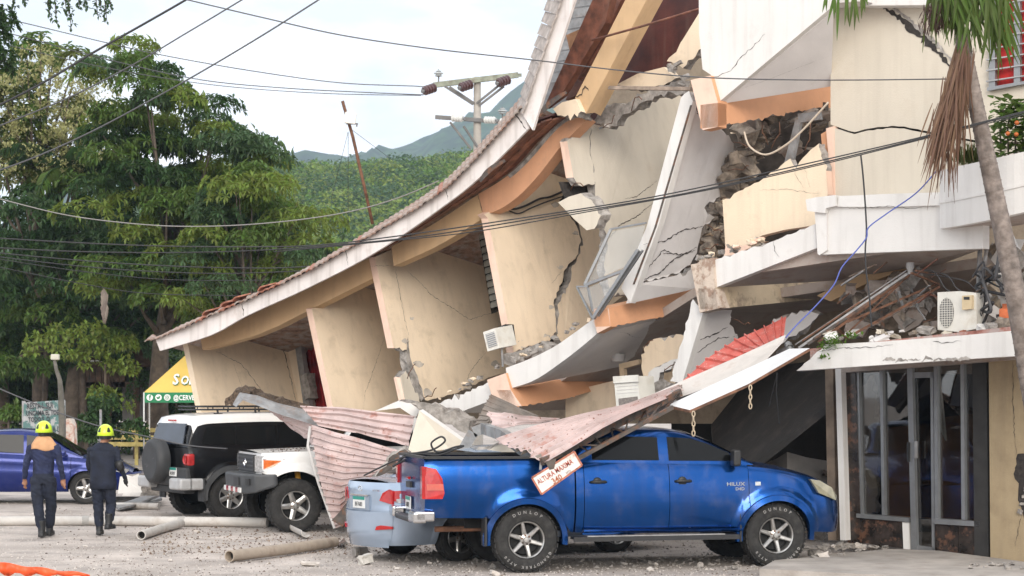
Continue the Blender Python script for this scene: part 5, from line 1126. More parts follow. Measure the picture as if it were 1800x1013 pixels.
m = MB(); q = PP([(806, 804, 27.0), (832, 760, 27.0), (850, 753, 27.0), (885, 765, 26.2), (922, 792, 25.2), (952, 815, 24.6)])
for a, b in zip(q[:-1], q[1:]): m.bar(a, b, .10, .14)
tag(m.build('purlin', GREYM), 'bent grey steel channel arching over the pickup bed', 'steel channel')
sheet('roofing_sheet', 'fan shaped faded pink sheet resting on the pickup cab', PP([(872, 774, 25.6), (940, 752, 25.5), (1020, 733, 25.4), (1100, 717, 25.5), (1195, 682, 25.9)]), PP([(958, 814, 23.95), (1010, 781, 24.05), (1060, 752, 24.2), (1110, 727, 24.6), (1197, 690, 25.5)]), 9, PINK, UNDERS, .05, nv=22, axis='u', group=SG, seed=8, rip=.05, ribw=.26, dent=.25)
prism('roofing_strip', PP([(1100, 716, 26.05), (1200, 671, 26.05), (1290, 632, 26.05), (1381, 590, 26.05), (1376, 602, 25.95), (1346, 634, 25.6), (1290, 662, 25.6), (1215, 692, 25.6), (1120, 724, 25.9)]), Vector((0, .02, .012)), PALES); tag(COL.objects['roofing_strip'], 'long pale sheet underside below the upright red sheet', 'roofing sheet', SG)
sheet('roofing_sheet', 'bright red upright sheet with white scuffs beside the blue cord', PP([(1202, 668, 26.2), (1245, 629, 26.4), (1292, 598, 26.6), (1340, 577, 26.8), (1382, 556, 27.0)]), PP([(1201, 674, 26.1), (1290, 634, 26.1), (1330, 616, 26.1), (1352, 605, 26.1), (1378, 591, 26.1)]), 11, REDS, PALES, .03, axis='v', group=SG, seed=9, ribw=.2, dent=.3)
prism('dark_board', PP([(1120, 725), (1215, 693), (1346, 636), (1360, 640), (1290, 672), (1200, 708), (1130, 735)], 25.9), Vector((0, .05, .03)), UNDERS); tag(COL.objects['dark_board'], 'dark strip of sheet between the pale underside and the white board', 'board')
BOARD = mat('white sign board', (.66, .66, .66), .55, .04, 3, .05, 30, stain=((.50, .42, .36), 3, .58, .75, .5))
sb = prism('sign_board', PP([(1175, 717, 25.2), (1213, 726, 24.7), (1316, 680, 24.7), (1424, 617, 25.0), (1388, 618, 25.5), (1290, 665, 25.4)]), Vector((0, .02, .035)), BOARD, side=RUST); tag(sb, 'long white sign board slanting up to the canopy with rusty edge', 'sign board')
pb = plane3(P(1175, 717, 25.2), P(1213, 726, 24.7), P(1316, 680, 24.7)); rnd = random.Random(4); mk = MB()
for i in range(46):      # rows of faded, unreadable lettering
    t = rnd.random(); r_ = rnd.choice((.35, .52)); x = lerp(1195, 1330, t); y = lerp(714, 660, t) + (6 if r_ > .4 else 0) + rnd.uniform(-1, 1)
    a = pb(x, y) + Vector((0, -.004, -.002)); b = pb(x + rnd.uniform(1, 3.2), y - rnd.uniform(.2, 1.2)) + Vector((0, -.004, -.002)); mk.bar(a, b, .014, .004, Vector((0, 1, 0)))
o = mk.build('faded_lettering', mat('faded blue ink', (.38, .43, .55), .7, 0, 1, 0), sb); o['kind'] = 'stuff'
# steel truss of the fallen canopy
m = MB(); A = [P(lerp(952, 1196, t / 8), lerp(812, 690, t / 8), lerp(24.0, 25.45, t / 8)) for t in range(9)]; B = [P(lerp(1016, 1182, t / 8), lerp(806, 716, t / 8), lerp(24.2, 24.8, t / 8)) for t in range(9)]
m.bar(A[0], A[-1], .06, .09); m.bar(B[0], B[-1], .05, .05)
for i in range(8): m.bar(A[i + (i % 2)] if i else A[1], B[i], .018); m.bar(B[i], A[min(8, i + 1)], .018)
tag(m.build('roof_truss', DARKM), 'dark rusty steel truss over the pickup cab windows', 'truss')
m = MB(); m.tube(PP([(1385, 606, 26.0), (1390, 612, 25.9), (1370, 622, 26.4)]), .05, 10); tag(m.build('steel_tube', GREYM, smooth=True), 'short grey steel tube end beside the red sheet', 'tube')
prism('channel_end', PP([(1176, 690), (1183, 686), (1190, 706), (1198, 704), (1198, 709), (1186, 712)], 25.4), Vector((0, .1, 0)), GREYM); tag(COL.objects['channel_end'], 'grey steel channel end under the pink sheet tip', 'steel channel')
# hanging chains
def chain(name, label, x, y0, y1, d):
    n = int((y1 - y0) / 7.5); root = thing(name, label, 'chain', P(x, y1, d), 0, 'chains hanging from the sign board')
    for i in range(n):
        c = P(x, y0 + (i + .5) * (y1 - y0) / n, d); m = MB(); r = (y1 - y0) / n * d / FPX * .62
        ax = Vector((1, 0, 0)) if i % 2 == 0 else Vector((.35, .9, 0)); m.tube([c + ax * (r * .5 * math.cos(t)) + UP * (r * math.sin(t)) for t in [k * math.pi / 5 for k in range(11)]], .0085, 5, cap=False); m.build('link', mat('cream chain', (.46, .37, .26), .5, .15, 20, .1), root, smooth=True)
chain('chain', 'pale chain hanging from the middle of the white sign board', 1319, 678, 718, 24.68); chain('chain', 'pale chain hanging from the lower left end of the sign board', 1219, 724, 766, 24.68)
# height limit sign
SD = 23.95; SC = PP([(935, 840), (1009, 794), (1023, 818), (952, 869)], SD)
sg = thing('height_sign', 'tilted white sign with red lettering hanging over the pickup door', 'sign', P(980, 832, SD))
prism('sign_plate', SC, Vector((0, .012, 0)), mat('old white sign paint', (.72, .68, .63), .6, .05, 6, .1, 40, stain=((.42, .22, .13), 9, .57, .7, .7)), sg, side=RUST)
for a, b in ((0, 1), (1, 2), (2, 3), (3, 0)):
    m = MB(); m.bar(SC[a] + Vector((0, -.004, 0)), SC[b] + Vector((0, -.004, 0)), .008, .022, Vector((0, 0, 1))); m.build('sign_border', mat('rust red paint', (.42, .15, .09), .7, .25, 20, .2), sg)
xd = (SC[1] - SC[0]).normalized(); yd = (SC[0] - SC[3]).normalized(); REDP = mat('red sign lettering', (.36, .06, .035), .7, .15, 20, .05); yo = Vector((0, -.006, 0))
L0 = (SC[1] - SC[0]).length
text3d('ALTURA MAXIMA', 'lettering', SC[0] + xd * .03 - yd * .115 + yo, xd, yd, .092, REDP, sg, .0015, bold=.0006, sx=.68)
text3d('340', 'lettering', SC[0] + xd * .185 - yd * .205 + yo, xd, yd, .10, mat('orange brown lettering', (.40, .12, .05), .7, .1, 20, 0), sg, .0015, bold=.001, sx=.9)
text3d('MTS', 'lettering', SC[0] + xd * .38 - yd * .185 + yo, xd, yd, .038, mat('grey lettering', (.22, .2, .2), .7, 0, 1, 0), sg, .001)
for px_, py_ in ((950, 826), (968, 822)):
    m = MB(); m.bar(P(px_, py_, SD + .02), P(px_ + 2, py_ - 22, SD + .25), .03, .012); m.build('bracket', GREYM, sg)
prism('bracket', PP([(958, 812), (978, 806), (974, 824), (966, 826)], SD - .01), Vector((0, .02, 0)), DARKM, sg)
# cable bundle on the tailgate
rnd = random.Random(11)
def cable(name, label, pts, r, mt=WIREM, cat='cable', group=None):
    sm = []
    n = len(pts)
    for i in range(n - 1):
        p0, p1, p2, p3 = pts[max(0, i - 1)], pts[i], pts[i + 1], pts[min(n - 1, i + 2)]
        for k in range(8):
            t = k / 8; sm.append(.5 * ((2 * p1) + (p2 - p0) * t + (2 * p0 - 5 * p1 + 4 * p2 - p3) * t * t + (3 * p1 - p0 - 3 * p2 + p3) * t ** 3))
    sm.append(pts[-1]); m = MB(); m.tube(sm, r, 6); o = m.build(name, mt, None, smooth=True)
    if label: tag(o, label, cat, group)
    return o
base = [(702, 806), (735, 798), (770, 800), (800, 790), (815, 784), (800, 786), (770, 795), (758, 780), (775, 768), (782, 776), (762, 790), (735, 796), (710, 801)]
cable('loose_cable', 'tangled black cable lying over the pickup tailgate', PP(base, 25.2), .014)
cable('loose_cable', 'thicker black cable end drooping at the pickup tailgate', PP([(700, 812), (715, 800), (740, 797), (760, 799), (752, 806), (725, 806), (705, 812), (690, 820)], 25.3), .02)
cable('loose_cable', 'thin dark cable trailing from the sheet to the tailgate', PP([(640, 836, 28.8), (668, 822, 28.2), (700, 808, 27), (740, 803, 26), (800, 790, 25.4)]), .012)
prism('metal_frame', PP([(660, 838), (690, 800), (712, 790), (722, 800), (690, 822), (684, 838)], 28.6), Vector((0, .1, .05)), DARKM, jag='all', amp=.02); tag(COL.objects['metal_frame'], 'dark torn metal lump on the light blue sedan rear window', 'debris')
for i, (x, y, s, m_) in enumerate(((652, 843, .14, TILER), (640, 842, .07, MATS['broken concrete']), (674, 842, .08, MATS['broken concrete']))):
    tag(chunk('fallen_fragment', P(x, y, 27.4), s, m_, seed=20 + i, flat=.6), ['red clay fragment on the light blue sedan boot', 'small grey fragment left on the light blue sedan boot', 'grey fragment right of the red one on the boot'][i], 'rubble')
# ================================================================ pipes and debris on the ground
PIPE = mat('white plastic pipe', (.56, .53, .49), .6, .1, 3, .1, 40, stain=((.28, .23, .19), 3, .48, .66, .75))
PIPED = mat('weathered brown pipe', (.40, .33, .26), .7, .12, 4, .15, 40, stain=((.17, .13, .10), 4, .5, .66, .7))
def pipe(name, label, pts, r, m, wall=.012, cat='pipe'):
    root = thing(name, label, cat, pts[0]); mb = MB(); mb.tube(pts, r, 18, cap=False); mb.tube([pts[0] + (pts[1] - pts[0]) * .0, pts[1]], r - wall, 18, cap=False)
    d = (pts[1] - pts[0]).normalized(); x = d.cross(UP).normalized(); y = x.cross(d); n = 18; ring = []
    for rr_ in (r, r - wall):
        for j in range(n): ring.append(pts[0] + (x * math.cos(2 * math.pi * j / n) + y * math.sin(2 * math.pi * j / n)) * rr_)
    mb.add(ring, [(j, (j + 1) % n, n + (j + 1) % n, n + j) for j in range(n)]); mb.build('pipe_wall', m, root, smooth=True, angle=40)
    ic = MB(); q = pts[0] + d * .12; ic.tube([q, q + d * .02], r - wall * 1.1, 18); ic.build('pipe_inside', UNDER, root)
    return root
def GP(x, y, r): p = G(x, y, r); return p
pl = thing('long_pipe', 'long white plastic pipe lying across the lot behind the workers', 'pipe', GP(200, 916, .1))
pA = GP(-60, 917, .08); pM1 = GP(152, 916, .08); pM2 = GP(320, 917, .08); pB = GP(470, 919, .08)
for a, b in ((pA, pM1), (pM1, pM2), (pM2, pB)):
    m = MB(); m.tube([a, a.lerp(b, .5) + Vector((0, 0, .004)), b], .08, 18); m.build('pipe_length', PIPE, pl, smooth=True, angle=50)
for c in (pM1, pM2): m = MB(); dd = (pB - pA).normalized(); m.tube([c - dd * .06, c + dd * .06], .087, 18); m.build('coupling', mat('grey coupling', (.40, .38, .35), .6, .1, 6, .1, 40), pl, smooth=True, angle=40)
pipe('drain_pipe', 'grey pipe with open end lying against the long white pipe', [GP(248, 941, .07), GP(282, 930, .07), GP(318, 920, .085)], .07, PIPE)
pipe('drain_pipe', 'brownish pipe with open end lying left of the light blue sedan', [GP(403, 978, .09), GP(500, 966, .09), GP(588, 953, .09)], .075, PIPED)
# half gutter piece
V = []; F = []; a, b = GP(508, 930, .02), GP(538, 945, .02); d = (b - a).normalized(); x = d.cross(UP).normalized()
for q in (a, b):
    for rr_ in (.075, .068):
        for i in range(11): t = math.pi * (1.02 + .98 * i / 10) + .5; V.append(q + x * math.cos(t) * rr_ + UP * (.075 + math.sin(t) * rr_))
for i in range(10): F += [(i, i + 1, 22 + i + 1, 22 + i), (11 + i + 1, 11 + i, 33 + i, 33 + i + 1), (i + 1, i, 11 + i, 12 + i), (22 + i, 23 + i, 34 + i, 33 + i)]
tag(mesh('gutter_piece', V, F, PIPE), 'short white half gutter lying by the white truck wheel', 'gutter')
tag(chunk('concrete_lump', GP(641, 984, .06), (.16, .13, .12), mat('pale concrete lump', (.55, .52, .47), .9, .1, 8, .4, 40), seed=31), 'pale angular concrete lump lying below the light blue sedan', 'rubble')
m = MB(); q = GP(622, 971, .06); m.tube([q, q + Vector((.16, .1, .01))], [.065, .06], 12); m.tube([q + Vector((.04, .025, .002)), q + Vector((.06, .04, .003))], [.072, .072], 12); tag(m.build('concrete_core', MATS['broken concrete'], smooth=True, angle=40), 'round grey concrete core lying by the pale lump', 'rubble')
tag(chunk('flat_stone', GP(545, 993, .02), (.22, .12, .05), STONE, seed=33), 'flat pale stone half buried below the brownish pipe', 'stone')
tag(chunk('flat_stone', GP(870, 1008, .02), (.14, .1, .05), STONE, seed=34), 'small pale stone before the pickup rear wheel', 'stone')
prism('tin_scrap', [G(592, 957, .03), G(606, 948, .03), G(607, 954, .10), G(594, 961, .03)], Vector((0, .01, .01)), DARKM); tag(COL.objects['tin_scrap'], 'dark scrap of tin at the far end of the brownish pipe', 'scrap')
# rubble by the shop step and under the pickup: individual stones
rnd = random.Random(21); k = 0
for i in range(46):
    x = rnd.uniform(1410, 1590) if i < 32 else rnd.uniform(1080, 1330); y = lerp(975, 952, (x - 1410) / 180) + rnd.uniform(-10, 10) if i < 32 else rnd.uniform(985, 1002); s = rnd.uniform(.05, .15) if i < 32 else rnd.uniform(.04, .09)
    o = chunk('rubble_stone', G(x, y, .10 if i < 32 else .02), s, [MATS['broken concrete'], MATS['broken concrete'], STONE][i % 3], seed=500 + i, flat=.8)
    tag(o, 'grey rubble stone heaped between the pickup nose and the shop front' if i < 32 else 'grey rubble stone lying in the shade under the pickup', 'rubble', 'rubble by the shop step' if i < 32 else 'rubble under the pickup')
for i in range(12):
    x = rnd.uniform(1700, 1800); tag(chunk('rubble_stone', G(x, 994 + rnd.uniform(-3, 5), .12), rnd.uniform(.04, .09), MATS['broken concrete'], seed=560 + i), 'small grey rubble stone at the foot of the cream pillar', 'rubble', 'rubble at the pillar foot')
cb = chunk('carton', fac(1405, 835, 1.3), (.75, .5, .42), mat('shade-darkened carton', (.24, .225, .21), .85, .1, 4, .1, 30), seed=5, rough=.05, rz=R(25)); tag(cb, 'pale carton lying tilted in the dark behind the pickup nose', 'carton')  # pale card toned down, the surrounding shade is in its colour
text3d('sper', 'lettering', fac(1392, 842, .95), ALONG + UP * -.35, UP + ALONG * .3, .17, INKD, cb, .002)
# debris heap behind the second worker
prism('cement_panel', PP([(207, 868), (211, 838), (244, 833), (250, 866)], 36.8), Vector((.1, .1, .0)), WHITE, jag=(1, 2)); tag(COL.objects['cement_panel'], 'white broken panel standing behind the second worker', 'panel')
prism('cement_panel', PP([(222, 850), (242, 834), (250, 860), (246, 872), (215, 872)], 38.0), Vector((.6, .2, .0)), WHITE, jag=(1, 2)); tag(COL.objects['cement_panel.001'], 'white slab fragment lying left of the off-roader', 'panel')
prism('debris_board', [G(200, 893, .05), G(262, 872, .12), G(282, 872, .12), G(285, 880, .1), G(210, 897, .05)], UP * .04, GREYM); tag(COL.objects['debris_board'], 'grey metal strip lying on the debris left of the off-roader', 'metal strip')
for i, (a, b, r_, lab) in enumerate((((205, 889), (280, 890), .06, 'thick grey tube lying by the off-roader tyre'), ((228, 893), (278, 872), .025, 'thin grey rod leaning across the debris by the off-roader'), ((205, 876), (275, 876), .035, 'grey bar lying behind the thick grey tube'))):
    m = MB(); m.tube([G(*a, r_ + .01), G(*b, r_ + (.18 if i == 1 else .02))], r_, 12); tag(m.build('scrap_tube', PIPE if i == 0 else GREYM, smooth=True, angle=50), lab, 'tube')
prism('red_board', PP([(215, 826), (262, 838), (262, 846), (215, 834)], 44), Vector((0, .05, 0)), REDS); tag(COL.objects['red_board'], 'red board edge behind the second worker', 'board')
# stones scattered on the lot
for i, (x, y, s) in enumerate(((170, 903, .09), (60, 903, .07), (345, 934, .08), (480, 905, .07), (150, 960, .06), (300, 985, .05), (230, 918, .08), (410, 925, .05), (700, 1000, .07), (755, 990, .06))):
    tag(chunk('lot_stone', G(x, y, .01), s, STONE, seed=600 + i, flat=.6), 'small pale stone lying loose on the open gravel', 'stone', 'loose stones on the lot')
# orange tape in the near left corner
V = []; F = []
for i in range(21):
    t = i / 20; x = lerp(-30, 158, t); y = lerp(984, 1009, t ** .9); w_ = lerp(26, 5, t) * (.9 + .2 * math.sin(i * 1.7)); d_ = 19.5
    V += [P(x, y + 1.5 * math.sin(i), d_ + .05 * math.sin(i * 2.1)), P(x, y + w_, d_ + .03 * math.cos(i * 1.3))]
for i in range(20): F.append((2 * i, 2 * i + 2, 2 * i + 3, 2 * i + 1))
tape = mesh('warning_tape', V, F, mat('orange tape', (.85, .10, .02), .5, .15, 4, .2, 12), None, smooth=True); sm = tape.modifiers.new('s', 'SOLIDIFY'); sm.thickness = .004
tag(tape, 'twisted orange barrier tape crossing the near left corner', 'tape')
# ================================================================ trees, palms, hills
def inpoly(x, y, pl):
    c = False; n = len(pl)
    for i in range(n):
        x0, y0 = pl[i]; x1, y1 = pl[(i + 1) % n]
        if (y0 > y) != (y1 > y) and x < (x1 - x0) * (y - y0) / (y1 - y0) + x0: c = not c
    return c
def leaf(V, F, p, d, up, l, w, droop=.3):
    """one folded leaf from p along d"""
    s = d.cross(up)
    if s.length < 1e-4: s = d.orthogonal()
    s.normalize(); n = s.cross(d).normalized(); k = len(V); m = p + d * l * .5 + n * l * .06; t = p + d * l - n * l * droop * .5
    V += [p, m + s * w * .5, t, m - s * w * .5]; F.append((k, k + 1, k + 2)); F.append((k, k + 2, k + 3))
def whorl(V, F, p, axis, rnd, n, l, w, spread=1.0, droop=.35):
    axis = axis.normalized(); x = axis.orthogonal().normalized(); y = axis.cross(x); a0 = rnd.uniform(0, 6.3)
    for i in range(n):
        a = a0 + i * 2 * math.pi / n + rnd.uniform(-.3, .3); d = (x * math.cos(a) + y * math.sin(a)) * spread + axis * rnd.uniform(.0, .5) + Vector((0, 0, -droop * rnd.uniform(.4, 1.3)))
        d.normalize(); leaf(V, F, p, d, UP, l * rnd.uniform(.7, 1.2), w * rnd.uniform(.8, 1.2))
def crown_pads(poly, D, depth, n, pr, rnd, cl, l, w, leaves=7, flat=.45, jit=.25, droop=.35):
    """leaf pads spread through the outline poly (photo pixels at distance D); returns leaves and pad centres"""
    xs = [p[0] for p in poly]; ys = [p[1] for p in poly]; V = []; F = []; C = []
    while len(C) < n:
        x = rnd.uniform(min(xs), max(xs)); y = rnd.uniform(min(ys), max(ys))
        if not inpoly(x, y, poly): continue
        C.append(P(x, y, D) + Vector((0, rnd.uniform(-1, 1) * depth, 0)))
    for c in C:
        r = rnd.uniform(*pr)
        for _ in range(cl):
            a = rnd.uniform(0, 6.3); z = rnd.uniform(-.35, 1); q = math.sqrt(max(0, 1 - z * z)); rad = rnd.uniform(.75, 1.05)
            d = Vector((math.cos(a) * q, math.sin(a) * q, z * flat)); p = c + d * r * rad
            whorl(V, F, p, Vector((d.x, d.y, d.z + .4)), rnd, leaves, l, w, droop=droop)
    return V, F, C
def limbs(base, C, rnd, r0, n, mt, parent, top=None):
    m = MB(); zmid = base + Vector((0, 0, (sum(c.z for c in C) / len(C) - base.z) * .45)); topc = top or sum(C, Vector()) / len(C)
    m.tube([base - Vector((0, 0, .2)), base.lerp(zmid, .5) + Vector((rnd.uniform(-.15, .15), rnd.uniform(-.15, .15), 0)), zmid, zmid.lerp(topc, .6), topc], [r0 * 1.25, r0, r0 * .8, r0 * .5, r0 * .25], 9)
    m.build('trunk', mt, parent, smooth=True); m2 = MB()
    for c in rnd.sample(C, min(n, len(C))):
        s = zmid.lerp(topc, rnd.uniform(0, .8)); m2.tube([s, s.lerp(c, .5) + Vector((0, 0, -.2)), c], [r0 * .35, r0 * .18, r0 * .06], 6)
    m2.build('limbs', mt, parent, smooth=True)
BARK = mat('grey brown bark', (.105, .08, .06), .9, .25, 5, .6, 20)
def tree(name, label, poly, D, depth, n, pr, cl, l, w, cols, base_px, r0=.2, seed=1, leaves=7, flat=.45, nl=24, group=None, droop=.35):
    rnd = random.Random(seed); b = G(base_px, HY + CAMH * FPX / D); root = thing(name, label, 'tree', b, 0, group)
    V, F, C = crown_pads(poly, D, depth, n, pr, rnd, cl, l, w, leaves, flat, droop=droop)
    limbs(b, C, rnd, r0, nl, BARK, root)
    me_mats = cols if isinstance(cols, list) else [cols]; fm = []
    per = leaves * 2
    for i in range(len(F)): fm.append(0)
    blk = per * cl
    for c_ in range(n):
        mi = rnd.randrange(len(me_mats))
        for q in range(c_ * blk, min(len(F), (c_ + 1) * blk)): fm[q] = mi
    mesh('crown', V, F, me_mats, root, fm); return root
LG1 = leafmat('mid green leaf', (.10, .162, .034)); LG2 = leafmat('fresh green leaf', (.17, .225, .042)); LG3 = leafmat('dark green leaf', (.045, .088, .026)); LG4 = leafmat('blue green leaf', (.07, .122, .048))
LY1 = leafmat('pale yellow blossom', (.42, .41, .19), .25); LY2 = leafmat('yellow green leaf', (.15, .18, .05)); LD = leafmat('dry palm leaf', (.175, .10, .062), .2, .2, .7); LDG = leafmat('grey dry frond', (.22, .18, .15), .3, .2, .7)
# the big tree
tree('broad_tree', 'big dense dark green tree towering behind the yellow tent', [(200, 82), (228, 76), (275, 92), (308, 118), (335, 145), (372, 175), (432, 178), (455, 205), (440, 232), (470, 265), (492, 320), (520, 370), (555, 410), (545, 450), (500, 480), (450, 520), (360, 560), (300, 600), (200, 580), (150, 480), (170, 380), (150, 300), (185, 210), (175, 150), (195, 130)], 61, 2.6, 135, (.5, 1.0), 44, .27, .085, [LG1, LG1, LG2, LG3, LG4], 282, .32, 3, 7)
tree('broad_tree', 'dense dark green tree growing lower right of the big one, over the roof edge', [(380, 330), (470, 300), (540, 350), (575, 410), (560, 450), (480, 500), (400, 540), (330, 560), (340, 430)], 57, 1.8, 46, (.5, .95), 44, .25, .08, [LG1, LG2, LG2, LG4], 440, .2, 4)
tree('broad_tree', 'shaded dark tree behind the hut at the left', [(100, 330), (200, 320), (260, 420), (300, 560), (280, 640), (130, 640), (20, 660), (-30, 560), (20, 380)], 66, 3, 84, (.7, 1.2), 34, .30, .11, [LG3, LG3, LG4, LG1], 130, .3, 5)
tree('broad_tree', 'dark leafy tree filling the left picture edge above the sedan', [(-60, 330), (20, 340), (60, 380), (60, 480), (110, 560), (110, 650), (60, 700), (-60, 700)], 70, 2, 50, (.7, 1.1), 34, .30, .12, [LG3, LG3, LG1], 5, .3, 6)
# flowering tree
tree('flowering_tree', 'tall pale yellow flowering tree at the left behind the wires', [(-30, 130), (20, 150), (60, 100), (100, 85), (120, 130), (160, 110), (185, 130), (195, 200), (190, 330), (120, 330), (40, 350), (-30, 330)], 68, 2.0, 60, (.35, .7), 13, .34, .17, [LY2, LG2, LY2, LG1], 70, .24, 7, 6, .9, 40)
rnd = random.Random(12); V = []; F = []
for _ in range(380):
    while True:
        x, y = rnd.uniform(-20, 205), rnd.uniform(95, 330)
        if inpoly(x, y, [(-30, 150), (60, 100), (100, 75), (125, 125), (190, 140), (210, 250), (190, 330), (-30, 340)]): break
    c = P(x, y, 67) + Vector((0, rnd.uniform(-2.5, 1.5), 0))
    for _ in range(26):
        d = Vector((rnd.gauss(0, .5), rnd.gauss(0, .5), rnd.uniform(-.1, 1))); p = c + d * rnd.uniform(0, .45); leaf(V, F, p, Vector((rnd.uniform(-1, 1), rnd.uniform(-1, 1), rnd.uniform(.1, 1))).normalized(), UP, .13, .075, 0)
ft_ = [o for o in COL.objects if o.name.startswith('flowering_tree')][0]; mesh('blossom', V, F, LY1, ft_)
# near branch overhanging the upper left corner, with the tree it belongs to at the edge
def near_tree():
    D = 44; rnd = random.Random(15); b = G(-75, HY + CAMH * FPX / D); root = thing('edge_tree', 'dark glossy tree at the far left edge with twigs hanging into the sky', 'tree', b)
    V, F, C = crown_pads([(-90, 0), (8, 10), (30, 45), (36, 95), (25, 125), (-90, 140)], D, 1.0, 26, (.28, .5), 24, .15, .08, rnd, ) if False else crown_pads([(-90, 0), (-6, 10), (14, 45), (18, 95), (8, 115), (-90, 130)], D, .6, 26, (.25, .45), rnd, 22, .16, .08, 6, .8)
    m = MB(); m.tube([b, P(-72, 400, D), P(-70, 100, D), P(-60, -60, D)], [.3, .24, .18, .12], 9); m.build('trunk', BARK, root, smooth=True)
    m = MB(); m.tube([P(-62, -30, D), P(40, -34, D), P(120, -26, D), P(215, -20, D)], [.1, .06, .04, .02], 6); tw = [(25, 10), (45, 6), (88, 30), (100, 42), (118, 30), (125, 50), (140, 12), (152, 14), (178, 20), (188, 38), (172, 28), (196, 18), (90, 12)]
    for x, y in tw:
        a = P(x - rnd.uniform(2, 14), -28, D); m.tube([a, P(x - 3, y * .45 - 10, D), P(x, y, D)], [.018, .012, .006], 5)
        for i in range(9):
            t = i / 8; q = P(lerp(x - 6, x, t), lerp(-22, y, t), D) + Vector((rnd.uniform(-.05, .05), rnd.uniform(-.05, .05), 0)); whorl(V, F, q, Vector((rnd.uniform(-1, 1), 0, -.2)), rnd, 4, .12, .06)
    m.build('limbs', BARK, root, smooth=True); mesh('crown', V, F, [LG3], root)
near_tree()
# palms
def frond(V, F, c, d0, l, rnd, lw=.5, droop=1.0, n=34, wid=.05, hang=.5):
    """one pinnate frond from c, leaving in direction d0 and drooping"""
    p = c.copy(); d = d0.normalized(); st = l / n; pts = []
    for i in range(n):
        pts.append((p.copy(), d.copy())); p = p + d * st; d = (d + Vector((0, 0, -droop * st / l * 2.2 * (.3 + i / n)))).normalized()
    for i, (q, dd) in enumerate(pts[3:]):
        t = (i + 3) / n; s = dd.cross(UP)
        if s.length < .05: s = Vector((1, 0, 0))
        s.normalize(); ll = lw * math.sin(math.pi * min(1, .12 + t * .9)) ** .7
        for sg in (-1, 1):
            ld = (s * sg + dd * .7 + Vector((0, 0, -hang * rnd.uniform(.5, 1.5)))).normalized(); leaf(V, F, q, ld, UP, ll * rnd.uniform(.8, 1.1), wid, .6)
    return [q for q, _ in pts]
def palm(name, label, base, top, r0, r1, fronds, mats, dead=(), D=0, curve=(0, 0, 0), fl=2.2, seed=1, bark=None, lw=.5, nuts=False, wid=.05, n=34):
    rnd = random.Random(seed); root = thing(name, label, 'palm tree', base); m = MB(); pts = []
    for i in range(15):
        t = i / 14; pts.append(base.lerp(top, t) + Vector(curve) * math.sin(math.pi * t))
    rad = [lerp(r0, r1, i / 14) for i in range(15)]; m.tube(pts, rad, 12)
    for i in range(60):
        t = i / 60; f = t * 14; k = int(f); p = pts[k].lerp(pts[min(14, k + 1)], f - k); q = (pts[min(14, k + 1)] - pts[k]).normalized(); rr_ = lerp(r0, r1, t)
        m.tube([p - q * .01, p + q * .012], rr_ * 1.045, 12)
    m.build('trunk', bark or BARK, root, smooth=True, angle=60)
    for lst, mt in ((fronds, mats), (dead, LD)):
        for d0, l, dr in lst:
            V = []; F = []; sp = frond(V, F, top, Vector(d0), l, rnd, lw, dr, n=n, wid=wid, hang=.5 if lst is fronds else 1.6); o = mesh('frond', V, F, mt if not isinstance(mt, list) else rnd.choice(mt), root)
            mm = MB(); mm.tube(sp[::3] + [sp[-1]], [.022] * (len(sp[::3])) + [.006], 5); mm.build('frond_stem', mt if not isinstance(mt, list) else mt[0], o)
    return root
rnd = random.Random(30); D = 66
fr = [((math.cos(a), math.sin(a) * .8, rnd.uniform(.1, .9)), rnd.uniform(2.6, 3.4), rnd.uniform(.9, 1.4)) for a in [i * .63 for i in range(10)]]
palm('garden_palm', 'tall feathery palm among the dark trees at the left', G(150, HY + CAMH * FPX / D), P(128, 300, D), .14, .10, fr, [LG3, LG4, LG1], [((-.5, -.2, -.5), 1.6, 1.2)], seed=31, lw=.75, wid=.045)
fr = [((math.cos(a), math.sin(a) * .8, rnd.uniform(-.2, .5)), rnd.uniform(1.5, 2.2), rnd.uniform(1.0, 1.5)) for a in [i * .8 for i in range(8)]]
palm('garden_palm', 'small yellowish palm with a dry hanging frond left of the hut', G(75, HY + CAMH * FPX / 67), P(85, 520, 67), .12, .09, fr, [LY2, LG1, LG2], [((-.4, -.1, -.9), 2.2, 1.2), ((-.25, -.2, -.8), 1.9, 1.3)], seed=32, lw=.6, wid=.03, n=26)
# a dry frond caught in the big tree
V = []; F = []; frond(V, F, P(182, 498, 57), Vector((.05, 0, -1)), 1.1, random.Random(3), .45, .3, 24, .05, 1.8); tag(mesh('dry_frond', V, F, LDG), 'grey dry frond hanging in front of the dark tree crown', 'palm frond')
# right hand palm close to the building
B0 = hit(1835, 760, Vector((0, 23.2, 0)), Vector((0, 1, 0))); DP = 23.2
def rp(x, y): return P(x, y, DP)
root = thing('leaning_palm', 'slender leaning palm with brown hanging fronds before the right wall', 'palm tree', P(1850, 1000, DP)); m = MB()
pts = [rp(x, y) for x, y in ((1868, 1030), (1845, 880), (1822, 720), (1800, 600), (1780, 490), (1757, 380), (1738, 290), (1722, 215), (1706, 140), (1694, 85), (1690, 60))]; rad = [.17, .155, .14, .125, .115, .108, .1, .092, .088, .085, .08]
m.tube(pts, rad, 14); rnd = random.Random(2)
for i in range(len(pts) - 1):
    for k in range(6):
        t = k / 6; p = pts[i].lerp(pts[i + 1], t); q = (pts[i + 1] - pts[i]).normalized(); r_ = lerp(rad[i], rad[i + 1], t); m.tube([p - q * .008, p + q * .008], r_ * rnd.uniform(1.02, 1.06), 14)
m.build('trunk', mat('grey palm bark', (.23, .19, .165), .9, .25, 9, .6, 25, stain=((.11, .085, .07), 7, .48, .65, .7)), root, smooth=True, angle=60)
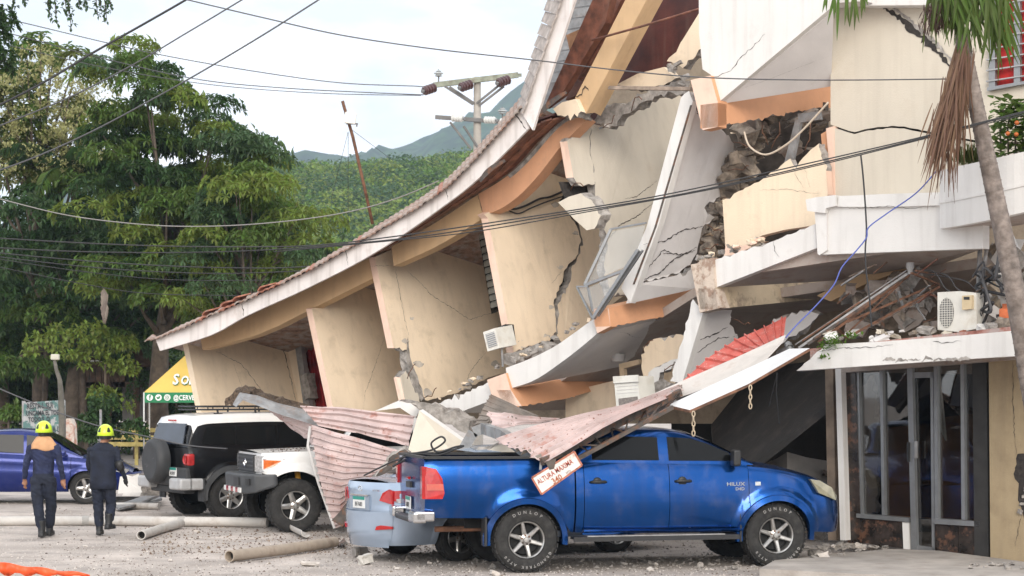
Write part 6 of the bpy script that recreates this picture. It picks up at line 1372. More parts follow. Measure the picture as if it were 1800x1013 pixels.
top = rp(1690, 58); LPG = leafmat('bright palm leaf', (.085, .135, .022), .35)
def blades(name, c, dirs, l, w, mt, seed, n=1):
    rnd = random.Random(seed); V = []; F = []
    for (dx, dz, ll) in dirs:
        d = Vector((dx, rnd.uniform(-.25, .25), dz)).normalized(); p = c + Vector((rnd.uniform(-.06, .06), rnd.uniform(-.05, .05), rnd.uniform(-.05, .05))); k = len(V); s = d.cross(Vector((0, 1, 0))).normalized(); L_ = ll * rnd.uniform(.8, 1.15)
        for i in range(6):
            t = i / 5; q = p + d * L_ * t + Vector((0, 0, -.12 * L_ * t * t)); ww = w * math.sin(math.pi * min(1, .12 + t * .86)) * .5; V += [q + s * ww, q - s * ww + Vector((0, .01, 0))]
        for i in range(5): F.append((k + 2 * i, k + 2 * i + 1, k + 2 * i + 3, k + 2 * i + 2))
    return mesh(name, V, F, mt, root)
rnd = random.Random(77)
# green fronds arching out over the picture top and down to the right
for j, (x0, y0, x1, y1, n_) in enumerate(((1690, 0, 1760, 70, 26), (1650, -10, 1700, 50, 22), (1700, -20, 1775, 10, 14), (1660, -30, 1640, 5, 14))):
    V = []
    for i in range(n_):
        t = i / n_; c = rp(lerp(x0, x1, t), lerp(y0, y1, t * t) - 20) + Vector((0, rnd.uniform(-.35, .1), 0)); blades('frond', c, [(rnd.uniform(-.25, .55), -1, rnd.uniform(.35, .75)), (rnd.uniform(-.4, .35), -1, rnd.uniform(.3, .6))], 0, .045, LPG, 100 * j + i) if i % 1 == 0 and False else V.append((c, [(rnd.uniform(-.2, .55), -1, rnd.uniform(.35, .75)), (rnd.uniform(-.4, .35), -1, rnd.uniform(.3, .6)), (rnd.uniform(-.1, .7), -1, rnd.uniform(.3, .7))]))
    VV = []; FF = []
    for c, ds in V:
        o = blades('frond', c, ds, 0, .03, LPG, int(c.x * 999) + j); b0 = len(VV); VV += [tuple(v.co) for v in o.data.vertices]; FF += [tuple(b0 + q for q in p.vertices) for p in o.data.polygons]; bpy.data.objects.remove(o)
    fo_ = mesh('frond', VV, FF, LPG, root); mm = MB(); mm.tube([top, rp((x0 + 1690) / 2, y0 - 40), rp(x0, y0 - 22), rp(lerp(x0, x1, .5), lerp(y0, y1, .25) - 20), rp(x1, y1 - 20)], [.03, .025, .02, .014, .006], 6); mm.build('frond_stem', LPG, fo_)
# left tip of another frond hanging at the top of the wall
VV = []; FF = []
for i in range(18):
    c = rp(1455 + i * 4, -22) + Vector((0, rnd.uniform(-.2, .2), 0)); o = blades('frond', c, [(rnd.uniform(-.3, .4), -1, rnd.uniform(.25, .5) if 3 < i < 14 else .26)], 0, .035, LPG, i + 900); b0 = len(VV); VV += [tuple(v.co) for v in o.data.vertices]; FF += [tuple(b0 + q for q in p.vertices) for p in o.data.polygons]; bpy.data.objects.remove(o)
fo_ = mesh('frond', VV, FF, LPG, root); mm = MB(); mm.tube([top, rp(1640, -60), rp(1560, -40), rp(1450, -18)], [.03, .025, .015, .006], 6); mm.build('frond_stem', LPG, fo_)
# brown dead fronds
for j in range(5):
    VV = []; FF = []
    for i in range(60):
        t = rnd.random(); c = rp(lerp(1692, 1672 - 8 * j, t) + rnd.uniform(-12, 12), lerp(80, 225, t)) + Vector((0, rnd.uniform(-.3, -.05), 0)); o = blades('dead_frond', c, [(rnd.uniform(-.34, .12) - .08 * j * .3, -1, rnd.uniform(.35, .85))], 0, .016, LD, i + 1000 + j * 50); b0 = len(VV); VV += [tuple(v.co) for v in o.data.vertices]; FF += [tuple(b0 + q for q in p.vertices) for p in o.data.polygons]; bpy.data.objects.remove(o)
    fo_ = mesh('dead_frond', VV, FF, LD, root); mm = MB(); mm.tube([top, rp(1684 - 4 * j, 130), rp(1672 - 6 * j, 230), rp(1655 - 3 * j, 300)], [.025, .02, .012, .004], 5); mm.build('frond_stem', LD, fo_)
VV = []; FF = []
for i in range(160):      # old flower stalk
    c = rp(1640 + rnd.gauss(0, 10), rnd.uniform(5, 48)) + Vector((0, rnd.uniform(-.2, .1), 0)); leaf(VV, FF, c, Vector((rnd.uniform(-.5, .5), 0, -1)).normalized(), Vector((0, 1, 0)), .14, .012, 0)
mesh('flower_stalk', VV, FF, leafmat('purple brown stalk', (.10, .055, .045), .3), root)
# plants in the planter
rnd = random.Random(9); V = []; F = []
for i in range(420):
    x = rnd.uniform(1746, 1822); y = rnd.uniform(172, 282); c = fac(x, y, -1.35 + rnd.uniform(-.1, .3)); d = Vector((rnd.uniform(-1, 1), rnd.uniform(-1, -.1), rnd.uniform(-.6, .5))).normalized(); leaf(V, F, c, d, UP, .12, .10, .2)
pln = thing('planter_shrub', 'glossy green shrub with orange fruit in the white planter', 'shrub', fac(1785, 285, -1.3)); mesh('foliage', V, F, [LG1], pln)
for i in range(4):
    m = MB(); c = fac(rnd.uniform(1770, 1815), rnd.uniform(195, 265), -1.5); m.lathe([(0, -.03), (.022, -.018), (.03, 0), (.022, .018), (0, .03)], 10, 'Z', c); m.build('fruit', mat('orange fruit', (.50, .12, .02), .5, .1, 9, 0), pln, smooth=True)
m = MB()
for i in range(5): m.tube([fac(1760 + i * 13, 288, -1.25), fac(1758 + i * 13, 230, -1.25), fac(1764 + i * 13, 185, -1.25)], .012, 5)
m.build('stem', BARK, pln)
V = []; F = []
for i in range(150):
    x = rnd.gauss(1705, 14); c = fac(x, 292, -1.25); d = Vector((rnd.uniform(-.4, .4), rnd.uniform(-.3, .3), 1)).normalized(); leaf(V, F, c, d, Vector((0, 1, 0)), rnd.uniform(.12, .34), .014, .5)
tag(mesh('planter_grass', V, F, LY2), 'tuft of dry yellow grass in the planter behind the palm', 'grass', kind='stuff')
V = []; F = []
for cx_, cy_, n_, sp in ((1465, 602, 70, 10), (1495, 592, 40, 6), (1450, 612, 40, 7), (1448, 630, 26, 5)):
    for i in range(n_):
        c = fac(rnd.gauss(cx_, sp), rnd.gauss(cy_, sp * .5), -1.5 + rnd.uniform(-.1, .1)); leaf(V, F, c, Vector((rnd.uniform(-1, 1), rnd.uniform(-1, .2), rnd.uniform(-.2, 1))).normalized(), UP, .075, .035, .2)
tag(mesh('weed', V, F, leafmat('light green weed', (.12, .22, .03))), 'light green weeds growing over the white canopy end', 'weed', kind='stuff')
# undergrowth round the hut
rnd = random.Random(17)
for i, (x, y, D, rx, n_, lab, mt) in enumerate(((185, 640, 60, 1.1, 300, 'leafy shrub with broad leaves before the hut railing', LG2), (145, 730, 56, .8, 300, 'dark bush standing between the sign board and the hut', LG3), (15, 740, 60, 1.2, 260, 'low dark bush at the left edge behind the sedan', LG1), (310, 640, 66, 1.6, 380, 'dark bush in the shade behind the yellow tent', LG3))):
    c = P(x, y, D); b = Vector((c.x, c.y, 0)); rt = thing('shrub', lab, 'shrub', b, 0, 'shrubs round the hut'); V = []; F = []
    blobs = [(c + Vector((rnd.gauss(0, rx * .55), rnd.gauss(0, rx * .3), rnd.gauss(-.1, rx * .5))), rnd.uniform(.25, .55) * rx) for _ in range(9)]
    for _ in range(n_):
        bc, br_ = rnd.choice(blobs); a = rnd.uniform(0, 6.3); z = rnd.uniform(-.6, 1); q = math.sqrt(1 - z * z); whorl(V, F, bc + Vector((math.cos(a) * q, math.sin(a) * q, z * .7)) * br_ * rnd.uniform(.6, 1.15), Vector((math.cos(a), math.sin(a), .4)), rnd, 5, .20, .11)
    mesh('foliage', V, F, [mt], rt); m = MB(); m.tube([b, c], [.06, .03], 6); m.build('stem', BARK, rt)
# the dense wood behind everything on the left
def wood(name, label, X0, X1, Y0, Y1, hfun, n, l, mats, seed):
    rnd = random.Random(seed); V = []; F = []; fm = []
    for i in range(n):
        x = rnd.uniform(X0, X1); y = rnd.uniform(Y0, Y1); h = hfun(x, y); z = h * rnd.random() ** .6 if hfun(0, 0) < 0 or True else 0; mi = rnd.randrange(len(mats)); c = Vector((x, y, z)); k = len(F)
        for _ in range(7): whorl(V, F, c + Vector((rnd.gauss(0, .7), rnd.gauss(0, .5), rnd.gauss(0, .45))), Vector((rnd.uniform(-1, 1), rnd.uniform(-1, .3), .7)), rnd, 5, l, l * .45)
        fm += [mi] * (len(F) - k)
    return tag(mesh(name, V, F, mats, None, fm), label, 'trees', kind='stuff')
wood('wood_edge', 'dark mass of wood closing the view behind the hut and tent', -26, -5, 80, 88, lambda x, y: 8.0, 1000, .42, [LG3, LG3, LG1, LG4], 41)
wood('undergrowth', 'low dark undergrowth closing the gaps between the trunks', -24, -6, 70, 76, lambda x, y: 3.4, 700, .32, [LG3, LG3, LG1], 42)
# ================================================================ hills
def ridge(tab, x): return interp(tab, x)
HILLM = mat('wooded hillside', (.040, .080, .024), .95, .45, .05, 0, 1, stain=((.20, .19, .09), .006, .60, .68, .8))
_n = HILLM.node_tree
def hill(name, tab, Dr, Y0, Y1, step, m, rough, seed):
    """ridge given as photo pixels at distance Dr, built as a terrain sheet from Y0 to Y1"""
    t = [((x - CX) / FPX * Dr, (HY - y) / FPX * Dr + CAMH) for x, y in tab]; X0, X1 = t[0][0], t[-1][0]; V = []; F = []; nx_ = int((X1 - X0) / step) + 1; ny_ = 60
    for j in range(ny_ + 1):
        y = lerp(Y0, Y1, j / ny_); f = min(1, (y - Y0) / (Dr - Y0)) if y < Dr else max(0, 1 - (y - Dr) / (Y1 - Dr)) ; f = f * f * (3 - 2 * f)
        for i in range(nx_):
            x = X0 + i * step; h = interp(t, x) * f; nz = mnoise.fractal(Vector((x / (step * 6), y / (step * 9), seed)), .9, 2.1, 4); n2_ = abs(mnoise.noise(Vector((x / (step * 1.6), y / (step * 1.6), seed + 5))))
            V.append((x, y, h + (nz * .6 + n2_ * .5) * rough * (0.25 + f) - (3 if j in (0, ny_) else 0)))
    for j in range(ny_):
        for i in range(nx_ - 1): F.append((j * nx_ + i, j * nx_ + i + 1, (j + 1) * nx_ + i + 1, (j + 1) * nx_ + i))
    return tag(mesh(name, V, F, m, None, smooth=True), kind='structure')
hill('far_hill', [(200, 330), (380, 305), (470, 292), (520, 293), (570, 294), (620, 293), (665, 290), (685, 278), (700, 282), (745, 272), (790, 245), (840, 222), (905, 182), (1000, 120), (1150, 60), (1400, 90), (1700, 200)], 1900, 900, 2600, 9, HILLM, 17, 2)
hill('mid_hill', [(100, 420), (350, 350), (470, 335), (600, 338), (700, 332), (800, 322), (950, 290), (1200, 300), (1500, 380)], 420, 150, 600, 3, HILLM, 2.2, 8)
def midh(x, y):
    px = x / 420 * FPX + CX; return (HY - interp([(100, 420), (350, 350), (470, 335), (600, 338), (700, 332), (800, 322), (950, 290), (1200, 300), (1500, 380)], px)) / FPX * 420 + CAMH
rnd = random.Random(44); V = []; F = []; fm = []; mats_ = [leafmat('hill tree green', (.11, .19, .025), .3), leafmat('hill tree light', (.17, .25, .04), .3), leafmat('hill tree dark', (.06, .115, .03), .3), leafmat('hill tree yellow', (.22, .28, .05), .25), leafmat('hill tree blue', (.07, .13, .05), .25)]
for i in range(2500):
    y = rnd.uniform(165, 415); x = (rnd.uniform(-.17, -.015) if i < 1700 else rnd.uniform(-.015, .2)) * y; f = (y - 150) / 270; f = min(1, f); f = f * f * (3 - 2 * f); h = midh(x * 420 / y * 1.0 if False else x, y) * f; c = Vector((x, y, h + rnd.uniform(0, 1.2))); r = rnd.choice((1.3, 1.8, 2.6, 3.6, 4.6)); k = len(F); mi = rnd.randrange(len(mats_))
    for _ in range(int(24 + r * 22)):
        a = rnd.uniform(0, 6.3); z = rnd.uniform(.05, 1); q = math.sqrt(1 - z * z); d = Vector((math.cos(a) * q, math.sin(a) * q, z * .9)); p = c + d * r * rnd.uniform(.8, 1.05); leaf(V, F, p, Vector((rnd.uniform(-1, 1), rnd.uniform(-1, 1), rnd.uniform(-.6, .6))).normalized(), d, rnd.uniform(.5, .95), rnd.uniform(.35, .6), .2)
    fm += [mi] * (len(F) - k)
tag(mesh('hillside_wood', V, F, mats_, None, fm), 'bright green wooded slope beyond the sagging roof', 'trees', kind='stuff')

# ---------------------------------------------------------------- the air between here and the hills
hz = MB(); hz.box((0, 1200, 208), (5560, 3040, 424)); hzm = bpy.data.materials.new('haze'); hzm.use_nodes = True; hn = hzm.node_tree; hn.nodes.remove(hn.nodes['Principled BSDF'])
pv = hn.nodes.new('ShaderNodeVolumePrincipled'); pv.inputs['Color'].default_value = (.62, .80, 1, 1); pv.inputs['Density'].default_value = .00026; hn.links.new(pv.outputs[0], hn.nodes['Material Output'].inputs['Volume'])
tag(hz.build('haze', hzm), kind='stuff')
# ================================================================ two rescue workers walking away
def ell(mb, pts, n=14):
    """tube of ellipses: pts = [(centre, rx, ry)] in the horizontal plane or along the limb"""
    V = []; F = []; k = len(pts)
    for i, (c, rx, ry) in enumerate(pts):
        c = Vector(c); a = Vector(pts[max(0, i - 1)][0]); b = Vector(pts[min(k - 1, i + 1)][0]); t = (b - a).normalized(); x = Vector((1, 0, 0)) - t * t.x
        if x.length < .2: x = Vector((0, 1, 0)) - t * t.y
        x.normalize(); y = t.cross(x)
        for j in range(n): q = 2 * math.pi * j / n; V.append(c + x * math.cos(q) * rx + y * math.sin(q) * ry)
    for i in range(k - 1):
        for j in range(n): F.append((i * n + j, i * n + (j + 1) % n, (i + 1) * n + (j + 1) % n, (i + 1) * n + j))
    F.append(tuple(range(n - 1, -1, -1))); F.append(tuple((k - 1) * n + j for j in range(n))); mb.add(V, F)
def remesh(o, vox, sm=6):
    md = o.modifiers.new('r', 'REMESH'); md.mode = 'VOXEL'; md.voxel_size = vox; s = o.modifiers.new('s', 'SMOOTH'); s.iterations = sm; s.factor = .5
    dg = bpy.context.evaluated_depsgraph_get(); dg.update(); me = bpy.data.meshes.new_from_object(o.evaluated_get(dg)); o.modifiers.clear(); old = o.data; me.materials.clear()
    for m in old.materials: me.materials.append(m)
    o.data = me; bpy.data.meshes.remove(old)
NAVY = mat('navy cloth', (.012, .018, .055), .85, .25, 7, .5, 14); NAVY2 = mat('dark navy cloth', (.009, .013, .028), .85, .25, 7, .5, 14); SKIN = mat('brown skin', (.30, .145, .085), .55, .08, 12, .05, 60)
HAIR = mat('black hair', (.012, .010, .009), .6, .2, 30, .3, 80); BOOT = mat('black boot leather', (.014, .014, .015), .5, .2, 9, .2, 40); LIME = mat('lime helmet', (.60, .85, .035), .35, .03, 5, 0, coat=.4); TANC = mat('tan neck cloth', (.56, .31, .16), .85, .1, 8, .4, 18)
def hand(mb, wrist, d, side, curl=.5):
    """palm and five fingers below the wrist; d = pointing direction, side = thumb side"""
    d = d.normalized(); s = side.normalized(); n = d.cross(s).normalized(); pc = wrist + d * .05
    ell(mb, [(wrist - d * .02, .028, .02), (wrist + d * .02, .036, .022), (wrist + d * .075, .042, .02), (wrist + d * .095, .038, .016)], 10)
    for i, l in enumerate((.068, .078, .072, .056)):
        b = wrist + d * .085 + s * (.03 - i * .02); p1 = b + d * l * .5 + n * curl * .012; p2 = p1 + (d * .7 + n * curl).normalized() * l * .5
        mb.tube([b, p1, p2], [.0105, .0095, .008], 7)
    b = wrist + d * .03 + s * .034; mb.tube([b, b + (d * .7 + s * .6).normalized() * .035, b + (d * .9 + s * .3).normalized() * .07], [.012, .011, .009], 7)
def person(label, px, py, H, pose):
    g = G(px, py); root = thing('person', label, 'person', (g.x, g.y, 0)); S = H / 1.75
    def T(p): return Vector((p[0], p[1], p[2])) * S
    mb = MB(); J = pose
    hip = Vector(J['hip']); 
    # torso with pelvis, chest and shoulders
    bw = J.get('bulk', 1.0)
    ell(mb, [(hip + Vector((0, 0, -.10)), .15 * bw, .11), (hip, .168 * bw, .125), (hip + Vector((0, .0, .12)), .160 * bw, .118), (hip + Vector((0, .01, .25)), .165 * bw, .12), (hip + Vector((0, .015, .38)), .19 * bw, .128), (hip + Vector((0, .02, .47)), .195 * bw, .115), (hip + Vector((0, .03, .535)), .15 * bw, .09), (hip + Vector((0, .035, .575)), .075, .07)], 20)
    neck = hip + Vector((0, .035, .56)); head = Vector(J['head'])
    ell(mb, [(neck, .062, .062), (neck.lerp(head, .5), .056, .06), (head + Vector((0, 0, -.06)), .058, .07)], 12)
    # head with jaw, nose, ears
    ell(mb, [(head + Vector((0, .03, -.115)), .035, .04), (head + Vector((0, .02, -.085)), .058, .075), (head + Vector((0, .01, -.03)), .072, .092), (head + Vector((0, 0, .03)), .077, .098), (head + Vector((0, -.005, .08)), .066, .085), (head + Vector((0, -.005, .112)), .03, .045)], 16)
    mb.box(head + Vector((0, .105, -.02)), (.024, .035, .04)); 
    for sd in (-1, 1): ell(mb, [(head + Vector((sd * .078, .0, -.045)), .01, .016), (head + Vector((sd * .084, -.004, -.015)), .012, .026), (head + Vector((sd * .084, -.004, .015)), .010, .02)], 8)
    # arms and legs
    for sd, arm in ((-1, J['larm']), (1, J['rarm'])):
        sh, el, wr, d = [Vector(q) for q in arm]; ell(mb, [(sh + Vector((-sd * .03, 0, .03)), .07, .075), (sh, .066, .072), (sh.lerp(el, .5), .055, .058), (el, .048, .05), (el.lerp(wr, .35), .047, .048), (wr.lerp(el, .12), .036, .036), (wr, .03, .028)], 12)
        hand(mb, wr, d, Vector((-sd * .55, .8, 0)), .6)
    for sd, leg in ((-1, J['lleg']), (1, J['rleg'])):
        hp, kn, an, toe = [Vector(q) for q in leg]; ell(mb, [(hp + Vector((0, 0, .06)), .10, .115), (hp, .108, .118), (hp.lerp(kn, .5), .098, .105), (kn, .084, .088), (kn.lerp(an, .35), .082, .088), (kn.lerp(an, .75), .076, .08), (an + Vector((0, 0, .06)), .06, .065), (an, .05, .06)], 14)
    body = MB(); body.V = [tuple(Vector(v) * S + Vector((g.x, g.y, 0))) for v in mb.V]; body.F = mb.F; body.M = mb.M
    o = body.build('body', [J['shirt'], J['trousers'], SKIN, HAIR, BOOT, J.get('glove', SKIN)], root); remesh(o, .0115 * S, 5)
    loc = Vector((g.x, g.y, 0)); fm = []
    zb = J['waist']
    for p in o.data.polygons:
        c = (p.center - loc) / S; mi = 0
        if c.z < zb: mi = 1
        if c.z > neck.z + .02 and abs(c.x - head.x) < .16: mi = 2
        if (c - head).z > -.055 and (c - head).y < .075 and c.z > neck.z: mi = 3 if (c - head).y < .06 and abs(c.x - head.x) < .078 else mi
        for arm, sd in ((J['larm'], -1), (J['rarm'], 1)):
            w_ = Vector(arm[2]); e_ = Vector(arm[1]); ax = (w_ - e_).normalized(); t_ = (c - w_).dot(ax); rad_ = ((c - w_) - ax * t_).length
            dd = Vector(arm[3]).normalized()
            if t_ > -.012 and (c - w_).length < .26 and ((c - w_) - dd * (c - w_).dot(dd)).length < .09: mi = 5 if sd > 0 else 5
            elif rad_ < .1 and -.33 < t_ <= -.012 and c.z < zb and abs(c.x - hip.x) > .19: mi = 0
        fm.append(mi)
    nrm_ = [v.normal.copy() for v in o.data.vertices]
    for v, vn in zip(o.data.vertices, nrm_):
        c = (v.co - loc) / S
        if c.z < neck.z - .02 and (c.z > .3): v.co += vn * (.011 * mnoise.noise(Vector((c.x * 9, c.y * 9, c.z * 26 + c.x * 14))) + .008 * mnoise.noise(Vector((c.x * 22, c.y * 22, c.z * 12))))
    o.data.polygons.foreach_set('material_index', fm); o.data.polygons.foreach_set('use_smooth', [True] * len(fm))
    # boots
    for leg in (J['lleg'], J['rleg']):
        an = Vector(leg[2]); toe = Vector(leg[3]); hd = (toe - an); m = MB(); up = Vector((0, 0, 1)) if toe.z < .09 else (Vector(leg[1]) - an).normalized()
        heel = an - hd.normalized() * .05 - up * (.07); q = [(an + up * .17, .062, .066), (an + up * .08, .058, .062), (an, .058, .066), (an - up * .04 + hd * .1, .055, .075)]; ell(m, q, 14)
        fl = (hd - up * hd.dot(up)).normalized(); s_ = fl.cross(up).normalized(); sole = an - up * .085
        for zz, gx, hgt in ((0, 1.0, .05), (.035, .95, .045)):
            V = []; prof = [(-.085, .036), (-.07, .043), (0, .044), (.08, .05), (.14, .047), (.175, .03), (.185, .0)]
            for a_, b_ in prof + [(x_, -y_) for x_, y_ in reversed(prof[:-1])]:
                V.append(sole + fl * a_ * gx + s_ * b_ * gx + up * zz)
            n = len(V); V += [v + up * hgt * (.9 if i not in (6,) else .6) for i, v in enumerate(V)]; m.add(V, [tuple(range(n - 1, -1, -1)), tuple(range(n, 2 * n))] + [(i, (i + 1) % n, n + (i + 1) % n, n + i) for i in range(n)])
        m.V = [tuple(Vector(v) * S + loc) for v in m.V]; b = m.build('boot', BOOT, root); remesh(b, .010, 3); b.data.polygons.foreach_set('use_smooth', [True] * len(b.data.polygons))
    # helmet
    hc = (head + Vector((0, -.005, .055))) * S + loc; V = []; F = []; nr = 9; na = 24
    for i in range(nr):
        ph = R(90) * (1 - i / (nr - 1)) ; 
        for j in range(na):
            a = 2 * math.pi * j / na; rx, ry, rz = .122, .148, .125; fl_ = 1 + (.10 if i == nr - 1 else 0) * (1 if math.sin(a) > 0 else .5); V.append(hc + Vector((math.cos(ph) * math.cos(a) * rx * fl_, math.cos(ph) * math.sin(a) * ry * fl_, math.sin(ph) * rz - (.055 if i == nr - 1 else .028 * (i / (nr - 1)) ** 3) + (.0)))) 
    for i in range(nr - 1):
        for j in range(na): F.append((i * na + j, (i + 1) * na + j, (i + 1) * na + (j + 1) % na, i * na + (j + 1) % na))
    h = mesh('helmet', V, F, LIME, root, smooth=True); sdm = h.modifiers.new('s', 'SOLIDIFY'); sdm.thickness = .006
    for sx in (-1, 1):
        a = R(-90 + sx * 38); V = []
        for u, v in ((-.03, -.005), (.0, -.012), (.03, -.002), (.022, .05), (.0, .066), (-.018, .05)):
            aa = a + u * 8 * sx; z = .02 + v; k = math.sqrt(max(.0, 1 - (z / .125) ** 2)) * 1.03; V.append(hc + Vector((math.cos(aa) * .122 * k, math.sin(aa) * .148 * k, z - .008)))
        mesh('helmet_vent', V + [v + (hc - v).normalized() * .01 for v in V], [tuple(range(6)), tuple(range(11, 5, -1))] + [(i, 6 + i, 6 + (i + 1) % 6, (i + 1) % 6) for i in range(6)], BLACKP, h)
    V = []; F = []
    for i in range(21):
        a = R(180 + 180 * i / 20); V += [hc + Vector((math.cos(a) * .086, math.sin(a) * .112, -.055)), hc + Vector((math.cos(a) * .082, math.sin(a) * .105, -.105))]
    for i in range(20): F.append((2 * i, 2 * i + 2, 2 * i + 3, 2 * i + 1))
    b = mesh('helmet_band', V, F, BLACKP, h); b.modifiers.new('s', 'SOLIDIFY').thickness = .006
    if J.get('hood'):
        V = []; F = []; n = 28; rings = ((.085, .075, .635), (.12, .105, .60), (.15, .125, .555), (.19, .135, .505), (.20, .142, .47), (.165, .13, .462))
        for i, (rx, ry, z) in enumerate(rings):
            for j in range(n):
                a = 2 * math.pi * j / n; fold = 1 + .05 * math.sin(a * 6 + i * 1.3) * (1 if 0 < i < 4 else .3); back = max(0, -math.sin(a)); zz = hip.z + z - (.02 * math.sin(a * 3 + i) if i > 2 else 0) - (.03 * back if i > 2 else 0); V.append((Vector((hip.x + math.cos(a) * rx * fold, hip.y + .03 + math.sin(a) * ry * fold, zz))) * S + loc)
        for i in range(len(rings) - 1):
            for j in range(n): F.append((i * n + j, i * n + (j + 1) % n, (i + 1) * n + (j + 1) % n, (i + 1) * n + j))
        q = mesh('neck_cloth', V, F, TANC, root, smooth=True); q.modifiers.new('s', 'SOLIDIFY').thickness = .012; q.modifiers.new('u', 'SUBSURF').levels = 1
    if J.get('jacket'):
        V = []; F = []; n = 32; rings = ((.215, .155, -.17), (.218, .155, -.06), (.205, .15, .06), (.205, .15, .2), (.22, .15, .34), (.222, .145, .44))
        for i, (rx, ry, z) in enumerate(rings):
            for j in range(n): a = 2 * math.pi * j / n; f_ = 1 + .02 * math.sin(a * 7 + i * 2); V.append(Vector((hip.x + math.cos(a) * rx * f_, hip.y + .012 + math.sin(a) * ry * f_, hip.z + z)) * S + loc)
        for i in range(len(rings) - 1):
            for j in range(n): F.append((i * n + j, i * n + (j + 1) % n, (i + 1) * n + (j + 1) % n, (i + 1) * n + j))
        q = mesh('jacket', V, F, NAVY2, root, smooth=True); q.modifiers.new('s', 'SOLIDIFY').thickness = .012
        e_ = Vector(J['rarm'][1]); w2 = Vector(J['rarm'][2]); s2 = Vector(J['rarm'][0]); m = MB(); ell(m, [(s2.lerp(e_, .72), .066, .068), (s2.lerp(e_, .9), .07, .072), (e_.lerp(w2, .12), .066, .066), (e_.lerp(w2, .28), .06, .06)], 14); m.V = [tuple(Vector(v) * S + loc) for v in m.V]; m.build('elbow_pad', BLACKP, root, smooth=True)
    return root
person('worker in lime helmet with tan neck cloth, bare hands, walking away', 76, 945, 1.71, dict(hip=(0, 0, .93), head=(0.0, .05, 1.63), waist=1.0, hood=True, shirt=NAVY, trousers=NAVY2,
    larm=((-.20, .03, 1.38), (-.265, -.02, 1.12), (-.30, .05, .90), (-.02, .05, -1)), rarm=((.20, .03, 1.38), (.27, -.03, 1.12), (.305, .03, .89), (.0, .05, -1)),
    lleg=((-.095, 0, .88), (-.075, -.03, .50), (0.0, -.10, .10), (0.0, .12, .04)), rleg=((.095, 0, .88), (.10, .10, .50), (.045, .22, .10), (.06, .45, .04)), bulk=1.0))
person('worker in lime helmet with navy jacket, black gloves and elbow pad', 181, 942, 1.66, dict(hip=(0, 0, .93), head=(0.03, .06, 1.62), waist=.90, jacket=True, shirt=NAVY2, trousers=NAVY2, glove=BLACKP,
    larm=((-.20, .03, 1.38), (-.25, .06, 1.12), (-.20, .24, .95), (.1, .5, -1)), rarm=((.20, .03, 1.38), (.275, -.03, 1.13), (.345, .10, .92), (.05, .3, -1)),
    lleg=((-.095, 0, .88), (-.09, .06, .50), (-.06, .02, .10), (-.06, .22, .04)), rleg=((.095, 0, .88), (.115, .08, .50), (.12, -.13, .20), (.17, .02, .07)), bulk=1.08))
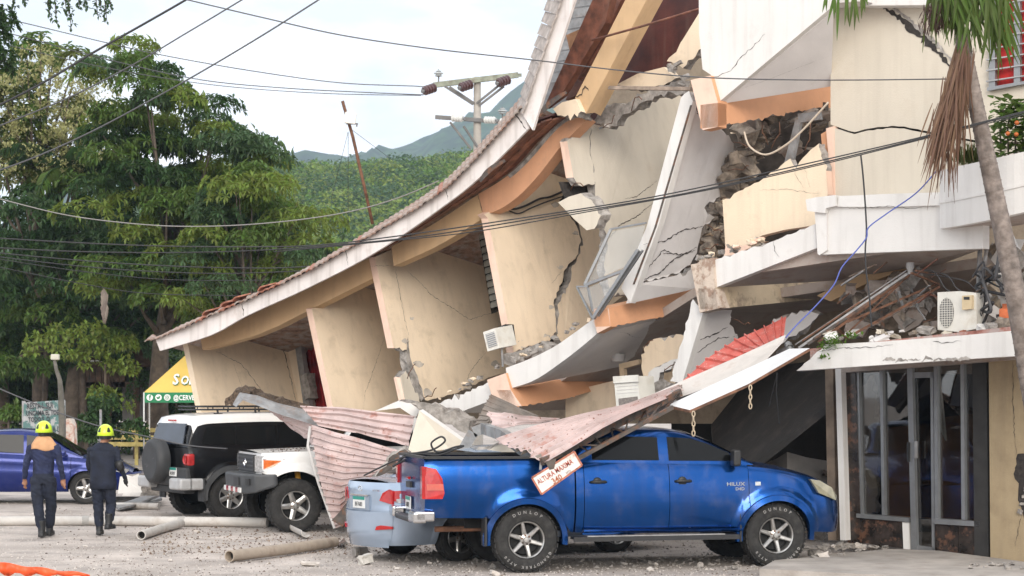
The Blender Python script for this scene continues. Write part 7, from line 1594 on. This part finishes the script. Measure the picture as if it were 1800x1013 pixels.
# ================================================================ tent, hut, signs, poles
def make_tent():
    D = 57.0; c0 = G(253, HY + CAMH * FPX / D); S = 3.0; ez = P(253, 690, D).z; vz = P(253, 708, D).z
    root = thing('beer_tent', 'yellow pyramid tent with green printed valance beside the building', 'tent', c0); YEL = mat('yellow tent cloth', (.72, .50, .12), .75, .04, 2, .15, 10); GRN = mat('green tent valance', (.02, .20, .08), .75, .06, 3, .1, 10)
    a = Vector((c0.x, c0.y, ez)); ux = Vector((1, .02, 0)) * S; uy = Vector((-.13, 1, 0)) * S; cs = [a, a + ux, a + ux + uy, a + uy]; ap = a + ux / 2 + uy / 2 + Vector((0, 0, 1.42))
    V = []; F = []
    for i in range(4):
        p, q = cs[i], cs[(i + 1) % 4]; k = len(V); n = 9
        for r_ in range(n):
            t = r_ / (n - 1)
            for s_ in range(n):
                u = s_ / (n - 1); pt = p.lerp(q, u).lerp(ap, t); V.append(pt + Vector((0, 0, -.10 * math.sin(math.pi * u) * (1 - t) * t * 2)))
        for r_ in range(n - 1):
            for s_ in range(n - 1): F.append((k + r_ * n + s_, k + r_ * n + s_ + 1, k + (r_ + 1) * n + s_ + 1, k + (r_ + 1) * n + s_))
    mesh('canopy', V, F, YEL, root, smooth=True, angle=40)
    for i in range(4):
        p, q = cs[i], cs[(i + 1) % 4]; dn = Vector((0, 0, vz - ez)); nn = (q - p).cross(UP).normalized() * .004; mesh('valance', [p + nn, q + nn, q + nn + dn, p + nn + dn, p, q, q + dn, p + dn], [(0, 3, 2, 1), (4, 5, 6, 7), (0, 4, 7, 3), (3, 7, 6, 2)], GRN, root)
    LEG = mat('white tent leg', (.6, .6, .58), .5, .05, 5, 0)
    for p in cs:
        m = MB(); m.tube([Vector((p.x, p.y, 0)), p], .022, 8); m.build('leg', LEG, root, smooth=True)
    ux.normalize(); WL = mat('white print', (.82, .82, .80), .6, 0, 1, 0); f0 = a + Vector((0, -.02, 0))
    slope = (ap - (a + ux * 1.5)).normalized(); n_ = ux.cross(slope).normalized()
    for off, mt_, dp in ((Vector((0.012, 0, -.012)), GRN, .0), (Vector((0, 0, 0)), WL, .012)):
        o = a + ux * .80 + slope * .30 + n_ * (.03 + dp) + off; text3d('S', 'tent_lettering', o, ux, slope, .62, mt_, root, .002, bold=.012, sx=.62); text3d('OBERANA', 'tent_lettering', o + ux * .235, ux, slope, .50, mt_, root, .002, bold=.012, sx=.56)
    yv = (ez + vz) / 2
    for i in range(3):
        c = f0 + ux * (.17 + i * .25) + Vector((0, 0, yv - ez)); m = MB(); m.lathe([(0, -.006), (.092, -.006), (.092, 0), (0, 0)], 22, 'Y', c); m.build('valance_icon', WL, root)
        if i == 0: text3d('f', 'icon_mark', c + Vector((-.02, -.012, -.06)), ux, UP, .2, GRN, root, .001, bold=.006)
        elif i == 1:
            V = [(-.055, -.02), (-.02, -.05), (.03, -.035), (.05, .01), (.06, .035), (.03, .04), (.005, .03), (-.01, .005), (-.055, .03)]; mesh('icon_mark', [c + Vector((x, -.012, z)) for x, z in V], [tuple(range(len(V)))], GRN, root)
        else:
            m = MB(); m.tube([c + Vector((.05 * (abs(math.cos(t)) ** .5) * (1 if math.cos(t) > 0 else -1), -.012, .05 * (abs(math.sin(t)) ** .5) * (1 if math.sin(t) > 0 else -1))) for t in [k * math.pi / 12 for k in range(25)]], .006, 4); m.tube([c + Vector((.024 * math.cos(t), -.012, .024 * math.sin(t))) for t in [k * math.pi / 8 for k in range(17)]], .006, 4); m.build('icon_mark', GRN, root)
    text3d('@CERVEZASOBERANA', 'valance_lettering', f0 + ux * .84 + Vector((0, -.004, vz - ez + .075)), ux, UP, .20, WL, root, .001, bold=.004, sx=.78)
    text3d('SOB', 'valance_lettering', cs[3] + Vector((-.02, -.3, vz - ez + .08)), (a - cs[3]), UP, .2, WL, root, .001, bold=.004)
make_tent()
# stilt hut in the trees
def make_hut():
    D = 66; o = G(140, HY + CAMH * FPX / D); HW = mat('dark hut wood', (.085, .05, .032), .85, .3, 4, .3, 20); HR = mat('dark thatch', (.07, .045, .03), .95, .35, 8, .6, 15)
    root = thing('wooden_hut', 'dark wooden stilt hut with steep roof in the shade of the trees', 'hut', o)
    def h(x, y, dd=0): return P(x, y, D + dd)
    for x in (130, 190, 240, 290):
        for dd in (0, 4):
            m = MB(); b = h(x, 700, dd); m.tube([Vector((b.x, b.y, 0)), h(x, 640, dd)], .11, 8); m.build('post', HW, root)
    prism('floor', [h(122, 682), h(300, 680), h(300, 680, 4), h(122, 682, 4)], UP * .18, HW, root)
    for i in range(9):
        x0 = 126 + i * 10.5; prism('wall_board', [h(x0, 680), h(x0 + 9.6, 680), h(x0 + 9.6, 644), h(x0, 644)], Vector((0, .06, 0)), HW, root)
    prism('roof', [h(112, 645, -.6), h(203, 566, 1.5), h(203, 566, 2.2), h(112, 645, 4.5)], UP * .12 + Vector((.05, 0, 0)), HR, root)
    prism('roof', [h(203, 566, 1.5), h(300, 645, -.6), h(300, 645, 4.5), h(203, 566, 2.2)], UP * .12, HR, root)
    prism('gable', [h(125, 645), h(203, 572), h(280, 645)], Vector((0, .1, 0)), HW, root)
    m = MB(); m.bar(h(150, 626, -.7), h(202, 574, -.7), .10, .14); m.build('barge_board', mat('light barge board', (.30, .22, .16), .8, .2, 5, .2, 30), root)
    for i in range(5): prism('eave_gap', [h(159 + i * 9, 633, -.1), h(165 + i * 9, 633, -.1), h(165 + i * 9, 636, -.1), h(159 + i * 9, 636, -.1)], Vector((0, .04, 0)), WHITE, root)  # solid white blocks, bright gaps painted under the eave
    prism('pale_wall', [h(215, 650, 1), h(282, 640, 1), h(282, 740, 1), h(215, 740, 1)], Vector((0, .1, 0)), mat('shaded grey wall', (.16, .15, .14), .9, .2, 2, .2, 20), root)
make_hut()
FW = mat('yellow railing paint', (.42, .34, .12), .8, .25, 5, .3, 20); fd = 60
fence = thing('rail_fence', 'low railing of faded yellow planks behind the tent leg', 'fence', G(240, HY + CAMH * FPX / fd))
for y0, y1 in ((752, 760), (765, 773), (777, 785)): prism('rail', [P(180, y0, fd), P(300, y0 + 1, fd), P(300, y1, fd), P(180, y1, fd)], Vector((0, .05, 0)), FW, fence)
for x in (182, 240, 298): m = MB(); b = P(x, 750, fd + .08); m.bar(Vector((b.x, b.y, 0)), b + UP * .05, .1); m.build('post', FW, fence)
m = MB(); b = P(177, 720, 55); m.tube([Vector((b.x, b.y, 0)), b], .035, 8); tag(m.build('steel_post', GREYM, smooth=True), 'thin grey post standing behind the second worker helmet', 'post')
# painted board sign
bd = 50; br = thing('board_sign', 'weathered green and white board sign behind the first worker', 'sign', G(78, HY + CAMH * FPX / bd))
BG = mat('peeling green paint', (.10, .19, .18), .85, .1, 4, .2, 20, stain=((.40, .40, .40), 5.5, .48, .54, .9))
prism('board', [P(42, 708, bd), P(114, 703, bd), P(114, 763, bd), P(40, 763, bd)], Vector((0, .04, 0)), BG, br)
prism('board', [P(41, 766, bd), P(114, 765, bd), P(114, 790, bd), P(40, 792, bd)], Vector((0, .04, 0)), BG, br)
for t_, x, y, s_ in (('RESTA L SUI', 47, 719, .20), ('UNCAMA EL TODL', 46, 731, .17), ('TODO S  O', 50, 742, .17), ('LA LA', 88, 760, .2), ('CAFE', 88, 778, .2)):
    text3d(t_, 'board_lettering', P(x, y, bd - .03), (1, 0, .04), UP, s_, INKD, br, .002, bold=.004, sx=.62)
for x in (42, 112): m = MB(); b = P(x, 705, bd + .06); m.bar(Vector((b.x, b.y, 0)), b, .08); m.build('post', GREYM, br)
prism('tank', PP([(116, 736), (124, 736), (129, 748), (130, 785), (116, 785)], 49), Vector((.02, .3, 0)), mat('rusty white tank', (.62, .55, .48), .7, .1, 4, .1, 30, stain=((.38, .13, .07), 4, .48, .6, .9))); tag(COL.objects['tank'], 'rusty white and red tank edge right of the board sign', 'tank')
# street lamp
sl = thing('street_lamp', 'grey street lamp with square head before the trees', 'street lamp', G(109, HY + CAMH * FPX / 48)); m = MB(); m.tube([G(109, HY + CAMH * FPX / 48), P(109, 740, 48), P(107, 690, 48), P(105, 668, 48), P(99, 650, 48), P(96, 634, 48)], [.085, .08, .07, .055, .045, .04], 10); m.build('pole', mat('mossy pole', (.13, .12, .10), .85, .25, 4, .3, 20), sl, smooth=True)
m = MB(); m.box(P(97, 628, 48), (.20, .12, .14)); o = m.build('lamp_head', mat('pale lamp head', (.50, .48, .40), .5, .05, 5, 0), sl); o.modifiers.new('b', 'BEVEL').width = .02
# ---------------------------------------------------------------- utility pole behind the roof
def make_pole():
    D = 47; x0 = 839; b = P(x0, 240, D); root = thing('utility_pole', 'concrete utility pole with two crossarms behind the sagging roof', 'utility pole', Vector((b.x, b.y, 0))); CON = mat('pole concrete', (.40, .37, .33), .9, .1, 6, .3, 30); ARM = mat('mossy crossarm', (.30, .32, .25), .85, .2, 5, .2, 30, stain=((.16, .13, .10), 6, .5, .65, .7)); STL = mat('dark galvanised arm', (.14, .135, .13), .6, .15, 5, .1, 30)
    def q(x, y, d=0): return P(x, y, D + d)
    m = MB(); m.tube([Vector((b.x, b.y, 0)), q(x0, 136)], [.15, .085], 14); m.build('pole', CON, root, smooth=True, angle=50)
    m = MB(); m.bar(q(762, 150, -.12), q(911, 132, -.12), .1, .12); m.bar(q(905, 133, -.12), q(917, 132, -.12), .06, .07); m.build('crossarm', ARM, root)
    m = MB(); m.bar(q(765, 206, -.12), q(905, 216, -.12), .08, .09); m.build('crossarm', STL, root)
    for a, b_ in (((782, 152), (832, 184)), ((790, 153), (834, 182)), ((880, 148), (838, 182)), ((886, 152), (842, 186)), ((791, 215), (828, 262)), ((815, 222), (842, 262))): m = MB(); m.bar(q(*a, -.2), q(*b_, -.1), .035, .05); m.build('brace', STL, root)
    BRI = mat('brown porcelain', (.075, .03, .03), .2, .15, 6, 0, coat=.6); WI = mat('white porcelain', (.60, .60, .57), .25, .05, 6, 0, coat=.4)
    def ins(c, d, n, r, mt, l):
        d = d.normalized(); m = MB(); pts = []; rad = []
        for i in range(n * 4 + 1): pts.append(c + d * l * i / (n * 4)); rad.append(r * (1.0 if i % 4 in (1, 2) else .72))
        m.tube(pts, rad, 14); m.build('insulator', mt, root, smooth=True, angle=50)
        m = MB(); e_ = pts[-1]; m.tube([e_, e_ + d * .05], r * .4, 8); m.build('clamp', ALU, root)
    for x, y in ((764, 154), (828, 148), (894, 140)): ins(q(x, y, -.15), Vector((-.75, -.6, -.35)), 4, .115, BRI, .34)
    for x, y in ((795, 208), (852, 211), (880, 214)): ins(q(x, y, -.15), Vector((.9, -.55, -.1)), 4, .085, WI, .30)
    for x, y in ((771, 130), (883, 196)):
        m = MB(); c = q(x, y); m.tube([c + UP * .10, c + UP * .0, c - UP * .28], [.02, .02, .015], 6); m.build('pin', STL, root)
        m = MB(); m.lathe([(0, .08), (.06, .075), (.07, .06), (.04, .045), (.11, .02), (.11, .0), (.05, -.02), (.09, -.05), (.03, -.07)], 14, 'Z', c); m.build('insulator', mat('grey porcelain', (.45, .47, .47), .25, .05, 6, 0), root, smooth=True, angle=50)
make_pole()
am = thing('antenna_mast', 'leaning rusty antenna mast with white box on the roof', 'antenna', P(654, 392, 35)); m = MB(); m.tube([P(602, 178, 35), P(620, 240, 35), P(638, 318, 35), P(655, 394, 35)], .028, 8); m.build('mast', RUST, am, smooth=True); m = MB(); m.box(P(616, 208, 34.9), (.20, .08, .20), Matrix.Rotation(.14, 3, 'Y')); o = m.build('antenna_box', mat('white antenna box', (.74, .73, .68), .5, .03, 5, 0), am); o.modifiers.new('b', 'BEVEL').width = .012
m = MB(); m.bar(P(609, 218, 34.88), P(629, 218, 34.88), .02, .02); m.bar(P(628, 217, 34.88), P(627, 223, 34.88), .02, .02); m.build('bracket', DARKM, am)
for a, b_ in (((612, 232), (582, 352)), ((612, 232), (612, 400)), ((618, 228), (690, 282))): m = MB(); m.tube([P(*a, 35), P(*b_, 35.5)], .004, 4); m.build('guy_wire', WIREM, am)
# ---------------------------------------------------------------- overhead wires
def wire(label, pts, r, mt=WIREM, d=None, group='overhead wires'): cable('overhead_wire', label, PP(pts) if d is None else PP(pts, d), r, mt, 'wire', group)
GW = mat('grey cable', (.07, .07, .075), .6, 0, 1, 0)
wire('thick dark wire rising steeply at the upper left', [(-60, 208), (0, 184), (80, 143), (165, 92), (250, 44), (330, -2), (400, -45)], .016, d=27)
wire('grey wire rising through the big tree top to the picture top', [(-60, 245), (0, 221), (120, 172), (230, 116), (330, 57), (425, 0), (480, -35)], .011, GW, 29)
wire('grey wire rising from the far left trees to the middle top', [(-60, 318), (45, 283), (160, 232), (280, 168), (370, 117), (470, 57), (560, 0), (610, -32)], .013, GW, 31)
wire('thin grey wire crossing the sky and the upper wall', [(250, -20), (330, 0), (470, 33), (600, 62), (760, 86), (940, 106), (1100, 125), (1250, 137), (1450, 141), (1675, 139)], .008, GW, 23.5)
wire('uppermost thin wire running left to the utility pole', [(-40, 22), (40, 40), (190, 76), (300, 100), (450, 126), (600, 146), (735, 152), (760, 157)], .012, GW, 47)
wire('middle thin wire running left to the utility pole', [(-40, 45), (40, 65), (190, 105), (350, 140), (500, 155), (650, 163), (745, 167)], .012, GW, 47)
wire('lowest thin wire running left to the utility pole', [(-40, 68), (25, 82), (190, 120), (370, 149), (560, 164), (740, 168)], .010, GW, 47)
wire('pale sagging wire before the big tree', [(-60, 335), (0, 350), (110, 377), (210, 391), (310, 398), (420, 396), (530, 386), (620, 371), (700, 348), (772, 318)], .010, mat('pale cable', (.22, .21, .2), .6, 0, 1, 0), 33)
wire('upper of the long dark wires crossing the collapsed front', [(-60, 414), (0, 419), (160, 428), (300, 433), (450, 434), (560, 431), (700, 415), (900, 386), (1150, 346), (1400, 292), (1650, 234), (1850, 183)], .0085, d=23)
wire('middle of the long dark wires crossing the collapsed front', [(-60, 431), (0, 436), (160, 443), (330, 444), (480, 439), (600, 430), (760, 413), (960, 381), (1200, 341), (1430, 290), (1650, 236), (1850, 186)], .0085, d=23.1)
wire('lower of the long dark wires crossing the collapsed front', [(480, 443), (640, 428), (830, 408), (1030, 373), (1240, 335), (1450, 288), (1650, 238), (1850, 190)], .007, d=23.2)
wire('dark wire below the pair before the big tree', [(-60, 438), (0, 445), (130, 457), (260, 466), (400, 471), (520, 470), (640, 458)], .013, d=38)
wire('second dark wire below the pair before the big tree', [(-60, 444), (0, 452), (130, 467), (260, 477), (400, 481), (540, 476)], .012, d=38.4)
wire('thin wire sagging low across the big tree', [(-60, 446), (0, 456), (150, 478), (300, 492), (470, 493)], .009, d=39)
wire('lowest thin wire sagging across the big tree', [(-60, 458), (0, 470), (150, 500), (260, 516), (420, 520)], .009, d=39.2)
wire('thin wire slanting low behind the workers to the off-roader', [(-40, 668), (0, 684), (80, 717), (170, 748), (260, 768), (330, 783), (400, 789)], .012, GW, 33)
cable('blue_cord', 'blue cord hanging from the cables down to the red sheet', PP([(1381, 594), (1400, 572), (1432, 540), (1465, 502), (1480, 470), (1506, 440), (1523, 418), (1527, 400), (1560, 375), (1610, 340), (1645, 302)], 24.0), .009, mat('blue cord', (.07, .10, .35), .6, 0, 1, 0), 'cord')
cable('drop_wire', 'black wire hanging straight down from the long wires', PP([(1513, 272), (1518, 320), (1523, 400), (1521, 440), (1523, 480), (1528, 520), (1532, 575)], 24.1), .011, WIREM, 'wire')
cable('white_wire', 'pale bent wire hanging in the dark wall hole', facs([(1308, 232), (1318, 258), (1346, 272), (1380, 256), (1412, 228), (1456, 180)], -.6), .014, mat('pale wire', (.55, .46, .36), .6, 0, 1, 0), 'wire')
cable('hanging_wire', 'thin dark wire hanging in the shade behind the sign board', [fac(1366, 655, .2), fac(1365, 690, .2), fac(1368, 720, .2), fac(1370, 745, .2)], .012, WIREM, 'wire')
cable('hanging_wire', 'slanting dark wire hung from the same point in the shade', [fac(1366, 657, .2), fac(1358, 690, .2), fac(1352, 715, .2)], .008, WIREM, 'wire')
cable('sagging_cable', 'dark cable bundle sagging before the fourth cross wall', [f4(x, y) - ALONG * -.05 for x, y in ((882, 366), (900, 368), (920, 362), (945, 350), (965, 346), (1000, 330))], .018, WIREM, 'cable')
cable('sagging_cable', 'thinner cable loop below the dark bundle on the cross wall', [f4(x, y) - ALONG * -.05 for x, y in ((880, 364), (905, 376), (930, 366), (955, 356), (985, 346))], .012, WIREM, 'cable')
# ---------------------------------------------------------------- window frames and air conditioners
wf = thing('fallen_window', 'broken aluminium window frame hanging by the orange beam', 'window', fac(1080, 545, -1.1))
def fbar(a, b_, k0, k1, w=.05): m = MB(); m.bar(fac(*a, k0), fac(*b_, k1), w, w * .8); m.build('frame_bar', ALU, wf)
fbar((1074, 403), (1028, 500), -.9, -1.1); fbar((1074, 403), (1136, 392), -.9, -.9, .03); fbar((1028, 502), (1102, 474), -1.1, -1.0); fbar((1122, 440), (1043, 560), -1.15, -1.2, .06); fbar((1130, 440), (1052, 556), -1.1, -1.15, .03); fbar((1014, 504), (1042, 560), -1.15, -1.2, .03); fbar((1014, 504), (1034, 504), -1.15, -1.12, .03); fbar((1034, 506), (1042, 548), -1.13, -1.18, .03)
gl = mat('clear broken glass', (.60, .62, .62), .08, .05, 3, 0, alpha=.28); mesh('pane', [fac(1076, 407, -.9), fac(1134, 396, -.9), fac(1120, 460, -1.0), fac(1032, 498, -1.08)], [(0, 1, 2, 3)], gl, wf); mesh('pane', [fac(1016, 506, -1.14), fac(1034, 506, -1.13), fac(1098, 478, -1.05), fac(1044, 552, -1.18)], [(0, 1, 2, 3)], gl, wf)
def acbox(name, label, C, vec, m, grille=None):
    root = thing(name, label, 'air conditioner', sum(C, Vector()) / 4); prism('casing', C, vec, m, root); return root
ACW = mat('aged white casing', (.68, .66, .60), .5, .05, 5, .05, 40, stain=((.45, .38, .28), 4, .52, .7, .5))
a1 = acbox('window_unit', 'small window air conditioner tilted on the third cross wall', facs([(849, 584), (870, 577), (878, 612), (857, 618)], -.55), INTO * .4 + UP * .06, ACW)
prism('grille', facs([(853, 588), (868, 583), (874, 607), (859, 612)], -.556), INTO * .004, mat('grey grille', (.30, .31, .33), .6, .1, 40, .1, 60), a1)
for i in range(7):
    t = (i + .5) / 7; m = MB(); m.bar(fac(lerp(853, 859, t), lerp(588, 612, t), -.562), fac(lerp(868, 874, t), lerp(583, 607, t), -.562), .006, .008); m.build('grille_bar', ACW, a1)
prism('casing_back', facs([(872, 577), (888, 570), (892, 600), (880, 610)], -.3), INTO * .2, BLACKP, a1); m = MB(); m.tube([fac(882, 612, -.4), fac(884, 645, -.4)], .018, 8); m.build('drain_tube', GREYM, a1)
a2 = acbox('cooling_unit', 'white boxy air conditioner below the orange beam', facs([(1079, 664), (1120, 661), (1126, 714), (1084, 722)], -.9), INTO * .3 + Vector((.05, 0, 0)), ACW)
prism('vent', facs([(1087, 701), (1120, 697), (1121, 708), (1088, 713)], -.91), INTO * .01, mat('brown vent', (.22, .19, .17), .7, .2, 40, .1, 60), a2); prism('casing_lid', facs([(1077, 662), (1121, 659), (1122, 671), (1078, 674)], -.93), INTO * .02, ACW, a2)
for i in range(3): m = MB(); y = 680 + i * 6; m.bar(fac(1084, y, -.905), fac(1121, y - 3, -.905), .004, .006); m.build('casing_groove', SOFFIT, a2)
# outdoor condenser on the canopy
KC = -1.05
cd = thing('condenser_unit', 'white outdoor condenser unit standing on the canopy slab', 'air conditioner', fac(1682, 584, KC)); CC = facs([(1648, 514), (1687, 512), (1687, 584), (1648, 580)], KC); prism('casing', CC, INTO * .32 + ALONG * .0, ACW, cd)
prism('side_cover', facs([(1687, 512), (1716, 515), (1717, 578), (1687, 584)], KC - .005), INTO * .25, ACW, cd); prism('service_box', facs([(1691, 520), (1708, 519), (1708, 543), (1691, 545)], KC - .06), INTO * .06, mat('yellowed plastic', (.60, .48, .30), .6, .05, 5, 0), cd); prism('service_slot', facs([(1694, 522), (1704, 522), (1704, 527), (1694, 527)], KC - .065), INTO * .006, BLACKP, cd)
fc = fac(1663.5, 550, KC - .004); m = MB(); V = [fc + ALONG * (.105 * math.cos(t)) + UP * (.19 * math.sin(t)) for t in [i * math.pi / 12 for i in range(24)]]; mesh('fan_opening', V, [tuple(range(24))], mat('dark fan opening', (.03, .035, .045), .6, .1, 5, 0), cd)
for i in range(9):
    t = -1 + 2 * (i + .5) / 9; hh = math.sqrt(1 - t * t); m = MB(); m.bar(fc + ALONG * .105 * t - UP * .19 * hh - INTO * .008, fc + ALONG * .105 * t + UP * .19 * hh - INTO * .008, .006); m.build('grille_bar', ACW, cd)
for i in range(13):
    t = -1 + 2 * (i + .5) / 13; hh = math.sqrt(1 - t * t); m = MB(); m.bar(fc - ALONG * .105 * hh + UP * .19 * t - INTO * .01, fc + ALONG * .105 * hh + UP * .19 * t - INTO * .01, .006); m.build('grille_bar', ACW, cd)
prism('red_block', facs([(1686, 582), (1693, 580), (1693, 588), (1686, 589)], KC - .2), INTO * .08, TILER, cd)
# conduits, rods and wires on the canopy and in the crushed floor
for i, (a, b_, r_, mt_, lab) in enumerate((((1716, 580), (1723, 432), .03, GREYM, 'upright grey conduit left of the leaning palm'), ((1726, 500), (1735, 432), .025, GREYM, 'shorter grey conduit beside the leaning palm'))):
    m = MB(); m.tube([fac(*a, -.8), fac(*b_, -.8)], r_, 8); tag(m.build('conduit', mt_, smooth=True), lab, 'conduit')
rods = (((1398, 606), (1602, 470), .02, GREYM), ((1404, 612), (1600, 478), .045, mat('galvanised channel', (.34, .34, .34), .5, .2, 8, .1, 40, metal=.3)), ((1420, 605), (1598, 484), .05, DARKM), ((1438, 602), (1596, 486), .05, RUST), ((1485, 590), (1600, 482), .025, RUST), ((1500, 588), (1652, 504), .045, RUST), ((1520, 580), (1648, 512), .02, DARKM), ((1490, 566), (1645, 500), .04, RUST), ((1602, 480), (1650, 500), .03, RUST), ((1610, 476), (1640, 482), .03, RUST), ((1410, 600), (1590, 478), .03, RUST), ((1430, 596), (1560, 510), .035, DARKM))
labs = ['thin grey rod, topmost in the slanting rod bundle', 'pale galvanised channel in the slanting rod bundle', 'dark steel bar under the galvanised channel', 'rusty flat bar along the lower side of the rod bundle', 'single rusty rod leaning from the canopy to the lamp socket', 'rusty rail slanting up towards the condenser unit', 'thin dark rod beside the rail near the condenser', 'rusty bar crossing behind the rail near the condenser', 'short rusty bar right of the lamp socket', 'short rusty arm at the lamp socket', 'rusty rod just under the topmost grey rod', 'dark bar in the middle of the rod bundle']
for (a, b_, r_, mt_), lab in zip(rods, labs):
    m = MB(); m.bar(fac(*a, -1.25), fac(*b_, -.55), r_, r_ * .7); tag(m.build('steel_rod', mt_), lab, 'rod', 'rods fallen on the canopy')
m = MB(); c = fac(1600, 462, -.6); m.lathe([(0, 0), (.05, 0), (.055, -.06), (.035, -.10), (.03, -.15), (0, -.15)], 12, 'Z', c); tag(m.build('lamp_socket', mat('grey socket', (.42, .42, .42), .5, .05, 5, 0), smooth=True, angle=40), 'grey lamp socket hanging over the rod bundle', 'lamp')
rnd = random.Random(50)
for i in range(40):
    x = rnd.uniform(1455, 1800); y = lerp(602, 580, (x - 1455) / 345) + rnd.uniform(-16, 2); s = rnd.uniform(.05, .2) * (1 if i > 8 else 1.4)
    tag(chunk('masonry_lump', fac(x, y, -1.35 + rnd.uniform(0, .6)), s, [MATS['broken concrete'], WHITE, SOFFIT, HOLE, CREAML][i % 5], seed=700 + i, flat=.9), 'broken masonry lump lying among others on the white canopy', 'rubble', 'rubble on the canopy')
for i in range(34):
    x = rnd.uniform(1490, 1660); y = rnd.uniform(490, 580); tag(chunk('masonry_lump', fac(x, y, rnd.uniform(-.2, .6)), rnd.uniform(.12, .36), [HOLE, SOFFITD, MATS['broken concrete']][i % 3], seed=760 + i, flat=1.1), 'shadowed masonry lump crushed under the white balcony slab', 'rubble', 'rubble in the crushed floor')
for i in range(26):
    x = rnd.uniform(1722, 1812); y = rnd.uniform(425, 575); tag(chunk('masonry_lump', fac(x, y, rnd.uniform(-.5, .1)), rnd.uniform(.12, .34), [WHITE, SOFFIT, MATS['broken concrete'], INNER][i % 4], seed=800 + i, flat=1.2), 'broken masonry lump behind the leaning palm trunk', 'rubble', 'rubble behind the palm')
for i in range(16):
    x0, y0 = rnd.uniform(1715, 1790), rnd.uniform(470, 575); pts = [fac(x0 + rnd.uniform(-30, 30) * k / 3, y0 + rnd.uniform(-35, 35) * k / 3, -.95 + rnd.uniform(-.1, .1)) for k in range(5)]; cable('tangled_cable', 'dark cable in the tangle beside the condenser unit', pts, rnd.choice((.008, .012, .02)), rnd.choice((WIREM, WIREM, GW)), 'cable', 'tangled cables by the condenser')
for i, (x, y) in enumerate(((1640, 465), (1660, 470), (1690, 480))): cable('loose_wire', ['thin pale wire arching over the condenser unit', 'second thin wire arching towards the rods', 'third thin wire arching behind the condenser'][i], [fac(1605, 478, -.7), fac(x, y + 12, -.8), fac(x + 20, 505, -.85), fac(x + 30, 512, -.9)], .008, GW, 'wire')
tag(chunk('red_tile_block', fac(1778, 555, -.9), (.3, .2, .28), mat('orange red block', (.55, .14, .05), .8, .15, 8, .3, 30), seed=9), 'orange red block behind the leaning palm trunk', 'block')
